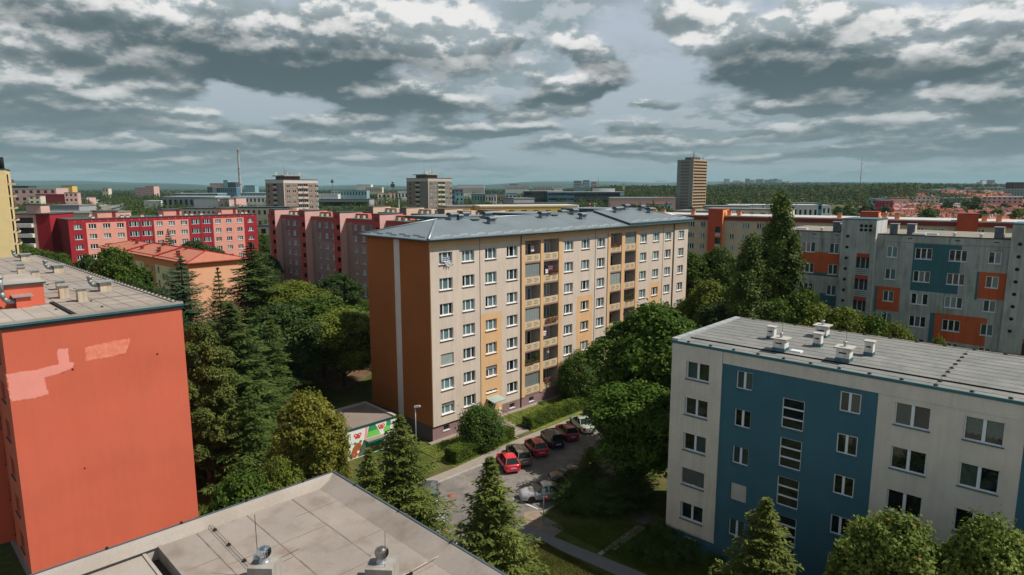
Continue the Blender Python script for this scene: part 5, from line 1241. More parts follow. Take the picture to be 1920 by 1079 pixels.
P_FIR = conifer(4, 18, 4.4, 1.5, 26, 10, LF_SB, droop=.10, twig=.42, dens=.9, ragged=.2, tipup=.2, pow_=.75, needle=(.42, .11))
P_YEW = conifer(5, 8, 3.4, .2, 22, 10, LF_S, droop=.1, twig=.45, ragged=.3, pow_=.55, needle=(.34, .10))
P_PINE = leafy(8, 17, 3.4, 1.5, 42000, .24, 26, LF_P, clump=.42, flat=.7, topw=.7)
P_POP = poplar(9, 27, 2.5, LF_POP, 40000, .30)
P_FARL = [leafy(20+k, 12, 4.6, 1.5, 3400, .85, 12, m, clump=.7) for k, m in enumerate((LF_G, LF_D, LF_L, LF_D))]
P_FARC = conifer(30, 14, 2.9, .8, 12, 7, LF_S, needle=(.95, .30), dens=.4)
TREES = {}
def tree(name, proto, px, D, label, py=None, H=None, R=None, group='trees between the blocks', rz=None, cat='tree', mat=None, protoH=None, protoR=None, x=None, y=None):
    """plants a tree at distance D on the line of sight of column px; py is where its top shows"""
    if x is None: p = at(px, 600 if py is None else py, 0, D); x, y = p.x, D
    if H is None: H = at(px, py, 0, D).z
    cr, tr = proto
    d = np.empty(len(cr.vertices)*3, dtype=np.float32)
    key = cr.name
    if key not in TREES:
        cr.vertices.foreach_get('co', d); d = d.reshape(-1, 3); TREES[key] = (float(d[:, 2].max()), float(np.percentile(np.hypot(d[:, 0], d[:, 1]), 97)))
    h0, r0 = TREES[key]; sz = H/h0; sx = sz if R is None else R/r0
    o = empty(name, (x, y, 0), random.uniform(0, 6.28) if rz is None else rz, label, cat, group)
    c = inst('crown', cr, o, sc=(sx, sx, sz))
    if mat is not None: c.material_slots[0].link = 'OBJECT'; c.material_slots[0].material = mat
    if tr is not None: inst('trunk', tr, o, sc=(sx, sx, sz))
    return o
G1 = 'trees in the grove on the left'
tree('fir_tree', P_FIR, 338, 95, 'blue-green fir rising in front of the peach end wall', 478, R=5.6, group=G1)
tree('spruce_tree', P_FIR, 408, 88, 'slim dark conifer just right of the peach end wall, narrower than its neighbours', 500, R=3.0, group=G1, mat=LF_S)
tree('spruce_tree', P_SPRT, 470, 104, 'broad conifer standing highest of the grove, right of the orange-roofed house', 452, R=7.2, group=G1, mat=LF_S)
tree('spruce_tree', P_SPRT, 430, 62, 'big drooping spruce in the middle of the grove with its bare trunk showing low down', 566, R=6.2, group=G1, mat=LF_S)
tree('spruce_tree', P_SPRTB, 506, 70, 'weeping spruce with hanging boughs right of the biggest one', 590, R=4.6, group=G1, mat=LF_S)
tree('pine_tree', P_PINE, 372, 56, 'soft yellow-green pine pressed against the orange-red end wall', 600, R=2.9, group=G1)
tree('pine_tree', P_PINE, 398, 57, 'lower rounded pine at the foot of the orange-red end wall', 742, R=2.2, group=G1)
tree('spruce_tree', P_SPRTB, 466, 56, 'shaded spruce behind the yellowing tree', 724, R=4.4, group=G1)
tree('maple_tree', P_LEAF[0], 552, 108, 'broad maple in front of the dusty pink block', 522, R=6.8, group=G1, mat=LF_L)
tree('maple_tree', P_LEAF[1], 600, 92, 'wide dark maple in the middle of the grove', 548, R=7.5, group=G1, mat=LF_G)
tree('lime_tree', P_LEAF[2], 633, 128, 'round-topped dark tree standing alone before the dusty pink wall', 508, R=4.9, group=G1, mat=LF_D)
tree('maple_tree', P_LEAF[0], 640, 88, 'sunlit maple next to the orange-brown end wall', 574, R=6.4, group=G1, mat=LF_L)
tree('maple_tree', P_LEAF[1], 672, 100, 'low-branched maple at the rear corner of the orange-brown end wall', 592, R=5.4, group=G1, mat=LF_G)
tree('maple_tree', P_LEAF[1], 520, 82, 'dark maple between the weeping spruce and the broad maples', 560, R=5.5, group=G1)
tree('lime_tree', P_YEL, 572, 50, 'yellowing tree beside the mural pavilion', 722, R=3.2, group=G1)
tree('lime_tree', P_YEL, 606, 51, 'low yellow-green tree overhanging the pavilion roof', 790, R=2.0, group=G1)
tree('lime_tree', P_LEAF[2], 520, 44, 'small bright green tree between the end wall and the yellowing tree', 850, R=1.8, group=G1)
tree('lime_tree', P_LEAF[2], 447, 38, 'leafy treetop showing over the left edge of the foreground roof', 872, R=2.4, group=G1, mat=LF_G)
tree('birch_tree', P_LEAF[2], 212, 84, 'ragged light tree in front of the crimson block corner', 455, R=4.6, group=G1, mat=LF_G)
tree('birch_tree', P_LEAF[2], 160, 100, 'thin leafy tree at the crimson end wall', 470, R=3.0, group=G1, mat=LF_D)
for px, py, D, R, lab in ((240, 512, 78, 2.6, 'treetop above the felt roof edge, first from the left'), (262, 522, 76, 2.2, 'treetop above the felt roof edge, second from the left'), (286, 528, 74, 3.0, 'treetop above the felt roof edge, below the fir'), (306, 545, 70, 2.6, 'treetop at the far corner of the felt roof'),
        (315, 428, 165, 3.4, 'small pointed tree against the salmon wall'), (362, 446, 160, 6.0, 'round bushy tree in front of the crimson balconies'), (398, 458, 158, 5.0, 'low tree right of the round bushy one')):
    tree('spruce_tree' if 'pointed' in lab else 'lime_tree', P_FIR if 'pointed' in lab else P_LEAF[1], px, D, lab, py, R=R, group=G1)
for px, py, D, R, lab in ((12, 440, 170, 6.5, 'dark tree at the foot of the pale yellow tower'), (62, 462, 150, 5.0, 'tree below the white balconies, left one'), (95, 468, 150, 4.5, 'tree below the white balconies, right one'), (488, 436, 230, 5, 'tree in the gap between the salmon and the dusty pink block'), (492, 470, 180, 5, 'lower tree in the gap beside the dusty pink block'), (478, 492, 150, 6, 'tree in front of the left end of the dusty pink block'),
        (560, 585, 120, 5, 'tree hugging the foot of the dusty pink block'), (676, 560, 140, 4, 'tree at the right-hand foot of the dusty pink block')):
    tree('lime_tree', P_LEAF[random.randrange(2)], px, D, lab, py, R=R, group=G1)
G2 = 'trees around the car park'
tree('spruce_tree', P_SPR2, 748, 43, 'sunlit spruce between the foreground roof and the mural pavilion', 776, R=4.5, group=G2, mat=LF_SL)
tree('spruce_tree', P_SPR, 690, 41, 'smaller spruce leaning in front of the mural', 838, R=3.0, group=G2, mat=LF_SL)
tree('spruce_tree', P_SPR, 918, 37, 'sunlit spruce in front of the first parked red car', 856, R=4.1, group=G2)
tree('chestnut_tree', P_CHEST, 1232, 63, 'huge chestnut between the cream block and the blue block', 557, R=5.9, group=G2)
tree('chestnut_tree', P_LEAF[0], 1206, 56, 'dark tree under the huge chestnut, in shade', 712, R=4.8, group=G2, mat=LF_C)
tree('spruce_tree', P_YEW, 1106, 56, 'small conifer with a lit yellow-green tip at the end of the car park', 838, R=2.1, group=G2, mat=LF_SL)
tree('yew_tree', P_YEW, 1180, 54, 'spreading dark yew on the shaded lawn', 862, R=2.9, group=G2)
tree('yew_tree', P_YEW, 1136, 52.5, 'dark yew beside the lit conifer', 897, R=2.1, group=G2)
tree('spruce_tree', P_SPR, 1437, 36, 'young spruce in front of the blue wall', 934, R=3.7, group=G2)
tree('spruce_tree', P_SPR, 1330, 32, 'spruce top peeping in at the bottom edge', 1064, R=1.0, group=G2)
tree('maple_tree', P_MAPLE, 1690, 31, 'pale maple at the lower right corner, left-hand one', 953, R=3.5, group=G2)
tree('maple_tree', P_MAPLE, 1868, 29, 'pale maple cut by the right edge of the picture', 958, R=3.2, group=G2)
G3 = 'trees on the right'
tree('poplar_tree', P_POP, 1472, 78, 'tallest poplar, rising above the rooftops', 357, R=2.9, group=G3)
tree('poplar_tree', P_POP, 1408, 75, 'lower poplar left of the tallest one', 437, R=2.7, group=G3)
tree('poplar_tree', P_POP, 1440, 82, 'slim poplar squeezed between the two others', 420, R=1.6, group=G3)
for px, py, D, R, lab, m in ((1300, 470, 118, 4.6, 'tree at the far end of the cream block', LF_G), (1312, 556, 92, 5.2, 'bright green tree next to the end of the cream block', LF_G), (1350, 458, 118, 4.6, 'tree in front of the brick-orange stair shaft', LF_G), (1336, 520, 88, 4.4, 'tree left of the lower poplar', LF_L),
        (1360, 562, 84, 4.0, 'tree with autumn-tinted boughs behind the felt roof', LF_D), (1462, 552, 74, 4.2, 'tree at the foot of the poplars', LF_G), (1506, 535, 74, 3.6, 'tree before the rust-orange field', LF_G), (1540, 566, 71, 4.0, 'tree before the grey block, third from the poplars', LF_L),
        (1590, 572, 69, 3.8, 'tree under the first stair tower', LF_L), (1640, 584, 68, 3.8, 'tree under the lowest balcony', LF_G), (1682, 600, 66, 3.0, 'treetop over the felt roof edge, second from the right', LF_L), (1762, 628, 64, 1.6, 'smallest treetop over the felt roof edge', LF_L),
        (1290, 600, 78, 4.5, 'shaded tree behind the huge chestnut', LF_D), (1400, 520, 95, 4.6, 'dark tree behind the lower poplar', LF_D), (1380, 480, 120, 4.5, 'tree between the stair shaft and the poplars', LF_D)):
    tree('lime_tree', P_LEAF[random.randrange(3)], px, D, lab, py, R=R, group=G3, mat=m)
# bushes
def bush(x, y, R, H, label, mat=LF_B, n=7000, leaf=.15, seed=1, cat='bush', group='bushes'):
    me = lump(seed, R, H, n, leaf, mat, clumps=max(40, n//90)); o = inst('bush', me, None, (x, y, 0), 0)
    tag(o, label, cat, group)
    return o
bush(-3.35, 66.4, 2.2, 4.2, 'big clipped round bush at the corner of the cream block', n=16000, leaf=.21, seed=3)
bush(*at(1082, 948).xy, 2.1, 2.1, 'rounded shrub behind the signpost, tinged with red', mat=LF_B, n=13000, leaf=.15, seed=4)
bush(*MSN(22.6, -2.7).xy, 2.75, 6.2, 'tall round shrub against the balconies of the cream block', n=20000, leaf=.24, seed=6)
for i, (px, py, R, lab) in enumerate(((960, 762, .45, 'small round shrub on the lawn by the entrance'), (1015, 764, .5, 'taller shrub in the middle of the front lawn'), (950, 815, .35, 'little shrub beside the entrance steps'),
        (1232, 1012, 1.0, 'rose bush by the corner of the blue block'), (1262, 1028, .9, 'rose bush under the cellar window'), (1205, 1035, .8, 'low bush left of the rose bed'), (1180, 1040, .6, 'reddish clipped ball by the slab path'), (1290, 1050, .9, 'bush at the foot of the blue wall'), (1218, 1060, .8, 'bush at the near end of the bed'), (1255, 1062, .7, 'dark red bush in the bed'), (1335, 1072, .8, 'bush cut by the bottom edge'))):
    p = at(px, py); bush(p.x, p.y, R, R*1.5, lab, n=1800, leaf=.11, seed=50+i, mat=LF_H if i < 3 else LF_B, group='small shrubs')
def hedge(pts, W, H, label, seed):
    """clipped hedge following a line"""
    g = np.random.default_rng(seed); o = empty('hedge', (pts[0].x, pts[0].y, 0), 0, label, 'hedge', 'clipped hedges'); b = MB(); C, Nn = [], []
    o0 = Vector((pts[0].x, pts[0].y, 0))
    for a, c in zip(pts[:-1], pts[1:]):
        a, c = a-o0, c-o0; d = (c-a); L = d.length; d.normalize(); s = Vector((-d.y, d.x, 0)); w2 = W/2-.1
        b.hexa([a-s*w2+Vector((0, 0, .02)), c-s*w2+Vector((0, 0, .02)), c+s*w2+Vector((0, 0, .02)), a+s*w2+Vector((0, 0, .02)), a-s*w2+Vector((0, 0, H-.12)), c-s*w2+Vector((0, 0, H-.12)), c+s*w2+Vector((0, 0, H-.12)), a+s*w2+Vector((0, 0, H-.12))])
        A = (L*W*1.0, L*H, L*H, W*H, W*H); n = int(sum(A)*260)
        face = g.choice(5, n, p=np.array(A)/sum(A)); t, u_, v = g.random(n)*L, (g.random(n)-.5)*W, g.random(n)*H
        u_ = np.where(face == 1, -W/2, np.where(face == 2, W/2, u_)); v = np.where(face == 0, H, v); t = np.where(face == 3, 0, np.where(face == 4, L, t))
        wob = .06*np.sin(t*3.1)+.05*np.sin(t*7.7+u_*4); v = v+wob*(face == 0); u_ = u_+.05*np.sin(t*4+v*5)*((face == 1) | (face == 2))
        da, sa = np.array(d), np.array(s); P = np.array(a)[None]+da*t[:, None]+sa*u_[:, None]+np.array([0, 0, 1])*v[:, None]+g.normal(size=(n, 3))*.035
        nr = np.zeros((n, 3)); nr[face == 0] = (0, 0, 1); nr[face == 1] = -sa; nr[face == 2] = sa; nr[face == 3] = -da; nr[face == 4] = da
        C.append(P); Nn.append(nr)
    b.build('core', M('hedge_core', (.012, .022, .006)), o)
    C, Nn = np.concatenate(C), np.concatenate(Nn); Nn = unit(Nn+g.normal(size=C.shape)*.55); dd = np.cross(Nn, g.normal(size=C.shape))
    V, F = cards(C, dd, Nn, .13*g.uniform(.7, 1.3, len(C)), .09); inst('foliage', np_mesh('foliage', V, F, [LF_H]), o)
hedge([MSN(-2.1, -5.6), MSN(2.3, -5.0)], 1.7, 1.4, 'short clipped hedge left of the round bush', 1)
hedge([MSN(3.2, -5.25), MSN(7.0, -5.1)], 1.3, 1.35, 'short clipped hedge between the round bush and the entrance path', 2)
hedge([MSN(10.1, -4.7), MSN(15.5, -4.4), MSN(24.5, -4.4)], 1.4, 1.4, 'long clipped hedge along the front lawn', 3)
# ------------------------------------------------------------------ ground and paving
def hgt(x, y):
    """terrain height: flat town, a wooded rise to the right of the middle, hills on the horizon"""
    D = np.hypot(x, y); az = np.arctan2(x, y)
    sm = lambda v, a, b: np.clip((v-a)/(b-a), 0, 1)**2*(3-2*np.clip((v-a)/(b-a), 0, 1))
    rise = 15*sm(D, 520, 1500)*sm(az, .04, .17)*(1-sm(az, .52, .72)*.55)
    rise = rise + 6*sm(D, 500, 1100)*sm(az, .45, .62)
    rise = rise + 26*sm(D, 2600, 4600)*(sm(az, .27, .33))*(1-.55*sm(az, .44, .6))*(1-sm(D, 5000, 6500)*.6)
    far = sm(D, 6500, 11500)*(62+26*np.sin(az*9+1.2)+16*np.sin(az*23+.5)+7*np.sin(az*51))
    far2 = sm(D, 12000, 17000)*(60+40*np.sin(az*6-.4)+18*np.sin(az*17))
    return rise+far*(1-.55*sm(az, .30, .40))+far2*1.0
def terrain():
    m = bpy.data.materials.new('ground'); m.use_nodes = True; nt = m.node_tree; n = nt.nodes; l = nt.links
    bs = n['Principled BSDF']; bs.inputs['Roughness'].default_value = .95; bs.inputs['Specular IOR Level'].default_value = .1
    tc = n.new('ShaderNodeTexCoord'); co = tc.outputs['Object']
    def noise(s, d=4):
        t = n.new('ShaderNodeTexNoise'); t.inputs['Scale'].default_value = s; t.inputs['Detail'].default_value = d; l.new(co, t.inputs['Vector']); return t.outputs['Fac']
    def rng(v, a, b, lo=0., hi=1.):
        r = n.new('ShaderNodeMapRange'); l.new(v, r.inputs[0])
        for i, x in enumerate((a, b, lo, hi)): r.inputs[i+1].default_value = x
        return r.outputs[0]
    def mix(f, a, b):
        r = n.new('ShaderNodeMix'); r.data_type = 'RGBA'; l.new(f, r.inputs[0])
        for i, v in ((6, a), (7, b)):
            if isinstance(v, tuple): r.inputs[i].default_value = (*v, 1)
            else: l.new(v, r.inputs[i])
        return r.outputs[2]
    grass = mix(rng(noise(.9, 6), .35, .68), (.045, .070, .014), (.105, .115, .026))
    grass = mix(rng(noise(.22, 5), .52, .68, 0, .75), grass, (.15, .115, .06))
    grass = mix(rng(noise(9, 3), .3, .7, 0, .45), grass, (.028, .045, .010))
    far = mix(rng(noise(.012, 5), .42, .58), (.025, .045, .014), (.06, .075, .028))
    far = mix(rng(noise(.004, 4), .56, .62, 0, .6), far, (.22, .19, .09))
    sp = n.new('ShaderNodeVectorMath'); sp.operation = 'LENGTH'; l.new(co, sp.inputs[0])
    c = mix(rng(sp.outputs['Value'], 250, 600), grass, far)
    c = mix(rng(sp.outputs['Value'], 4200, 7000), c, (.022, .042, .024))
    l.new(c, bs.inputs['Base Color'])
    bp = n.new('ShaderNodeBump'); bp.inputs['Strength'].default_value = .6; bp.inputs['Distance'].default_value = .08; l.new(noise(7, 4), bp.inputs['Height']); l.new(bp.outputs[0], bs.inputs['Normal'])
    rad = np.concatenate([np.linspace(0, 500, 12), np.geomspace(560, 26000, 70)]); na = 420; an = np.linspace(-1.15, 1.15, na)
    R_, A_ = np.meshgrid(rad, an, indexing='ij'); X = R_*np.sin(A_)/np.cos(A_*0+0); Y = R_*np.cos(A_)
    Y = Y-60; Z = hgt(X, Y+60)
    V = np.stack([X, Y, Z], -1).reshape(-1, 3); i, j = np.meshgrid(np.arange(len(rad)-1), np.arange(na-1), indexing='ij'); a = (i*na+j).ravel()
    F = np.stack([a, a+na, a+na+1, a+1], 1); me = np_mesh('ground', V, F, [m]); me.polygons.foreach_set('use_smooth', np.ones(len(F), dtype=bool))
    o = inst('ground', me); tag(o, None, None, kind='structure')
    # the strip behind the viewpoint
    b = MB(); b.poly([(-400, -400, -.01), (400, -400, -.01), (400, -55, -.01), (-400, -55, -.01)]); tag(b.build('ground', m), None, None, kind='structure')
terrain()
def sheet(name, pts, z, mat, thick=0.0):
    b = MB(); b.prism([(p[0], p[1]) for p in pts], -.02 if thick else z-.002, z, 0)
    return tag(b.build(name, mat), None, None, kind='structure')
S = lambda s, n: tuple(MSN(s, n).xy)
# car park and drive
sheet('road', [S(-30, -8.3), S(75, -8.3), S(75, -19.0), S(-3.3, -19.0), S(-3.6, -22.2), S(-9, -22.6), S(-30, -22.6)], .004, ASPH)
sheet('pavement', [S(-14, -8.16), S(60, -8.16), S(60, -5.9), S(7.3, -6.15), S(-2.5, -6.9), S(-6, -6.9), S(-14, -6.9)], .10, PAVE, 1)
kb = MB()
def kerb(pts, w=.14, h=.12):
    for a, b in zip(pts[:-1], pts[1:]):
        a, b = Vector((*a, 0)), Vector((*b, 0)); d = (b-a).normalized(); s = Vector((-d.y, d.x, 0))*w/2; L = (b-a).length; k = 0.0
        while k < L-.05:
            e = min(k+1.0, L); p, q = a+d*(k+.012), a+d*(e-.012)
            kb.hexa([p-s, q-s, q+s, p+s]+[v+Vector((0, 0, h)) for v in (p-s, q-s, q+s, p+s)]); k += 1.0
kerb([S(-14, -8.24), S(60, -8.24)]); kerb([S(75, -19.08), S(-3.2, -19.08)]); kerb([S(7.2, -.2), S(7.35, -6.0)], .1, .14); kerb([S(9.75, -.2), S(9.75, -5.3)], .1, .14)
tag(kb.build('kerb', KERB), None, None, kind='structure')
# markings
mk = MB()
def line(a, b, w=.12, z=.012):
    a, b = Vector((*a, 0)), Vector((*b, 0)); d = (b-a).normalized(); s = Vector((-d.y, d.x, 0))*w/2; mk.poly([p+Vector((0, 0, z)) for p in (a-s, b-s, b+s, a+s)])
line(at(961, 935).xy, at(1008, 955).xy)
tag(mk.build('road_marking', PAINT), None, None, kind='structure')
mh = MB(); mh.lathe([(.36, 0), (.36, .012), (0, .013)], 20, 0, (*at(845, 930).xy, .004)); o = mh.build('manhole_cover', M('rusty_iron', (.30, .10, .05), var=.2, scale=6)); tag(o, 'round rusty manhole cover in the drive', 'manhole cover')
# lawn terrace rising to the wall of the cream block
LAWN = M('lawn_grass', (.115, .16, .022), var=.2, scale=.9, grain=.3, bump=.8, bscale=18, alt=(.17, .165, .035), altamt=.8, altscale=.5, dirt=(.13, .10, .045), dirtamt=.4)
lw = MB()
def lawn(s0, s1, zr=.5):
    k = s0
    while k < s1-.01:
        e = min(k+2, s1); lw.poly([(*S(k, -5.2), .03), (*S(e, -5.2), .03), (*S(e, -.62), zr), (*S(k, -.62), zr)]); k = e
lawn(9.8, 48); lawn(-2.5, 7.2, .10)
lw.poly([(*S(-2.5, -6.9), .03), (*S(7.2, -6.1), .03), (*S(7.2, -5.2), .03), (*S(-2.5, -5.2), .03)]); lw.poly([(*S(10, -5.9), .03), (*S(48, -5.9), .03), (*S(48, -5.2), .03), (*S(10, -5.2), .03)])
lw.poly([(*S(9.8, -5.2), 0), (*S(9.8, -5.2), .03), (*S(9.8, -.62), .5), (*S(9.8, -.62), 0)])
tag(lw.build('lawn', LAWN), None, None, kind='structure')
# tufts that stand proud of the sunny lawns
def tufts(name, quad, n, h, mat, seed, zf):
    g = np.random.default_rng(seed); A, B, C, D = [np.array(q) for q in quad]; u, v = g.random((n, 1)), g.random((n, 1))
    P = (A*(1-u)+B*u)*(1-v)+(D*(1-u)+C*u)*v; C3 = np.concatenate([P, (zf(v)+h*.4)], 1); dd = np.concatenate([g.normal(size=(n, 2))*.5, np.ones((n, 1))], 1); nn = g.normal(size=(n, 3))
    V, F = cards(C3, dd, nn, h*g.uniform(.6, 1.4, n), .035); o = inst(name, np_mesh(name, V, F, [mat])); tag(o, None, None, kind='stuff'); return o
GR = leafmat('grass_blades', (.075, .125, .015), (.17, .20, .035), .3, 0); GD = leafmat('dry_grass_blades', (.08, .10, .02), (.22, .19, .06), .3, 0)
tufts('grass', [S(9.9, -5.3), S(34, -5.3), S(34, -.8), S(9.9, -.8)], 26000, .10, GR, 1, lambda v: .03+.46*v); tufts('grass', [S(-2.4, -6.8), S(7.1, -6.1), S(7.1, -.8), S(-2.4, -.8)], 14000, .10, GR, 2, lambda v: .03+.05*v)
e0, e1 = at(1012, 1010), at(1190, 1110)
tufts('grass', [(e0.x-4, e0.y-2.5), (e0.x, e0.y-.3), (e1.x, e1.y), (e1.x-6, e1.y-4)], 26000, .16, GD, 3, lambda v: v*0)
tufts('grass', [at(1030, 985).xy, at(1215, 985).xy, at(1320, 1079).xy, at(1215, 1079).xy], 22000, .13, GR, 4, lambda v: v*0)
# strip of slabs along the wall, the entrance path and steps
sheet('pavement', [S(-.7, -.6), S(7.3, -.6), S(7.3, -.002), S(-.7, -.002)], .12, PAVE, 1); sheet('pavement', [S(9.8, -.6), S(52, -.6), S(52, -.002), S(9.8, -.002)], .53, PAVE, 1)
st = MB()
for k in range(6): st.box(0, 1, 0, 1, 0, 1, 0, lambda x, y, z, k=k: (*S(7.45+x*2.2, -5.3+k*.88+y*.88), z*(.12+.085*k)))
tag(st.build('entrance_steps', PAVE), 'pale paved steps climbing between lawns to the entrance door', 'steps')
rl = MB()
for s in (7.55, 9.62):
    for k in range(4): p = MSN(s, -4.9+k*1.35); z = .2+.13*k; rl.tube((p.x, p.y, z), (p.x, p.y, z+.9), .022, n=6)
    a, b = MSN(s, -4.9), MSN(s, -.85); rl.tube((a.x, a.y, 1.1), (b.x, b.y, 1.49), .024, n=6); rl.tube((a.x, a.y, .65), (b.x, b.y, 1.04), .016, n=6)
tag(rl.build('handrail', M('dark_green_iron', (.03, .04, .03), rough=.5)), 'thin dark handrails on both sides of the entrance steps', 'handrail')
# grey path and slabs on the near lawn
sheet('path', [at(985, 985).xy, at(1011, 996.6).xy, at(1205, 1076).xy, at(1290, 1112).xy, at(1240, 1125).xy, at(1152, 1078).xy, at(1012, 1016).xy, at(970, 1000).xy], .008, GREYPATH)
sheet('path', [at(980, 960).xy, at(1010, 958).xy, at(1018, 978).xy, at(1012, 998).xy, at(985, 985).xy], .006, M('sandy_path', (.24, .18, .13), var=.2, scale=2))
sheet('path', [at(1180, 962).xy, at(1225, 958).xy, at(1245, 975).xy, at(1240, 990).xy, at(1205, 985).xy, at(1182, 975).xy], .008, M('dark_paving', (.12, .105, .095), var=.15, scale=1.5))
a, b = at(1124, 1042), at(1202, 986); d = (b-a); L = d.length; d.normalize(); s = Vector((-d.y, d.x, 0)); sl_ = MB(); rr = random.Random(4)
for k in range(int(L/.42)):
    for q in range(2):
        if q and rr.random() < (.5 if k < L/.84 else .1): continue
        p = a+d*(.42*k)+s*(-.40*q+.1); j = rr.uniform(-.02, .02); sl_.hexa([p+d*.02-s*.17, p+d*.39-s*.17, p+d*.39+s*.17, p+d*.02+s*.17]+[v+Vector((0, 0, .03+j*.5)) for v in (p+d*.02-s*.17, p+d*.39-s*.17, p+d*.39+s*.17, p+d*.02+s*.17)])
tag(sl_.build('path', M('slab_stone', (.34, .32, .27), var=.15, scale=2)), None, None, kind='structure')
# leaf-littered ground under the grove
sheet('ground', [at(560, 700).xy, at(640, 735).xy, at(697, 700).xy, at(697, 640).xy, at(560, 640).xy], .006, M('leaf_litter', (.16, .085, .05), var=.3, scale=1.2, grain=.3, alt=(.05, .055, .02), altamt=.9, altscale=.35))
# ------------------------------------------------------------------ mural pavilion
def pavilion():
    x0, x1, y0, y1, H = -13.2, -3.12, 2.3, 8.45, 3.25
    R = empty('pavilion', MSN(0, 0), MYAW, 'low flat-roofed pavilion with a painted mural of trees, butterflies and a bear', 'pavilion')
    w = MB(); w.poly([(x0, y0, 0), (x1, y0, 0), (x1, y0, H), (x0, y0, H)], 0); w.poly([(x1, y0, 0), (x1, y1, 0), (x1, y1, H), (x1, y0, H)], 0); w.poly([(x1, y1, 0), (x0, y1, 0), (x0, y1, H), (x1, y1, H)], 0); w.poly([(x0, y1, 0), (x0, y0, 0), (x0, y0, H), (x0, y1, H)], 0)
    w.build('wall', [M('mural_white', (.72, .74, .72), var=.04, alt=(.58, .74, .62), altamt=.5, altscale=.5)], R)
    r = MB(); r.poly([(x0+.3, y0+.1, H-.02), (x1-.3, y0+.1, H-.02), (x1-.3, y1-.3, H-.02), (x0+.3, y1-.3, H-.02)], 0)
    r.box(x0-.05, x1+.05, y0-.06, y0+.1, H-.14, H+.03, 1); r.box(x0-.05, x1+.05, y1-.3, y1+.05, H-.14, H+.18, 2); r.box(x1-.3, x1+.05, y0+.101, y1-.301, H-.14, H+.14, 2); r.box(x0-.05, x0+.3, y0+.101, y1-.301, H-.14, H+.14, 2)
    ro = r.build('roof', [M('brown_felt', (.20, .165, .14), var=.1, alt=(.25, .21, .18), altamt=.5), METALD, M('pale_kerb', (.36, .33, .30), var=.1)], R)
    mg = lambda n, c: M(n, c, var=.06, grain=0)
    DG, LG_, PK, RD, BR, TQ, LB, WH = (mg('mural_dark_green', (.03, .26, .09)), mg('mural_leaf_green', (.16, .52, .09)), mg('mural_pink', (.75, .30, .30)), mg('mural_red', (.62, .04, .06)), mg('mural_brown', (.34, .10, .03)), mg('mural_turquoise', (.03, .40, .22)), mg('mural_pale_blue', (.25, .55, .60)), mg('mural_cream', (.8, .72, .62)))
    def blob(pts, m, y=0.0, name='painted_shape'):
        b = MB(); b.poly([(x, y0-.006-y, z) for x, z in pts]); return b.build(name, m, R)
    def ell(cx, cz, a, c, m, y=0, name='painted_shape', n=18): return blob([(cx+a*cos(2*pi*k/n), cz+c*sin(2*pi*k/n)) for k in range(n)], m, y, name)
    wave = lambda xa, xb, z, a, n=12: [(xa+(xb-xa)*k/n, z+a*sin(k*1.9)) for k in range(n+1)]
    blob([(-7.25, 1.75), (-7.0, 3.1), (-6.75, 3.1), (-6.95, 1.75)], PK); blob([(-6.95, 1.8), (-6.6, 3.1), (-5.85, 3.1), (-5.2, 1.8)], DG, name='painted_tree'); blob([(-6.95, 1.8), (-6.8, 2.4)]+wave(-6.7, -5.6, 2.45, .06)+[(-5.2, 1.8)], LG_, .003, 'painted_tree')
    blob([(-4.55, 2.3), (-4.4, 3.1), (-3.95, 3.1), (-3.85, 2.7), (-4.0, 2.3)], DG, name='painted_tree'); blob([(-4.7, 1.8), (-4.85, 2.1)]+wave(-4.7, -4.05, 2.5, .06)+[(-3.95, 1.8)], LG_, .003, 'painted_tree')
    blob([(-3.3, 1.8), (-3.35, 2.9), (-3.16, 3.0), (-3.16, 1.8)], LG_, name='painted_tree')
    blob([(-7.1, .1), (-7.1, 1.5), (-3.2, 1.5), (-3.2, .1)], TQ); blob([(-6.2, .1), (-6.6, 1.1), (-5.8, .9), (-5.4, 1.3), (-4.9, .8), (-4.4, 1.2), (-4.1, .1)], DG, .003)
    def butterfly(cx, cz, s, m):
        for a, b_, w_, h_ in ((-.45, .22, .42, .34), (.45, .22, .42, .34), (-.30, -.28, .28, .24), (.30, -.28, .28, .24)): ell(cx+a*s, cz+b_*s, w_*s, h_*s, m, .004, 'painted_butterfly')
        for a in (-.45, .45): ell(cx+a*s, cz+.22*s, .15*s, .13*s, WH, .007, 'painted_butterfly')
        ell(cx, cz, .09*s, .5*s, BR, .009, 'painted_butterfly')
    butterfly(-8.0, 2.35, .55, RD); butterfly(-5.1, 2.6, .52, RD); butterfly(-9.3, 2.5, .30, RD); butterfly(-9.7, 1.1, .35, RD); butterfly(-6.3, .55, .5, RD); butterfly(-5.0, .5, .55, RD); butterfly(-8.6, .35, .4, RD); butterfly(-4.0, .8, .4, PK)
    blob([(-9.0, .35), (-8.6, 1.2), (-8.1, 1.65), (-7.7, 1.55), (-7.55, 1.1), (-7.8, .5), (-8.3, .1), (-9.0, .1)], BR, name='painted_bear'); ell(-8.35, 1.62, .16, .16, DG, .003, 'painted_bear'); ell(-7.68, 1.66, .17, .17, DG, .003, 'painted_bear'); ell(-8.35, 1.62, .09, .09, BR, .006, 'painted_bear'); ell(-7.68, 1.66, .1, .1, BR, .006, 'painted_bear'); ell(-8.0, .62, .17, .16, WH, .006, 'painted_bear'); ell(-7.9, 1.2, .05, .05, DARK, .006, 'painted_bear')
    blob([(-10.6, .1), (-10.6, .7), (-9.6, .9), (-9.4, .1)], LB); blob([(-12.9, .1), (-12.9, .8), (-11.2, 1.0), (-10.9, .1)], TQ)
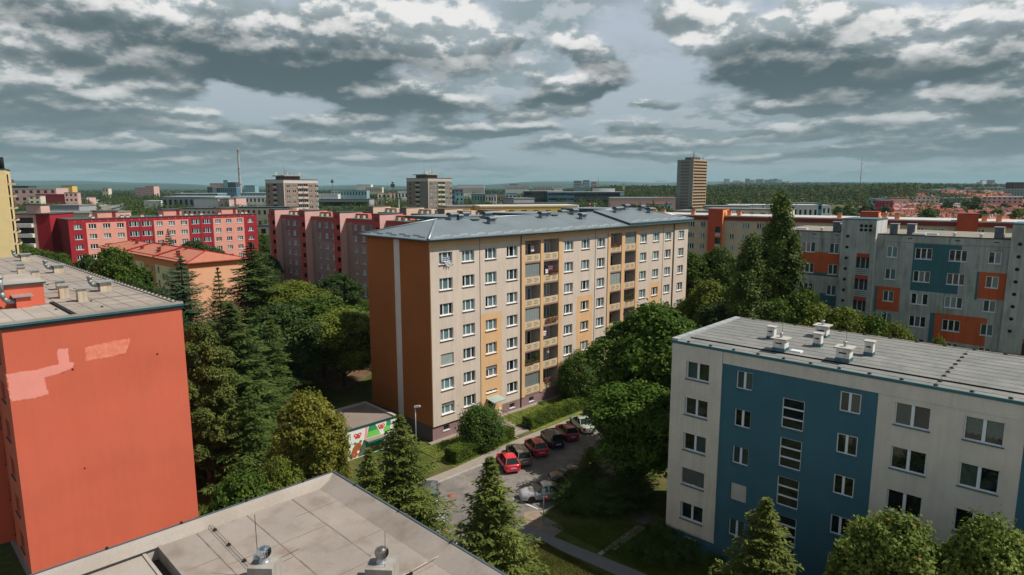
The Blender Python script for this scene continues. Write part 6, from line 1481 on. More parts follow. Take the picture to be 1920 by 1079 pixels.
    c = MB(); c.box(-7.3, -3.05, y0-.85, y0-.012, 1.55, 1.74, 0); c.poly([(-7.28, y0-.83, 1.745), (-3.07, y0-.83, 1.745), (-3.07, y0-.02, 1.745), (-7.28, y0-.02, 1.745)], 1); c.build('canopy', [METALT, M('canopy_felt', (.26, .20, .16))], R)
pavilion()
# ------------------------------------------------------------------ cars
TYRE = M('tyre_rubber', (.012, .012, .012), rough=.9, var=.1); RIM = M('alloy', (.45, .46, .47), rough=.3, metal=.8, var=.05); CGL = M('car_glass', (.012, .022, .022), rough=.05, spec=.5, var=.05, grain=0)
LAMPR = M('tail_lamp_red', (.45, .012, .012), rough=.2, spec=.6, grain=0); LAMPW = M('head_lamp_clear', (.55, .58, .60), rough=.12, spec=.7, grain=0); PLATE = M('plate_white', (.7, .7, .68), rough=.5); TRIM = M('black_trim', (.015, .015, .016), rough=.6)
INK = M('plate_ink', (.02, .02, .03))
wheel_me = None
def car(loc, heading, paint, kind, label, name='parked_car', plate='4A7 2163', group='cars parked in the car park'):
    """kinds: hatch, wagon, saloon, mpv. The car looks along local +x."""
    L, W, H, tail, hood, belt = dict(hatch=(3.85, 1.66, 1.45, .22, .95, .88), wagon=(4.5, 1.72, 1.5, .16, 1.1, .92), saloon=(4.55, 1.74, 1.42, 1.0, 1.15, .90), mpv=(3.95, 1.66, 1.62, .12, .75, .95), coupe=(4.0, 1.7, 1.38, .35, 1.1, .86))[kind]
    R = empty(name, loc, heading, label, 'car', group)
    x0, x1 = -L/2, L/2; wb = L*.30
    # body: lofted rings of half-width profile (closed underneath)
    xs = [x0, x0+.10, x0+.35, x0+tail+.25, -.6, .4, x1-hood-.05, x1-hood*.5, x1-.28, x1-.06, x1]
    top = []
    for x in xs:
        if x > x1-hood-.1: t = (x-(x1-hood))/hood; z = belt+.03-.24*max(0, t)**1.7
        elif x < x0+tail+.2 and kind == 'saloon': z = belt+.04-(.10 if x < x0+.12 else 0)
        else: z = belt+.02
        if x in (x0, x1): z -= .10
        top.append(z)
    ring = []
    for x, zt in zip(xs, top):
        e = 0 if x0+.3 < x < x1-.4 else (.06 if x0+.05 < x < x1-.1 else .16); hw = W/2-e
        zb = .20 if abs(abs(x)-wb) > .5 else .24; zb = .28 if x in (x0, x1) else zb
        ring.append([(x, -hw+.10, zb), (x, -hw+.01, zb+.10), (x, -hw-.0, .55), (x, -hw+.03, zt-.12), (x, -hw+.10, zt-.02), (x, -hw*.5, zt+.03), (x, hw*.5, zt+.03), (x, hw-.10, zt-.02), (x, hw-.03, zt-.12), (x, hw, .55), (x, hw-.01, zb+.10), (x, hw-.10, zb)])
    b = MB(); n = 12
    for q, r in enumerate(ring): b.v += r
    for q in range(len(ring)-1):
        for k in range(n):
            a = q*n+k; c = q*n+(k+1) % n; b.f.append((a, c, c+n, a+n)); b.m.append(0); b.sm.append(True)
    b.f.append(tuple(range(n-1, -1, -1))); b.m.append(0); b.sm.append(False); z = (len(ring)-1)*n; b.f.append(tuple(range(z, z+n))); b.m.append(0); b.sm.append(False)
    for sx in (-wb, wb):
        for sy in (-1, 1): b.tube((sx, sy*(W/2-.16), .31), (sx, sy*(W/2+.004), .31), .355, n=18, m=1)
    body = b.build('body', [paint, TRIM], R)
    # cabin: roof panel on glass sides
    rx0 = x0+tail+(.42 if kind != 'saloon' else .65); rx1 = x1-hood-.80; gx0, gx1 = x0+tail, x1-hood+.02; hb, hr = W/2-.08, W/2-.27; zr = H
    if kind in ('wagon', 'mpv'): rx0 = x0+.38; gx0 = x0+.10
    mx = (rx0+rx1)/2
    r = MB(); pts = []
    for x, dz in ((rx0, -.07), (rx0+.25, -.015), (mx, .02), (rx1-.25, -.01), (rx1, -.08)): pts.append([(x, -hr, zr+dz-.04), (x, -hr+.12, zr+dz), (x, 0, zr+dz+.015), (x, hr-.12, zr+dz), (x, hr, zr+dz-.04)])
    for q in pts: r.v += q
    for q in range(4):
        for k in range(4): a = q*5+k; r.f.append((a, a+1, a+6, a+5)); r.m.append(0); r.sm.append(True)
    P = lambda x, y, z_: (x, y, z_); zb = belt+.0
    for sy in (-1, 1):      # painted pillars
        for (xa, za), (xb, zb2), w_ in (((gx0, zb), (rx0, zr-.12), .09), ((gx1, zb), (rx1, zr-.13), .07), ((mx-.1, zb), (mx-.05, zr-.06), .05)):
            ya, yb = sy*hb, sy*hr; r.hexa([P(xa-w_, ya, za), P(xa+w_, ya, za), P(xa+w_, ya-sy*.05, za), P(xa-w_, ya-sy*.05, za), P(xb-w_, yb+sy*.012, zb2), P(xb+w_, yb+sy*.012, zb2), P(xb+w_, yb-sy*.05, zb2), P(xb-w_, yb-sy*.05, zb2)])
    r.build('roof', [paint], R)
    def gl(name, pts): g = MB(); g.poly(pts); return g.build(name, CGL, R)
    gl('windscreen', [(gx1+.04, -hb+.03, zb), (gx1+.04, hb-.03, zb), (rx1+.01, hr-.03, zr-.07), (rx1+.01, -hr+.03, zr-.07)])
    gl('rear_window', [(gx0-.03, hb-.06, zb+.05), (gx0-.03, -hb+.06, zb+.05), (rx0-.01, -hr+.05, zr-.09), (rx0-.01, hr-.05, zr-.09)])
    for sy in (-1, 1): gl('side_window', [(gx0, sy*hb, zb-.01), (gx1, sy*hb, zb-.01), (rx1, sy*hr, zr-.05), (rx0, sy*hr, zr-.05)])
    # wheels
    global wheel_me
    if wheel_me is None:
        t = MB(); t.lathe([(.17, -.10), (.28, -.10), (.30, -.07), (.30, .07), (.28, .10), (.17, .10)], 20); h = MB(); h.lathe([(0, .085), (.06, .09), (.16, .075), (.18, .098)], 20)
        for k in range(5): a = 2*pi*k/5; h.box(-.02, .02, .03, .17, .08, .097, 0, lambda x, y, z, a=a: (x*cos(a)-y*sin(a), x*sin(a)+y*cos(a), z))
        wheel_me = (t.mesh('tyre', [TYRE]), h.mesh('rim', [RIM]))
    for sx in (-wb, wb):
        for sy in (-1, 1):
            w = inst('wheel', wheel_me[0], R, (sx, sy*(W/2-.10), .30)); w.rotation_euler = (-sy*pi/2, 0, 0); inst('rim', wheel_me[1], w)
    s = MB()
    bm = MB(); bm.box(x0-.035, x0+.06, -W/2+.16, W/2-.16, .30, .52); bm.build('bumper', paint, R); bm = MB(); bm.box(x1-.06, x1+.035, -W/2+.18, W/2-.18, .26, .46); bm.build('bumper', paint, R)
    for sy in (-1, 1):
        t = MB(); t.hexa([(x0-.012, sy*(W/2-.30), .62), (x0-.012, sy*(W/2-.15), .62), (x0+.16, sy*(W/2-.045), .62), (x0+.16, sy*(W/2-.3), .62), (x0-.006, sy*(W/2-.30), .84), (x0-.006, sy*(W/2-.14), .84), (x0+.18, sy*(W/2-.05), .84), (x0+.18, sy*(W/2-.3), .84)]); t.build('tail_light', LAMPR, R)
        t = MB(); t.hexa([(x1-.30, sy*(W/2-.07), .56), (x1-.02, sy*(W/2-.22), .54), (x1-.02, sy*(W/2-.48), .54), (x1-.3, sy*(W/2-.48), .56), (x1-.34, sy*(W/2-.08), .71), (x1-.07, sy*(W/2-.24), .66), (x1-.07, sy*(W/2-.48), .66), (x1-.34, sy*(W/2-.48), .72)]); t.build('headlight', LAMPW, R)
        t = MB(); t.box(gx1-.28, gx1-.14, sy*(W/2+.13) if sy < 0 else W/2-.02, sy*(W/2-.02) if sy < 0 else W/2+.13, belt-.02, belt+.10); t.build('wing_mirror', paint, R)
        t = MB(); t.box(mx-.95, mx-.78, sy*(W/2+.012)-.01, sy*(W/2+.012)+.01, .74, .77); t.box(mx+.05, mx+.22, sy*(W/2+.012)-.01, sy*(W/2+.012)+.01, .74, .77); t.box(mx-.01, mx+.0, sy*(W/2)-.004, sy*W/2+.004, .32, .80); t.build('door_handle', TRIM, R)
    pl = MB(); pl.box(x0-.055, x0-.036, -.26, .26, .56, .67) ; q = pl.build('number_plate', PLATE, R)
    cu = bpy.data.curves.new('plate_text', 'FONT'); cu.body = plate; cu.size = .105; cu.align_x = 'CENTER'; cu.align_y = 'CENTER'; t = bpy.data.objects.new('plate_text', cu); link(t, q); t.data.materials.append(INK); t.location = (x0-.0575, 0, .615); t.rotation_euler = (pi/2, 0, -pi/2); bpy.context.view_layer.update(); tm = bpy.data.meshes.new_from_object(t); k_ = inst('plate_text', tm, q, t.location); k_.rotation_euler = t.rotation_euler; bpy.data.objects.remove(t)
    pl = MB(); pl.box(x1+.036, x1+.05, -.26, .26, .34, .45); pl.build('number_plate', PLATE, R)
    return R
def pnt(name, c, rough=.28, metal=.0): return M(name, c, rough=rough, var=.03, grain=0, coat=.7, spec=.5, metal=metal)
PRED, PWINE, PSIL, PNAVY, PGRN, PBLK, PGREY, PCHAMP = pnt('scarlet_paint', (.58, .02, .045)), pnt('wine_paint', (.27, .02, .04)), pnt('silver_paint', (.44, .45, .48), .3, .3), pnt('navy_paint', (.008, .013, .045)), pnt('pale_sage_paint', (.36, .41, .34), .3, .2), pnt('black_paint', (.010, .011, .012)), pnt('slate_blue_paint', (.12, .15, .19), .3, .4), pnt('champagne_paint', (.24, .21, .17), .3, .4)
def park(rs, rn, h, paint, kind, lab, plate):
    p = MSN(rs, rn); L = dict(hatch=3.85, wagon=4.5, saloon=4.55, mpv=3.95, coupe=4.0)[kind]; d = Vector((cos(h), sin(h), 0)); q = p+d*L/2; return car((q.x, q.y, .012), h, paint, kind, lab, plate=plate)
HD = radians(107)
park(.55, -12.0, HD, PRED, 'hatch', 'scarlet hatchback first in the row, half hidden behind the spruce', '5A2 8840')
c2 = park(2.45, -11.75, HD, PCHAMP, 'wagon', 'champagne estate car with wine-red sides, second in the row', '2S7 4471')
park(5.35, -11.4, HD, PRED, 'hatch', 'scarlet hatchback between the estate and the navy car', '3A9 1206')
park(8.2, -11.2, HD, PNAVY, 'mpv', 'small navy blue car between two red ones', '1S4 7735')
park(10.9, -11.0, HD, PWINE, 'hatch', 'dark cherry hatchback next to the sage green saloon', '6A1 3318')
park(13.9, -11.0, HD, PGRN, 'saloon', 'pale sage green saloon with the longest boot in the row', '2A5 9902')
park(17.2, -10.4, HD, PBLK, 'wagon', 'black estate car in the shade of the chestnut, last visible of the row', '7S2 0154')
H2 = radians(190)
p = at(1016, 934); car((p.x+.2, p.y, .012), H2, PSIL, 'saloon', 'silver saloon facing left on the near side of the car park'); p = at(1065, 903); car((p.x, p.y, .012), H2, PBLK, 'hatch', 'dark hatchback parked beyond the silver saloon, in shade')
p = at(812, 942); car((p.x-.4, p.y+.6, .012), radians(98), PGREY, 'wagon', 'slate blue estate showing between the two sunlit spruces'); p = at(806, 993); car((p.x+.6, p.y, .012), radians(98), PSIL, 'hatch', 'pale car mostly hidden between the foreground roof and the spruce')
p = at(1150, 828); car((p.x, p.y, .012), H2, PGREY, 'hatch', 'grey hatchback hidden in the dark under the chestnut')
# ------------------------------------------------------------------ street furniture and odds and ends
o = MB(); b = at(778, 832); hz = 6.05
b = at(778, 762, 6.0); o.tube((0, 0, 0), (0, 0, 5.9), .06, .045, n=10); lp = empty('street_lamp', (b.x, b.y, 0), 0, 'grey street lamp with a flat head in front of the orange-brown end wall', 'street lamp')
o.build('pole', GALV, lp); o = MB(); o.hexa([(-.12, -.14, 5.88), (.55, -.14, 5.98), (.55, .14, 5.98), (-.12, .14, 5.88), (-.10, -.10, 6.05), (.42, -.10, 6.13), (.42, .10, 6.13), (-.10, .10, 6.05)]); o.build('lamp_head', M('lamp_housing', (.30, .36, .38), rough=.35), lp)
b = at(570, 707); lp = empty('street_lamp', (b.x, b.y, 0), 0, 'thin pale lamp post standing among the trees of the grove', 'street lamp'); o = MB(); o.tube((0, 0, 0), (0, 0, 4.6), .05, n=8); o.build('pole', GALV, lp); o = MB(); o.lathe([(0, 4.6), (.16, 4.62), (.2, 4.8), (.1, 4.95), (0, 4.97)], 10); o.build('lamp_head', FRAMEB, lp)
b = at(1018, 977); sg = empty('road_sign', (b.x, b.y, 0), radians(-20), 'back-turned road sign on a grey post beside the silver saloon', 'road sign'); o = MB(); o.tube((0, 0, 0), (0, 0, 2.95), .035, n=8); o.build('post', GALV, sg)
o = MB(); o.box(-.20, .20, -.05, -.035, 2.25, 2.95); o.build('sign_plate', M('sign_green', (.08, .22, .18), rough=.35), sg); o = MB(); o.box(-.15, .15, -.055, -.0505, 2.32, 2.88); o.build('sign_symbol', M('sign_grey', (.45, .55, .52), rough=.35), sg)
o = MB(); o.lathe([(.17, 0), (.17, .012), (0, .013)], 18); q = o.build('sign_disc', DKRED, sg); q.location = (.12, .05, 2.1); q.rotation_euler = (pi/2, 0, .5)
TXT = {}
def cloth(name, s, n, z, w, h, mats, label, cat, group, sag=.06, seed=0, stripes=0, depth=.03):
    g = random.Random(seed); b = MB(); N_, K = 8, 6
    for i in range(N_):
        for k in range(K):
            f = lambda i, k: (w*(i/N_-.5), depth*sin(i*1.7+k*.6+seed)+.015*sin(k*2.2), -h*k/K-sag*sin(pi*i/N_)*(.5 if k else 1))
            b.poly([f(i, k), f(i+1, k), f(i+1, k+1), f(i, k+1)], (k % 2) if stripes else (0 if k < K-1 else 0), True)
    p = MSN(s, n, z); o = b.build(name, mats, None, p, MYAW); tag(o, label, cat, group); return o
WHC, BLC, PNC, RDC = M('white_cloth', (.72, .72, .74), var=.05), M('blue_cloth', (.08, .14, .30), var=.1), M('pink_cloth', (.62, .30, .34), var=.1), M('red_cloth', (.40, .03, .04), var=.1)
cloth('bedding', 2.15, -.24, 20.45, .95, .62, [WHC, BLC], 'striped bedding hung out of the topmost corner window', 'bedding', 'washing hung out on the cream block', seed=1, stripes=1, depth=.10)
cloth('bedding', 2.35, -.28, 19.95, .85, .55, [WHC, WHC], 'white quilt bulging below the striped bedding', 'bedding', 'washing hung out on the cream block', seed=2, depth=.14)
for s, n, z, w, h, m, lab in ((16.3, .3, 20.7, .55, .75, [WHC, PNC], 'pale patterned washing on the topmost left balcony'), (19.6, .25, 18.0, .8, .6, [BLC, RDC], 'dark and red clothes on the balcony full of colour, second from the top'), (18.9, .25, 17.6, .5, .6, [WHC, WHC], 'white shirt beside the dark and red clothes'),
        (15.1, .3, 17.9, .5, .5, [WHC, BLC], 'light blue washing behind the second left balcony'), (18.5, .2, 9.7, .55, .75, [PNC, WHC], 'pinkish towel on the balcony above the hanging one'), (19.3, .25, 7.4, .28, .95, [WHC, PNC], 'narrow towel hanging alone on a right-hand balcony')):
    cloth('washing', s, n, z, w, h, m, lab, 'washing', 'washing hung out on the cream block', seed=int(s*10), stripes=1)
FLR = leafmat('red_flowers', (.32, .02, .03), (.55, .05, .10), .2, 0); FLG = leafmat('balcony_greens', (.04, .08, .02), (.12, .17, .04), .25, 0); FLP = leafmat('pink_flowers', (.55, .10, .16), (.7, .25, .3), .2, 0)
def flowers(s, n, z, w, h, mats, label, seed, cnt=420):
    g = np.random.default_rng(seed); C = np.stack([g.uniform(-w/2, w/2, cnt), g.normal(size=cnt)*.10, g.uniform(0, h, cnt)**1.0], 1); N_ = g.normal(size=(cnt, 3)); V, F = cards(C, g.normal(size=(cnt, 3)), N_, .11, .08)
    mi = (g.random(cnt) < .45).astype(int) if len(mats) > 1 else np.zeros(cnt, int); o = empty('flower_box', MSN(s, n, z), MYAW, label, 'flower box', 'flower boxes on the cream block')
    inst('flowers', np_mesh('flowers', V, F, mats, mi), o); b = MB(); b.box(-w/2, w/2, -.09, .09, -.16, 0); b.build('box', RUST, o)
for a in ((19.9, -.02, 17.05, 1.6, .3, [FLG, FLR], 'red geraniums on the second balcony from the top', 1), (19.5, -.1, 10.9, 2.3, .42, [FLG, FLR], 'thick red geraniums spilling over a middle balcony', 2), (20.2, .3, 11.0, .9, 1.3, [FLG], 'tall green plant behind the thick geraniums', 3), (15.4, -.05, 6.0, 1.7, .45, [FLG], 'green pot plants on the second lowest left balcony', 4), (16.8, .1, 6.0, .7, .9, [FLG], 'taller pot plant beside the green pots', 5),
        (19.0, -.05, 2.95, 1.3, .4, [FLG, FLP], 'pink flowers on the lowest balcony', 6), (33.2, -.05, 19.75, 2.2, .22, [FLG, FLR], 'row of small flowers on the topmost far balcony', 7), (36.9, .0, 11.4, 2.0, .9, [FLG], 'leafy plants filling a far balcony near the chestnut', 8)): flowers(*a[:6], a[6], a[7])
# ------------------------------------------------------------------ the town beyond
def lp_block(name, px, D, w, d, h, yaw, mats, label, cat='building', group='buildings of the distant town', rows=3, cols=8, band=False, roofm=None, roofh=.6, win=True, z=None, hip=0, wm=None, py=None):
    """distant block standing on the terrain: walls, recessed window openings with panes, parapet or pitched roof"""
    p = at(px, 352, 0, D); z0 = float(hgt(p.x, D)) if z is None else z
    if py is not None: h = at(px, py, 0, D).z-z0
    R = empty(name, (p.x, D, z0), yaw, label, cat, group)
    w0 = MB(); holes = []; fh = h/rows if rows else h
    if win and rows and cols:
        for r in range(rows):
            if band: holes.append((w*.02, w*.98, fh*(r+.38), fh*(r+.78), .25, 1))
            else:
                for k in range(cols): holes.append((w*(k+.28)/cols, w*(k+.72)/cols, fh*(r+.38), fh*(r+.80), .2, 1))
    facade(w0, w, -6, h, holes, [], 0)
    hl = []
    T = lambda x, y, zz: (y, d-x, zz)
    if win and rows and cols and not band:
        c2 = max(2, int(cols*d/w)); hl = [(d*(k+.3)/c2, d*(k+.7)/c2, fh*(r+.38), fh*(r+.8), .2, 1) for r in range(rows) for k in range(c2)]
    facade(w0, d, -6, h, hl, [], 0, T)
    w0.poly([(w, 0, -6), (w, d, -6), (w, d, h), (w, 0, h)], 0); w0.poly([(0, d, -6), (w, d, -6), (w, d, h), (0, d, h)], 0)
    g = w0
    for a in holes: g.poly([(a[0], .2, a[2]), (a[1], .2, a[2]), (a[1], .2, a[3]), (a[0], .2, a[3])], 2)
    for a in hl: g.poly([T(a[0], .2, a[2]), T(a[1], .2, a[2]), T(a[1], .2, a[3]), T(a[0], .2, a[3])], 2)
    w0.build('wall', [mats, GLASS[3], wm or GLASS[0]], R)
    r = MB(); rm = roofm or BITUM
    if hip:
        e = .5; A, B, C, E_ = (-e, -e, h), (w+e, -e, h), (w+e, d+e, h), (-e, d+e, h); q = d/2 if hip == 1 else 0; F1, F2 = (q, d/2, h+roofh), (w-q, d/2, h+roofh)
        r.poly([A, B, F2, F1]); r.poly([C, E_, F1, F2]); r.poly([E_, A, F1]); r.poly([B, C, F2])
    else: r.box(-.15, w+.15, -.15, d+.15, h+.004, h+roofh)
    r.build('roof', rm, R); return R
RFR = M('red_tile', (.30, .075, .05), var=.15, scale=.8, isl=.2); RFD = M('dark_tile', (.16, .045, .04), var=.15); PINKM = M('pink_metal_roof', (.50, .22, .22), var=.08); WALLW = M('far_white', (.66, .65, .62), var=.05); WALLC = M('far_cream', (.60, .54, .42), var=.05); WALLP = M('far_pinkish', (.56, .36, .32), var=.05)
WALLG = M('far_grey', (.30, .32, .33), var=.08); WALLT = M('far_teal', (.20, .34, .36), var=.06); WALLR = M('far_crimson', (.36, .03, .045), var=.05); WALLY = M('far_ochre', (.62, .40, .12), var=.05); HALLB = M('hall_blue', (.08, .17, .24), var=.1); HALLD = M('hall_dark', (.05, .065, .08), var=.1); HALLW = M('hall_pale_roof', (.52, .56, .57), var=.06); TEAL2 = M('glass_office_teal', (.06, .24, .28), rough=.3, var=.1)
Rd = radians
def blocked0(px, D):
    return (165 < px < 235) or (590 < D < 620 and 1240 < px < 1340)
# left edge: blocks with white balconies
def balcony_row():
    c = at(110, 480, 0, 182); R = empty('apartment_building', (c.x-33, 178, 0), Rd(4), 'pink and crimson block with white balcony bands behind the pale yellow tower', 'apartment block', 'apartment blocks')
    w = MB(); Z, L = 20.6, 33.0; hl = [(a, b, Z-2.5-2.8*r, Z-.9-2.8*r, 1.0, 2) for r in range(6) for a, b in ((6, 12.5), (14, 20.5), (22, 28.5))]
    facade(w, L, 0, Z, hl, [(0, 5, 0, Z, 1), (29.3, L, 0, Z, 1)], 0)
    for h in hl: w.poly([(h[0], 1, h[2]), (h[1], 1, h[2]), (h[1], 1, h[3]), (h[0], 1, h[3])], 2)
    box_body(w, L, 11, Z, 1); w.build('wall', [WALLP, CRIM, MATS['loggia_shade']], R)
    b = MB(); b.box(0, 6.5, -.9, -.02, 0, 1.05); bm = b.mesh('balcony_parapet', [WHITEP])
    for r in range(6):
        for a in (6, 14, 22): inst('balcony_parapet', bm, R, (a, 0, Z-2.9-2.8*r-.7))
    r = MB(); r.box(-.2, L+.2, -.3, 11.2, Z+.004, Z+.25, 0); ro = r.build('roof', [MATS['dark_green_felt']], R); r = MB(); r.box(0, 4, 3, 7, 0, 2.3, 0); r.box(-.3, 4.3, 2.7, 7.3, 2.302, 2.5, 1); m = r.mesh('stair_head', [WALLP, MATS['dark_green_felt']])
    for s in (4, 15, 25): inst('stair_head', m, ro, (s, 0, Z+.25))
balcony_row()
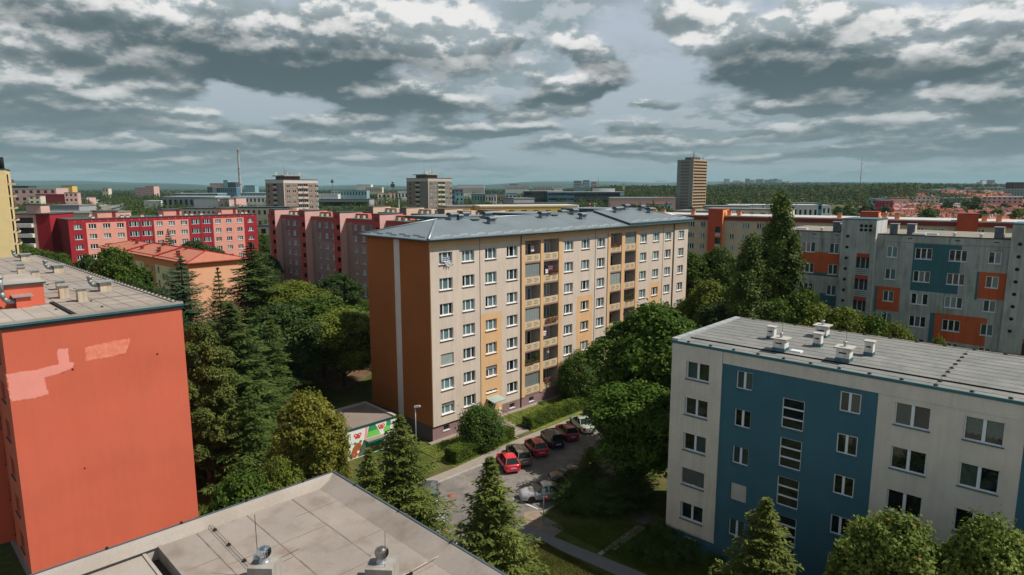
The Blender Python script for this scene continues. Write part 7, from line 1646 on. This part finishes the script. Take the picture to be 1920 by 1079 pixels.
SPEC = [ # px, D, w, d, top py, yaw, material, roof, rows, cols, label
 (30, 232, 34, 11, 398, 4, WALLP, None, 7, 9, 'pinkish block showing above the white balcony bands'), (92, 250, 11, 12, 385, 6, WALLG, None, 6, 0, 'grey blank-walled block with an orange roof box'), (98, 226, 12, 11, 400, 6, WALLC, None, 6, 0, 'long cream blank wall behind the crimson block'),
 (28, 620, 38, 22, 352, 8, WALLP, HALLW, 4, 6, 'wide pinkish mill building at the far left'), (62, 640, 9, 9, 353, 0, WALLR, None, 5, 2, 'crimson tower of the mill'), (70, 600, 28, 16, 363, 0, WALLR, WALLR, 4, 0, 'long crimson hall of the mill'), (56, 560, 9, 9, 366, 12, WALLC, None, 6, 2, 'cream office building before the crimson hall'),
 (120, 900, 14, 12, 347, 4, WALLY, HALLD, 7, 0, 'yellow and black striped office tower'), (124, 520, 9, 9, 360, 20, WALLP, None, 6, 3, 'pink brick office tower in the trees'), (28, 900, 22, 16, 347, 0, HALLD, HALLD, 4, 3, 'dark block with masts at the far left'),
 (196, 1200, 11, 10, 352, 0, WALLC, None, 3, 2, 'small cream tower at the end of the boulevard'), (257, 1250, 38, 18, 351, -6, WALLP, None, 7, 14, 'large pink hospital block on the skyline'), (277, 1240, 17, 16, 348, -6, WALLP, DKRED, 8, 5, 'taller red-brown wing of the pink hospital'),
 (307, 520, 44, 24, 368, -4, WALLG, HALLW, 2, 10, 'long pale grey factory hall'), (366, 455, 18, 16, 372, -4, WALLW, None, 3, 0, 'white rendered annexe of the factory'), (384, 460, 24, 15, 371, -4, WALLP, None, 2, 0, 'pinkish flat annexe beside the white one'), (414, 452, 7, 12, 373, -4, M('weathered_pinkwall', (.52, .40, .36), var=.15, scale=.2), None, 1, 0, 'small pinkish wall end of the factory'),
 (272, 540, 14, 12, 376, 0, WALLW, HALLW, 1, 0, 'white shed left of the factory hall'), (335, 300, 18, 11, 391, -4, WALLC, HALLD, 4, 8, 'cream school building with flat dark roof, left part'), (422, 292, 30, 11, 389, -4, WALLC, HALLD, 4, 12, 'cream school building with flat dark roof, right part'), (484, 250, 16, 10, 424, 0, WALLC, HALLD, 3, 4, 'cream low house in the gap beside the salmon block'),
 (440, 700, 60, 26, 368, 0, WALLW, HALLW, 2, 14, 'white hall with stepped roof behind the factory'), (330, 900, 60, 30, 362, 0, HALLB, HALLW, 1, 0, 'blue roofed hall in the trees'), (455, 850, 70, 30, 361, 3, WALLT, HALLW, 2, 18, 'pale blue warehouse below the power station'),
 (398, 1350, 46, 30, 343, 0, WALLP, HALLD, 4, 0, 'brick boiler house of the power station'), (424, 1340, 9, 14, 337, 0, WALLT, None, 6, 0, 'blue-grey silo of the power station'), (432, 1340, 16, 16, 341, 0, HALLD, None, 3, 0, 'dark filter house of the power station'), (410, 1300, 40, 20, 351, 0, HALLB, HALLW, 2, 10, 'blue hall at the foot of the power station'), (462, 1320, 22, 20, 347, 0, WALLT, None, 2, 0, 'grey block right of the chimney'), (393, 1280, 10, 16, 350, 0, HALLD, None, 4, 0, 'dark small tower left of the power station'),
 (600, 560, 44, 20, 374, 0, WALLG, HALLD, 2, 1, 'long grey office with dark window bands'), (626, 750, 40, 18, 357, 2, WALLT, None, 3, 12, 'pale teal office in the trees'), (598, 740, 24, 14, 364, 0, WALLW, HALLW, 2, 0, 'white hall left of the pale teal office'), (674, 1400, 30, 20, 346, 0, WALLW, HALLW, 2, 0, 'white arched hall on the skyline'), (690, 1350, 34, 16, 351, 0, WALLC, HALLW, 2, 8, 'cream row under the white arched hall'),
 (712, 900, 24, 14, 362, 10, WALLC, RFR, 2, 4, 'cream house with red roof beside the mast'), (750, 820, 26, 14, 359, 0, WALLW, HALLW, 2, 6, 'white flat building left of the second tower'), (850, 640, 12, 16, 356, 8, HALLB, WALLR, 5, 3, 'blue office block with red roof edge right of the second tower'), (858, 620, 8, 10, 361, 8, WALLT, None, 5, 2, 'narrow pale blue office beside it'), (888, 700, 24, 12, 365, 0, WALLT, HALLD, 2, 8, 'long dark blue office'), (914, 690, 12, 10, 366, 0, WALLW, None, 2, 4, 'white end of the dark blue office'),
 (862, 1700, 70, 12, 347, 0, WALLW, None, 1, 26, 'row of small white houses on the skyline'), (952, 1650, 60, 14, 348, 0, WALLW, None, 2, 20, 'white toothed row of halls on the skyline, left part'), (1004, 1500, 44, 16, 350, 0, WALLC, HALLW, 2, 12, 'cream toothed row on the skyline, right part'), (1044, 1450, 18, 14, 351, 0, WALLW, None, 1, 0, 'white shed right of the toothed rows'), (960, 1750, 22, 12, 345, 0, WALLP, None, 4, 6, 'pink block behind the toothed rows'),
 (986, 760, 46, 20, 359, 0, HALLD, HALLW, 3, 1, 'dark glass office with white roof vents, left part'), (1032, 740, 30, 20, 361, 0, HALLB, HALLW, 4, 1, 'banded blue-white office block'), (1066, 740, 62, 22, 361, 2, HALLD, HALLW, 3, 1, 'long dark glass office with white roof vents'), (1118, 800, 26, 16, 355, 0, WALLW, HALLW, 2, 0, 'white stepped building right of the dark glass office'), (1136, 780, 26, 18, 361, 8, WALLT, HALLW, 1, 0, 'pale hall with a sawtooth roof'), (952, 700, 12, 10, 363, 8, WALLT, None, 2, 3, 'blue-grey house at the left of the dark office'),
 (1081, 1600, 18, 14, 340, 0, WALLG, None, 6, 5, 'grey block with antennas on the skyline'), (1099, 1600, 14, 12, 339, 5, WALLT, None, 6, 4, 'pale block next to it on the skyline'), (1114, 1620, 12, 12, 342, 0, WALLP, None, 4, 4, 'pinkish low block on the skyline'), (1093, 1500, 9, 9, 347, 0, WALLC, None, 4, 2, 'lit cream gable below the skyline blocks'), (1084, 1200, 28, 16, 352, 0, WALLT, HALLW, 2, 0, 'pale hall in the wood'),
 (1150, 600, 60, 12, 372, 0, WALLP, HALLW, 1, 0, 'long pale shed roof behind the billboard'), (1172, 1050, 3.5, 4, 346, 0, WALLC, None, 1, 0, 'slim concrete tower in the wood'),
 (955, 236, 12, 10, 386, 27, WALLW, None, 4, 6, 'white flat block behind the ridge'), (975, 232, 26, 12, 385, 27, WALLW, HALLD, 4, 9, 'white low block with window bands, right of it'), (968, 250, 9, 9, 374, 27, WALLG, None, 6, 0, 'grey stair tower of the low white block'), (842, 222, 22, 12, 389, 20, WALLY, None, 5, 5, 'ochre block with brown balconies behind the ridge'), (905, 214, 34, 12, 389, 14, WALLY, WALLC, 4, 8, 'ochre and cream block behind the ridge'),
 (1230, 520, 16, 14, 384, 10, WALLT, RFR, 2, 3, 'pale blue house with red roof near the tall slab tower'), (1270, 250, 22, 14, 398, -34, WALLW, None, 4, 5, 'white flat building before the tall slab tower'), (1325, 300, 20, 12, 389, -20, WALLG, None, 3, 6, 'grey flat building right of the tall slab tower'), (1330, 248, 30, 12, 394, -30, WALLC, None, 4, 8, 'cream flat building with roof boxes'), (1374, 330, 42, 12, 387, -12, WALLW, HALLW, 2, 18, 'long white low building before the wood'),
 (1496, 420, 18, 12, 384, 0, TEAL2, None, 3, 1, 'teal glass office in the trees right of the poplars'), (1523, 430, 15, 10, 388, 0, WALLW, HALLW, 2, 5, 'white flat building beside the teal glass office'), (1440, 420, 22, 12, 392, 0, WALLP, RFD, 2, 5, 'brown house left of the tallest poplar'), (1650, 560, 10, 14, 376, 0, WALLT, None, 3, 2, 'pale grey house in the trees on the right'), (1660, 550, 10, 10, 379, 0, M('far_magenta', (.45, .03, .10)), None, 2, 3, 'magenta house beside the pale grey one'),
 (1740, 700, 66, 12, 374, -22, WALLT, HALLW, 5, 22, 'long teal-grey slab block among trees on the right'), (1718, 640, 22, 12, 372, -30, WALLC, None, 5, 6, 'cream end block left of the long slab'), (1848, 600, 30, 16, 372, -35, WALLP, HALLW, 5, 8, 'pink slab block right of the long teal one'), (1770, 980, 90, 14, 361, -15, M('far_brownish', (.28, .27, .25)), HALLW, 5, 26, 'long brownish slab behind the teal one'), (1835, 900, 80, 14, 363, -15, WALLT, HALLW, 5, 24, 'long pale slab at the right edge'), (1895, 860, 50, 14, 358, -15, WALLG, HALLW, 5, 14, 'grey slab cut by the right edge'),
 (1905, 1000, 22, 16, 345, 0, M('far_maroon', (.10, .05, .05)), None, 10, 5, 'dark brown high block at the right edge of the skyline')]
for i, (px, D, w, d, py, yw, m, rf, rows, cols, lab) in enumerate(SPEC):
    lp_block('office_building' if 'office' in lab else ('industrial_hall' if 'hall' in lab or 'shed' in lab or 'factory' in lab else 'building'), px-4, D, w, d, 0, Rd(yw), m, lab, rows=rows, cols=cols, band=(cols == 1), roofm=rf, py=py, roofh=.5)
# panel estates on the far skyline
rg = random.Random(77); ORD = 'first second third fourth fifth sixth seventh eighth ninth tenth eleventh twelfth thirteenth fourteenth fifteenth'.split()
k = 0
for px, D, h, w, n_, lab in ((1352, 4200, 36, 30, 15, 'block from the left of the skyline estate right of the slab tower'), (1215, 3900, 26, 34, 7, 'block from the left of the skyline estate left of the slab tower'), (1832, 3600, 34, 26, 5, 'tower from the left on the wooded hill at the right skyline')):
    for i in range(n_):
        D2 = D+rg.uniform(-250, 250); z = float(hgt(at(px+i*9, 350, 0, D2).x, D2)); hh = h*rg.uniform(.55, 1.25)
        lp_block('tower_block', px+i*(9 if n_ > 6 else 7)+rg.uniform(-3, 3), D2, w*rg.uniform(.6, 1.4), 16, hh, rg.uniform(-.3, .3), rg.choice((WALLG, WALLP, WALLT, WALLW)), ORD[i]+' '+lab, 'tower block', 'panel estate on the skyline' if px == 1352 else ('panel estate left of the slab tower' if px == 1215 else 'towers on the right skyline'), rows=0, cols=0, z=z-2, roofh=2)
# little houses with red roofs (right), each one a house
HG = 'red-roofed houses of the garden suburb'
hl = []
for i in range(150):
    r = rg.random(); D = 330+620*rg.random()**1.2; px = rg.uniform(1660, 1935) if D > 380 else rg.uniform(1760, 1930)
    hl.append((px, D))
for px, D in ((1575, 420), (1600, 430), (1628, 425), (1652, 420), (1700, 330), (1725, 345), (1748, 300), (1690, 300), (1768, 310), (1560, 440), (1783, 280), (1815, 290), (1850, 300), (1880, 285), (1905, 300)): hl.append((px, D))
protoH = []
for q in range(5):
    R = empty('house', (0, 0, 0)); w, d, h, rh = 11+q, 9.0, 5.2+.5*(q % 2), 3.6
    b = MB(); hs = [(w*(k+.3)/3, w*(k+.6)/3, z, z+1.3, .12, 0) for k in range(3) for z in (1.0, 3.4)]; facade(b, w, 0, h, hs, [], 0); box_body(b, w, d, h, 0); b.poly([(0, 0, h), (0, d, h), (0, d/2, h+rh)]); b.poly([(w, 0, h), (w, d, h), (w, d/2, h+rh)])
    b.build('wall', [(WALLW, WALLC, WALLG, WALLP, WALLW)[q]], R); g = MB(); [g.poly([(a[0], .12, a[2]), (a[1], .12, a[2]), (a[1], .12, a[3]), (a[0], .12, a[3])]) for a in hs]; g.build('window', GLASS[0], R)
    b = MB(); e = .5; rz = h-.25; b.hexa([(-e, -e, rz), (w+e, -e, rz), (w+e, d/2, h+rh), (-e, d/2, h+rh), (-e, -e, rz+.2), (w+e, -e, rz+.2), (w+e, d/2, h+rh+.22), (-e, d/2, h+rh+.22)]); b.hexa([(-e, d/2, h+rh+.003), (w+e, d/2, h+rh+.003), (w+e, d+e, rz), (-e, d+e, rz), (-e, d/2, h+rh+.218), (w+e, d/2, h+rh+.218), (w+e, d+e, rz+.2), (-e, d+e, rz+.2)])
    ro = b.build('roof', [(RFR, RFD, RFR, M('orange_red_tile', (.36, .11, .065), var=.12), PINKM)[q]], R); c = MB(); c.box(w*.3, w*.3+.8, d*.35, d*.35+.8, h+rh*.4, h+rh+1.2, 0); c.box(w*.6, w*.6+1.6, d*.1, d*.3, h+.6, h+rh*.75, 1); c.build('chimney', [WALLW, HALLW], ro); protoH.append(R)
TIN = ('white-walled house with red tiles', 'cream house with dark tiles', 'grey house with red tiles', 'pinkish house with orange tiles', 'white house with pink metal roof'); used = set()
for i, (px, D) in enumerate(hl):
    q = i % 5; R = protoH[q] if q not in used else copy_tree(protoH[q]); used.add(q); p = at(px, 360, 0, D)
    R.location = (p.x, D, float(hgt(p.x, D))); R.rotation_euler = (0, 0, rg.uniform(-.6, .6)); zo = ('before the poplar treetops' if px < 1640 else 'right of the first antenna' if px < 1720 else 'below the cream end block' if px < 1775 else 'below the long teal-grey slab' if px < 1830 else 'below the pink slab' if px < 1885 else 'at the right edge'); dp = ('nearest row' if D < 330 else 'second rows' if D < 450 else 'middle roofs' if D < 600 else 'farthest roofs'); tag(R, TIN[q]+' '+zo+', '+dp, 'house', TIN[q]+' '+zo+', '+dp)
# chimney of the power station
p = at(451, 350, 0, 1500); R = empty('factory_chimney', (p.x, 1500, 0), 0, 'tall white chimney with red bands on the skyline', 'chimney'); b = MB(); Zt = at(447, 277, 0, 1500).z; zz = [0, .3, .49, .50, .535, .545, .875, .885, .915, .925, .955, .965, 1.0]
for i, (a, c) in enumerate(zip(zz[:-1], zz[1:])):
    m = 1 if i in (2, 4, 6, 8, 10) else 0; b.tube((0, 0, Zt*a), (0, 0, Zt*c), 3.4-1.5*a, 3.4-1.5*c, n=16, m=m, cap=(c == 1))
b.build('shaft', [M('chimney_white', (.38, .375, .37), var=.08, streak=.2), M('chimney_red', (.22, .04, .05))], R); b = MB(); [b.lathe([(3.6-1.5*z, 0), (4.0-1.5*z, .1), (4.0-1.5*z, 1.2), (3.6-1.5*z, 1.2)], 16, 0, (0, 0, Zt*z)) for z in (.3, .6, .93)]; b.build('gallery', RUST, R)
# loose scatter of small pale buildings out to the horizon
protoF = []
for q, (w_, d_, h_, m_, rf_) in enumerate(((26, 14, 6, WALLW, HALLW), (40, 18, 7, WALLT, HALLW), (18, 12, 11, WALLP, HALLD), (22, 12, 9, WALLC, RFR), (34, 22, 6, WALLG, HALLW), (14, 12, 8, WALLW, RFR))):
    b = MB(); hs = [(w_*(k+.2)/7, w_*(k+.7)/7, z, z+1.6, .2, 1) for k in range(7) for z in np.arange(1.2, h_-2, 3.2)]; facade(b, w_, -5, h_, hs, [], 0)
    for a in hs: b.poly([(a[0], .2, a[2]), (a[1], .2, a[2]), (a[1], .2, a[3]), (a[0], .2, a[3])], 1)
    box_body(b, w_, d_, h_, 0, z0=-5); b.box(-.3, w_+.3, -.3, d_+.3, h_+.003, h_+.7, 2); protoF.append(b.mesh('distant_building', [m_, GLASS[0], rf_]))
KF = ('white low hall', 'pale teal hall', 'pinkish block', 'cream house with red roof', 'grey hall', 'white house with red roof')
rf2 = random.Random(31); nf = 0
while nf < 150:
    D = 640+2600*rf2.random()**1.4; px = rf2.uniform(30, 1270) if nf % 5 else rf2.uniform(1640, 1930)
    if blocked0(px, D): continue
    q = rf2.randrange(6); p = at(px, 352, 0, D); o = inst('distant_building', protoF[q], None, (p.x, D, float(hgt(p.x, D))), rf2.uniform(-.5, .6), (rf2.uniform(.7, 1.6), 1, rf2.uniform(.8, 1.5)))
    zn = [z_ for a_, z_ in ((120, 'by the far mill'), (260, 'along the boulevard'), (400, 'beyond the factory hall'), (500, 'near the power station'), (640, 'behind the first brown tower'), (760, 'under the telecom mast'), (880, 'behind the second brown tower'), (1000, 'near the toothed rows'), (1130, 'behind the dark glass office'), (1270, 'left of the slab tower'), (1780, 'over the garden suburb'), (9999, 'at the far right')) if px < a_][0]
    dp = 'nearer' if D < 1000 else ('middle' if D < 1700 else 'farthest'); lb = '%s %s, %s belt' % (KF[q], zn, dp); tag(o, lb, 'building', lb); nf += 1
# masts, cranes, billboards
def mast(px, D, py, label, r=.5, head=True, cat='mast', m=None):
    p = at(px, 355, 0, D); z0 = float(hgt(p.x, D)); h = at(px, py, 0, D).z-z0; R = empty('telecom_mast', (p.x, D, z0), 0, label, cat); b = MB(); b.tube((0, 0, 0), (0, 0, h), r, r*.6, n=6); b.build('pole', m or RUST, R)
    if head: b = MB(); b.box(-r*3, r*3, -r*2, r*2, h-r*8, h-r*3); b.box(-r*1.5, r*1.5, -r*2, r*2, h-r*2, h); b.build('antenna', HALLD, R)
mast(624, 800, 336, 'slim telecom mast with a dark head right of the first tower'); mast(737, 900, 341, 'short mast with a thick dark head left of the second tower', .9); mast(1122, 1600, 333, 'thin mast beside the skyline blocks', .6, False); mast(728, 1100, 343, 'thin green mast left of the thick-headed one', .5, False)
mast(1391, 210, 366, 'thin antenna rod rising behind the buff block', .07, False); mast(748, 300, 374, 'pale lamp mast before the second tower', .12, False, 'lamp post', GALV)
def crane(px, D, py, lab):
    p = at(px, 350, 0, D); z0 = float(hgt(p.x, D)); h = at(px, py, 0, D).z-z0; R = empty('tower_crane', (p.x, D, z0), .1, lab, 'crane', None); b = MB(); b.box(-1, 1, -1, 1, 0, h); b.build('mast', WALLP, R); b = MB(); b.box(-14, 38, -.8, .8, h-1, h+1.2); b.build('jib', WALLP, R)
crane(1234, 3000, 341, 'tower crane on the skyline left of the slab tower')
def board(px, D, pyt, pyb, w, label, col, text):
    p = at(px, 380, 0, D); z1, z0 = at(px, pyt, 0, D).z, at(px, pyb, 0, D).z; R = empty('billboard', (p.x, D, 0), 0, label, 'billboard', 'billboards'); b = MB(); b.box(-w/2, w/2, -.3, .3, z0, z1); f = b.build('panel', col, R); b = MB(); b.tube((0, .2, 0), (0, .2, z0), .35, n=8); b.build('post', GALV, R)
    b = MB()
    if text:
        for k in range(5): x = -w*.33+w*.145*k; b.box(x, x+w*.09, -.33, -.305, z0+(z1-z0)*.32, z0+(z1-z0)*.68)
    else: b.lathe([(0, 0), (1.0, 0)], 12, 0, (0, 0, 0)); b = MB(); b.box(-w*.25, w*.15, -.33, -.305, z0+(z1-z0)*.3, z0+(z1-z0)*.75)
    b.build('lettering', FRAME, f)
MAG = M('billboard_magenta', (.62, .01, .13), rough=.5)
board(1178.5, 330, 383, 388, 3.5, 'magenta billboard with white lettering above the metal roof', MAG, True); board(1107, 330, 380, 386.5, 2.0, 'small red and white billboard left of the magenta one', DKRED, False); board(1200, 340, 380, 386, 1.0, 'narrow red sign right of the magenta billboard', DKRED, False)
# boulevard running to the horizon on the left
b = MB()
def strip(p0, p1, w0, mat): b_ = MB(); a, c = Vector(p0), Vector(p1); d = (c-a).normalized(); s = Vector((-d.y, d.x, 0))*w0/2; b_.poly([a-s, c-s, c+s, a+s]); return b_.build('road', mat)
q0, q1 = at(176, 395), at(194, 358); q2, q3 = at(222, 392), at(211, 359)
ROADF = M('far_road', (.22, .215, .21), var=.05); 
tag(strip((q0.x, q0.y, .02), (q1.x, q1.y*1.2, .02), 15, ROADF), None, None, kind='structure'); tag(strip((q2.x, q2.y, .02), (q3.x, q3.y*1.2, .02), 14, ROADF), None, None, kind='structure')
bm = MB(); a, c, d, e = at(186, 398), at(210, 396), at(204, 360), at(198, 360); bm.poly([(v.x, v.y, .012) for v in (a, c, d, e)]); tag(bm.build('meadow', M('dry_meadow', (.20, .175, .06), var=.2, scale=.05)), None, None, kind='structure')
cb = MB(); cb.hexa([(-2.1, -.85, .25), (2.1, -.85, .25), (2.1, .85, .25), (-2.1, .85, .25), (-2.05, -.82, .85), (2.0, -.82, .85), (2.0, .82, .85), (-2.05, .82, .85)]); cb.hexa([(-1.7, -.78, .852), (1.0, -.78, .852), (1.0, .78, .852), (-1.7, .78, .852), (-1.4, -.65, 1.42), (.4, -.65, 1.42), (.4, .65, 1.42), (-1.4, .65, 1.42)], 1); cm_ = [cb.mesh('small_car', [m, CGL]) for m in (WHC, PSIL, PBLK)]
for i in range(26):
    t = rg.random(); A_, B_ = ((q0, q1) if i % 2 else (q2, q3)); p = A_.lerp(B_, .15+.5*t*t+.2*t); p.x += rg.uniform(-5, 5); o = inst('distant_car', cm_[i % 3], None, (p.x, p.y, .03), pi/2+.1); tag(o, 'tiny %s car on the %s carriageway of the distant boulevard, %s' % (('white', 'silver', 'black')[i % 3], 'left' if i % 2 else 'right', 'near end' if (p-A_).length < 130 else ('middle stretch' if (p-A_).length < 300 else 'far stretch')), 'car', '%s cars, %s carriageway, %s' % (('white', 'silver', 'black')[i % 3], 'left' if i % 2 else 'right', 'near end' if (p-A_).length < 130 else ('middle stretch' if (p-A_).length < 300 else 'far stretch')))
# ------------------------------------------------------------------ trees of the town, one by one, and the woods as a mass
occ = [(-60, 90, 190, 30)]
rt = random.Random(5); n = 0; gl = []
def blocked(px, D):
    for a, b_, d0, d1 in ((100, 500, 160, 232), (490, 760, 120, 205), (0, 125, 140, 262), (0, 40, 100, 200), (490, 610, 325, 370), (755, 860, 360, 400), (1250, 1335, 580, 640), (1210, 1930, 118, 205), (165, 235, 250, 1500), (660, 1310, 0, 205), (1300, 1930, 0, 118), (335, 450, 280, 320), (820, 1000, 205, 260)):
        if a < px < b_ and d0 < D < d1: return True
    return False
kinds = ('dark maple', 'deep green maple', 'light green lime', 'broad dark lime', 'pointed spruce')
while n < 290:
    D = 205+rt.random()**1.25*520; px = rt.uniform(-20, 1945)
    if blocked(px, D): continue
    p = at(px, 360, 0, D); k = rt.choice((0, 0, 1, 1, 2, 3, 4)); H = rt.uniform(9, 15)*(.85 if D < 300 else 1); z0 = float(hgt(p.x, D))
    # keep the view over the town as open as in the photograph
    if D < 330: H = min(H, 11.5)
    pr = (P_FARC[0], None) if k == 4 else (P_FARL[k][0], None)
    zn = [z_ for a_, z_ in ((120, 'beyond the pale yellow tower'), (260, 'near the boulevard'), (400, 'near the pale factory hall'), (500, 'beyond the salmon block'), (640, 'right of the first brown tower'), (760, 'left of the second brown tower'), (880, 'right of the second brown tower'), (1000, 'beyond the middle of the metal roof'), (1130, 'before the dark glass office'), (1260, 'left of the slab tower'), (1400, 'right of the slab tower'), (1520, 'behind the tallest poplar'), (1640, 'beyond the buff block roof'), (1760, 'near the first red roofs'), (9999, 'among the red roofs')) if px < a_][0]
    szz = 'low ' if H < 10 else ('tall ' if H > 12.5 else ''); dpt = 'near the blocks' if D < 330 else ('midway' if D < 520 else 'far out')
    o = inst('spruce_tree' if k == 4 else 'town_tree', pr[0], None, (p.x, D, z0), rt.uniform(0, 6)); s = H/(14 if k == 4 else 12); o.scale = (s*rt.uniform(.9, 1.35), s*rt.uniform(.9, 1.35), s)
    tag(o, '%s%s %s, %s' % (szz, kinds[k], zn, dpt), 'tree', '%s%ss %s, %s' % (szz, kinds[k], zn, dpt)); n += 1
def wood(name, N_, f, seed, mat, size=(8, 13), q=46, leaf=(1.5, 2.6)):
    g = np.random.default_rng(seed); px, D = f(g, N_); xx = []
    f_ = (px-960)/(F_PX*1.012); X = f_*D; Z = hgt(X, D); R = g.uniform(*size, len(X))*.5; Ht = g.uniform(9, 17, len(X))
    con = g.random(len(X)) < .16
    idx = np.repeat(np.arange(len(X)), q); d = unit(g.normal(size=(len(idx), 3))); d[:, 2] = np.abs(d[:, 2])
    C = np.stack([X, D, Z], 1)[idx]; r = R[idx]; hh = Ht[idx]; t = g.random(len(idx)); cn = con[idx]
    C[:, 0] += np.where(cn, d[:, 0]*r*.8*(1-t), d[:, 0]*r*1.05); C[:, 1] += np.where(cn, d[:, 1]*r*.8*(1-t), d[:, 1]*r*1.05); C[:, 2] += np.where(cn, hh*(.3+.8*t), hh*.50+d[:, 2]*hh*.5)
    nn = unit(d+np.array([0, 0, .5])+g.normal(size=d.shape)*.28); dd = np.cross(nn, g.normal(size=nn.shape)); sc = np.clip(D/900, .7, 2.2)[idx]
    V, F = cards(C, dd, nn, g.uniform(*leaf, len(C))*sc, g.uniform(1.1, 1.8, len(C))*sc); o = inst(name, np_mesh(name, V, F, [mat])); tag(o, 'wooded belts and forest filling the land behind the town', None, None, 'stuff'); return o
def clumped(g, px, D, s=60., thr=0.0):
    v = np.sin(px/71+D/310)+np.sin(px/37-D/173+1)+np.sin(D/97+px/160+2); k = v > thr; return px[k], D[k]
WF = leafmat('forest_leaves', (.014, .032, .007), (.075, .105, .020), .15, 0, None, .011, .18); WF2 = leafmat('far_forest_leaves', (.014, .030, .010), (.045, .075, .020), .12, 0, None, .004, .15)
def belt(g, n, lo, hi, d0, d1):
    px, D = g.uniform(lo, hi, n), g.uniform(d0, d1, n); k = np.array([not blocked(a, b_) for a, b_ in zip(px, D)]); px, D = px[k], D[k]; return clumped(g, px, D, thr=-.25)
WT = leafmat('town_leaves', (.022, .050, .010), (.080, .115, .022), .18, 0)
wood('woods', 620, lambda g, n: belt(g, n, 880, 1260, 290, 520), 11, WT, (6, 9), 90, (1.0, 1.6))
wood('woods', 520, lambda g, n: belt(g, n, 1335, 1700, 300, 560), 12, WT, (6, 9), 90, (1.0, 1.6))
wood('woods', 800, lambda g, n: belt(g, n, -20, 880, 240, 560), 13, WT, (6, 9), 90, (1.0, 1.6))
def belt2(g, n, lo, hi, d0, d1):
    px, D = g.uniform(lo, hi, n), g.uniform(d0, d1, n); k = np.array([not blocked(a, b_) for a, b_ in zip(px, D)]); return px[k], D[k]
wood('woods', 560, lambda g, n: belt2(g, n, 40, 330, 380, 760), 15, WT, (8, 12), 80, (1.1, 1.8))
wood('woods', 420, lambda g, n: belt2(g, n, 400, 1000, 400, 560), 16, WT, (8, 12), 80, (1.1, 1.8))
wood('woods', 70, lambda g, n: belt(g, n, 1690, 1940, 230, 640), 14, WT, (5, 8), 90, (.9, 1.4))
wood('woods', 6500, lambda g, n: (g.uniform(1085, 1720, n), 640+g.random(n)**.8*1150), 1, WF)
wood('woods', 5200, lambda g, n: clumped(g, g.uniform(-40, 1110, n), 430+g.random(n)**1.1*1500, thr=-.1), 2, WF)
wood('woods', 650, lambda g, n: clumped(g, g.uniform(1650, 1960, n), 560+g.random(n)**1.1*1500, thr=-.1), 3, WF)
wood('woods', 5200, lambda g, n: (g.uniform(860, 1960, n), 1750+g.random(n)*3400), 4, WF2, (14, 26), 22, (3, 5))
wood('woods', 3200, lambda g, n: clumped(g, g.uniform(-60, 960, n), 1700+g.random(n)*3600, thr=-.6), 5, WF2, (14, 26), 22, (3, 5))
# ------------------------------------------------------------------ air
hz = bpy.data.materials.new('haze_air'); hz.use_nodes = True; nt = hz.node_tree; nt.nodes.clear(); pv = nt.nodes.new('ShaderNodeVolumePrincipled'); pv.inputs['Color'].default_value = (.42, .68, .76, 1); pv.inputs['Density'].default_value = 5.5e-5; pv.inputs['Anisotropy'].default_value = 0.0
ou = nt.nodes.new('ShaderNodeOutputMaterial'); nt.links.new(pv.outputs[0], ou.inputs['Volume'])
b = MB(); b.box(-27000, 27000, -3000, 27500, -8, 330); o = b.build('haze', hz); tag(o, None, None, kind='stuff')
# ------------------------------------------------------------------ labels: what still reads alike is told apart by its place in the row
ORDN = 'first second third fourth fifth sixth seventh eighth ninth tenth eleventh twelfth thirteenth fourteenth fifteenth'.split()
byl = {}
for o in SC.objects:
    if o.parent is None and o.get('label'): byl.setdefault(o['label'], []).append(o)
for lb, os_ in byl.items():
    if len(os_) > 1:
        os_.sort(key=lambda o: o.location.x/max(o.location.y, 1))
        for k, o in enumerate(os_[:15]): o['label'] = lb.replace('of the distant boulevard', 'of the boulevard')+', '+ORDN[k]+' from left'
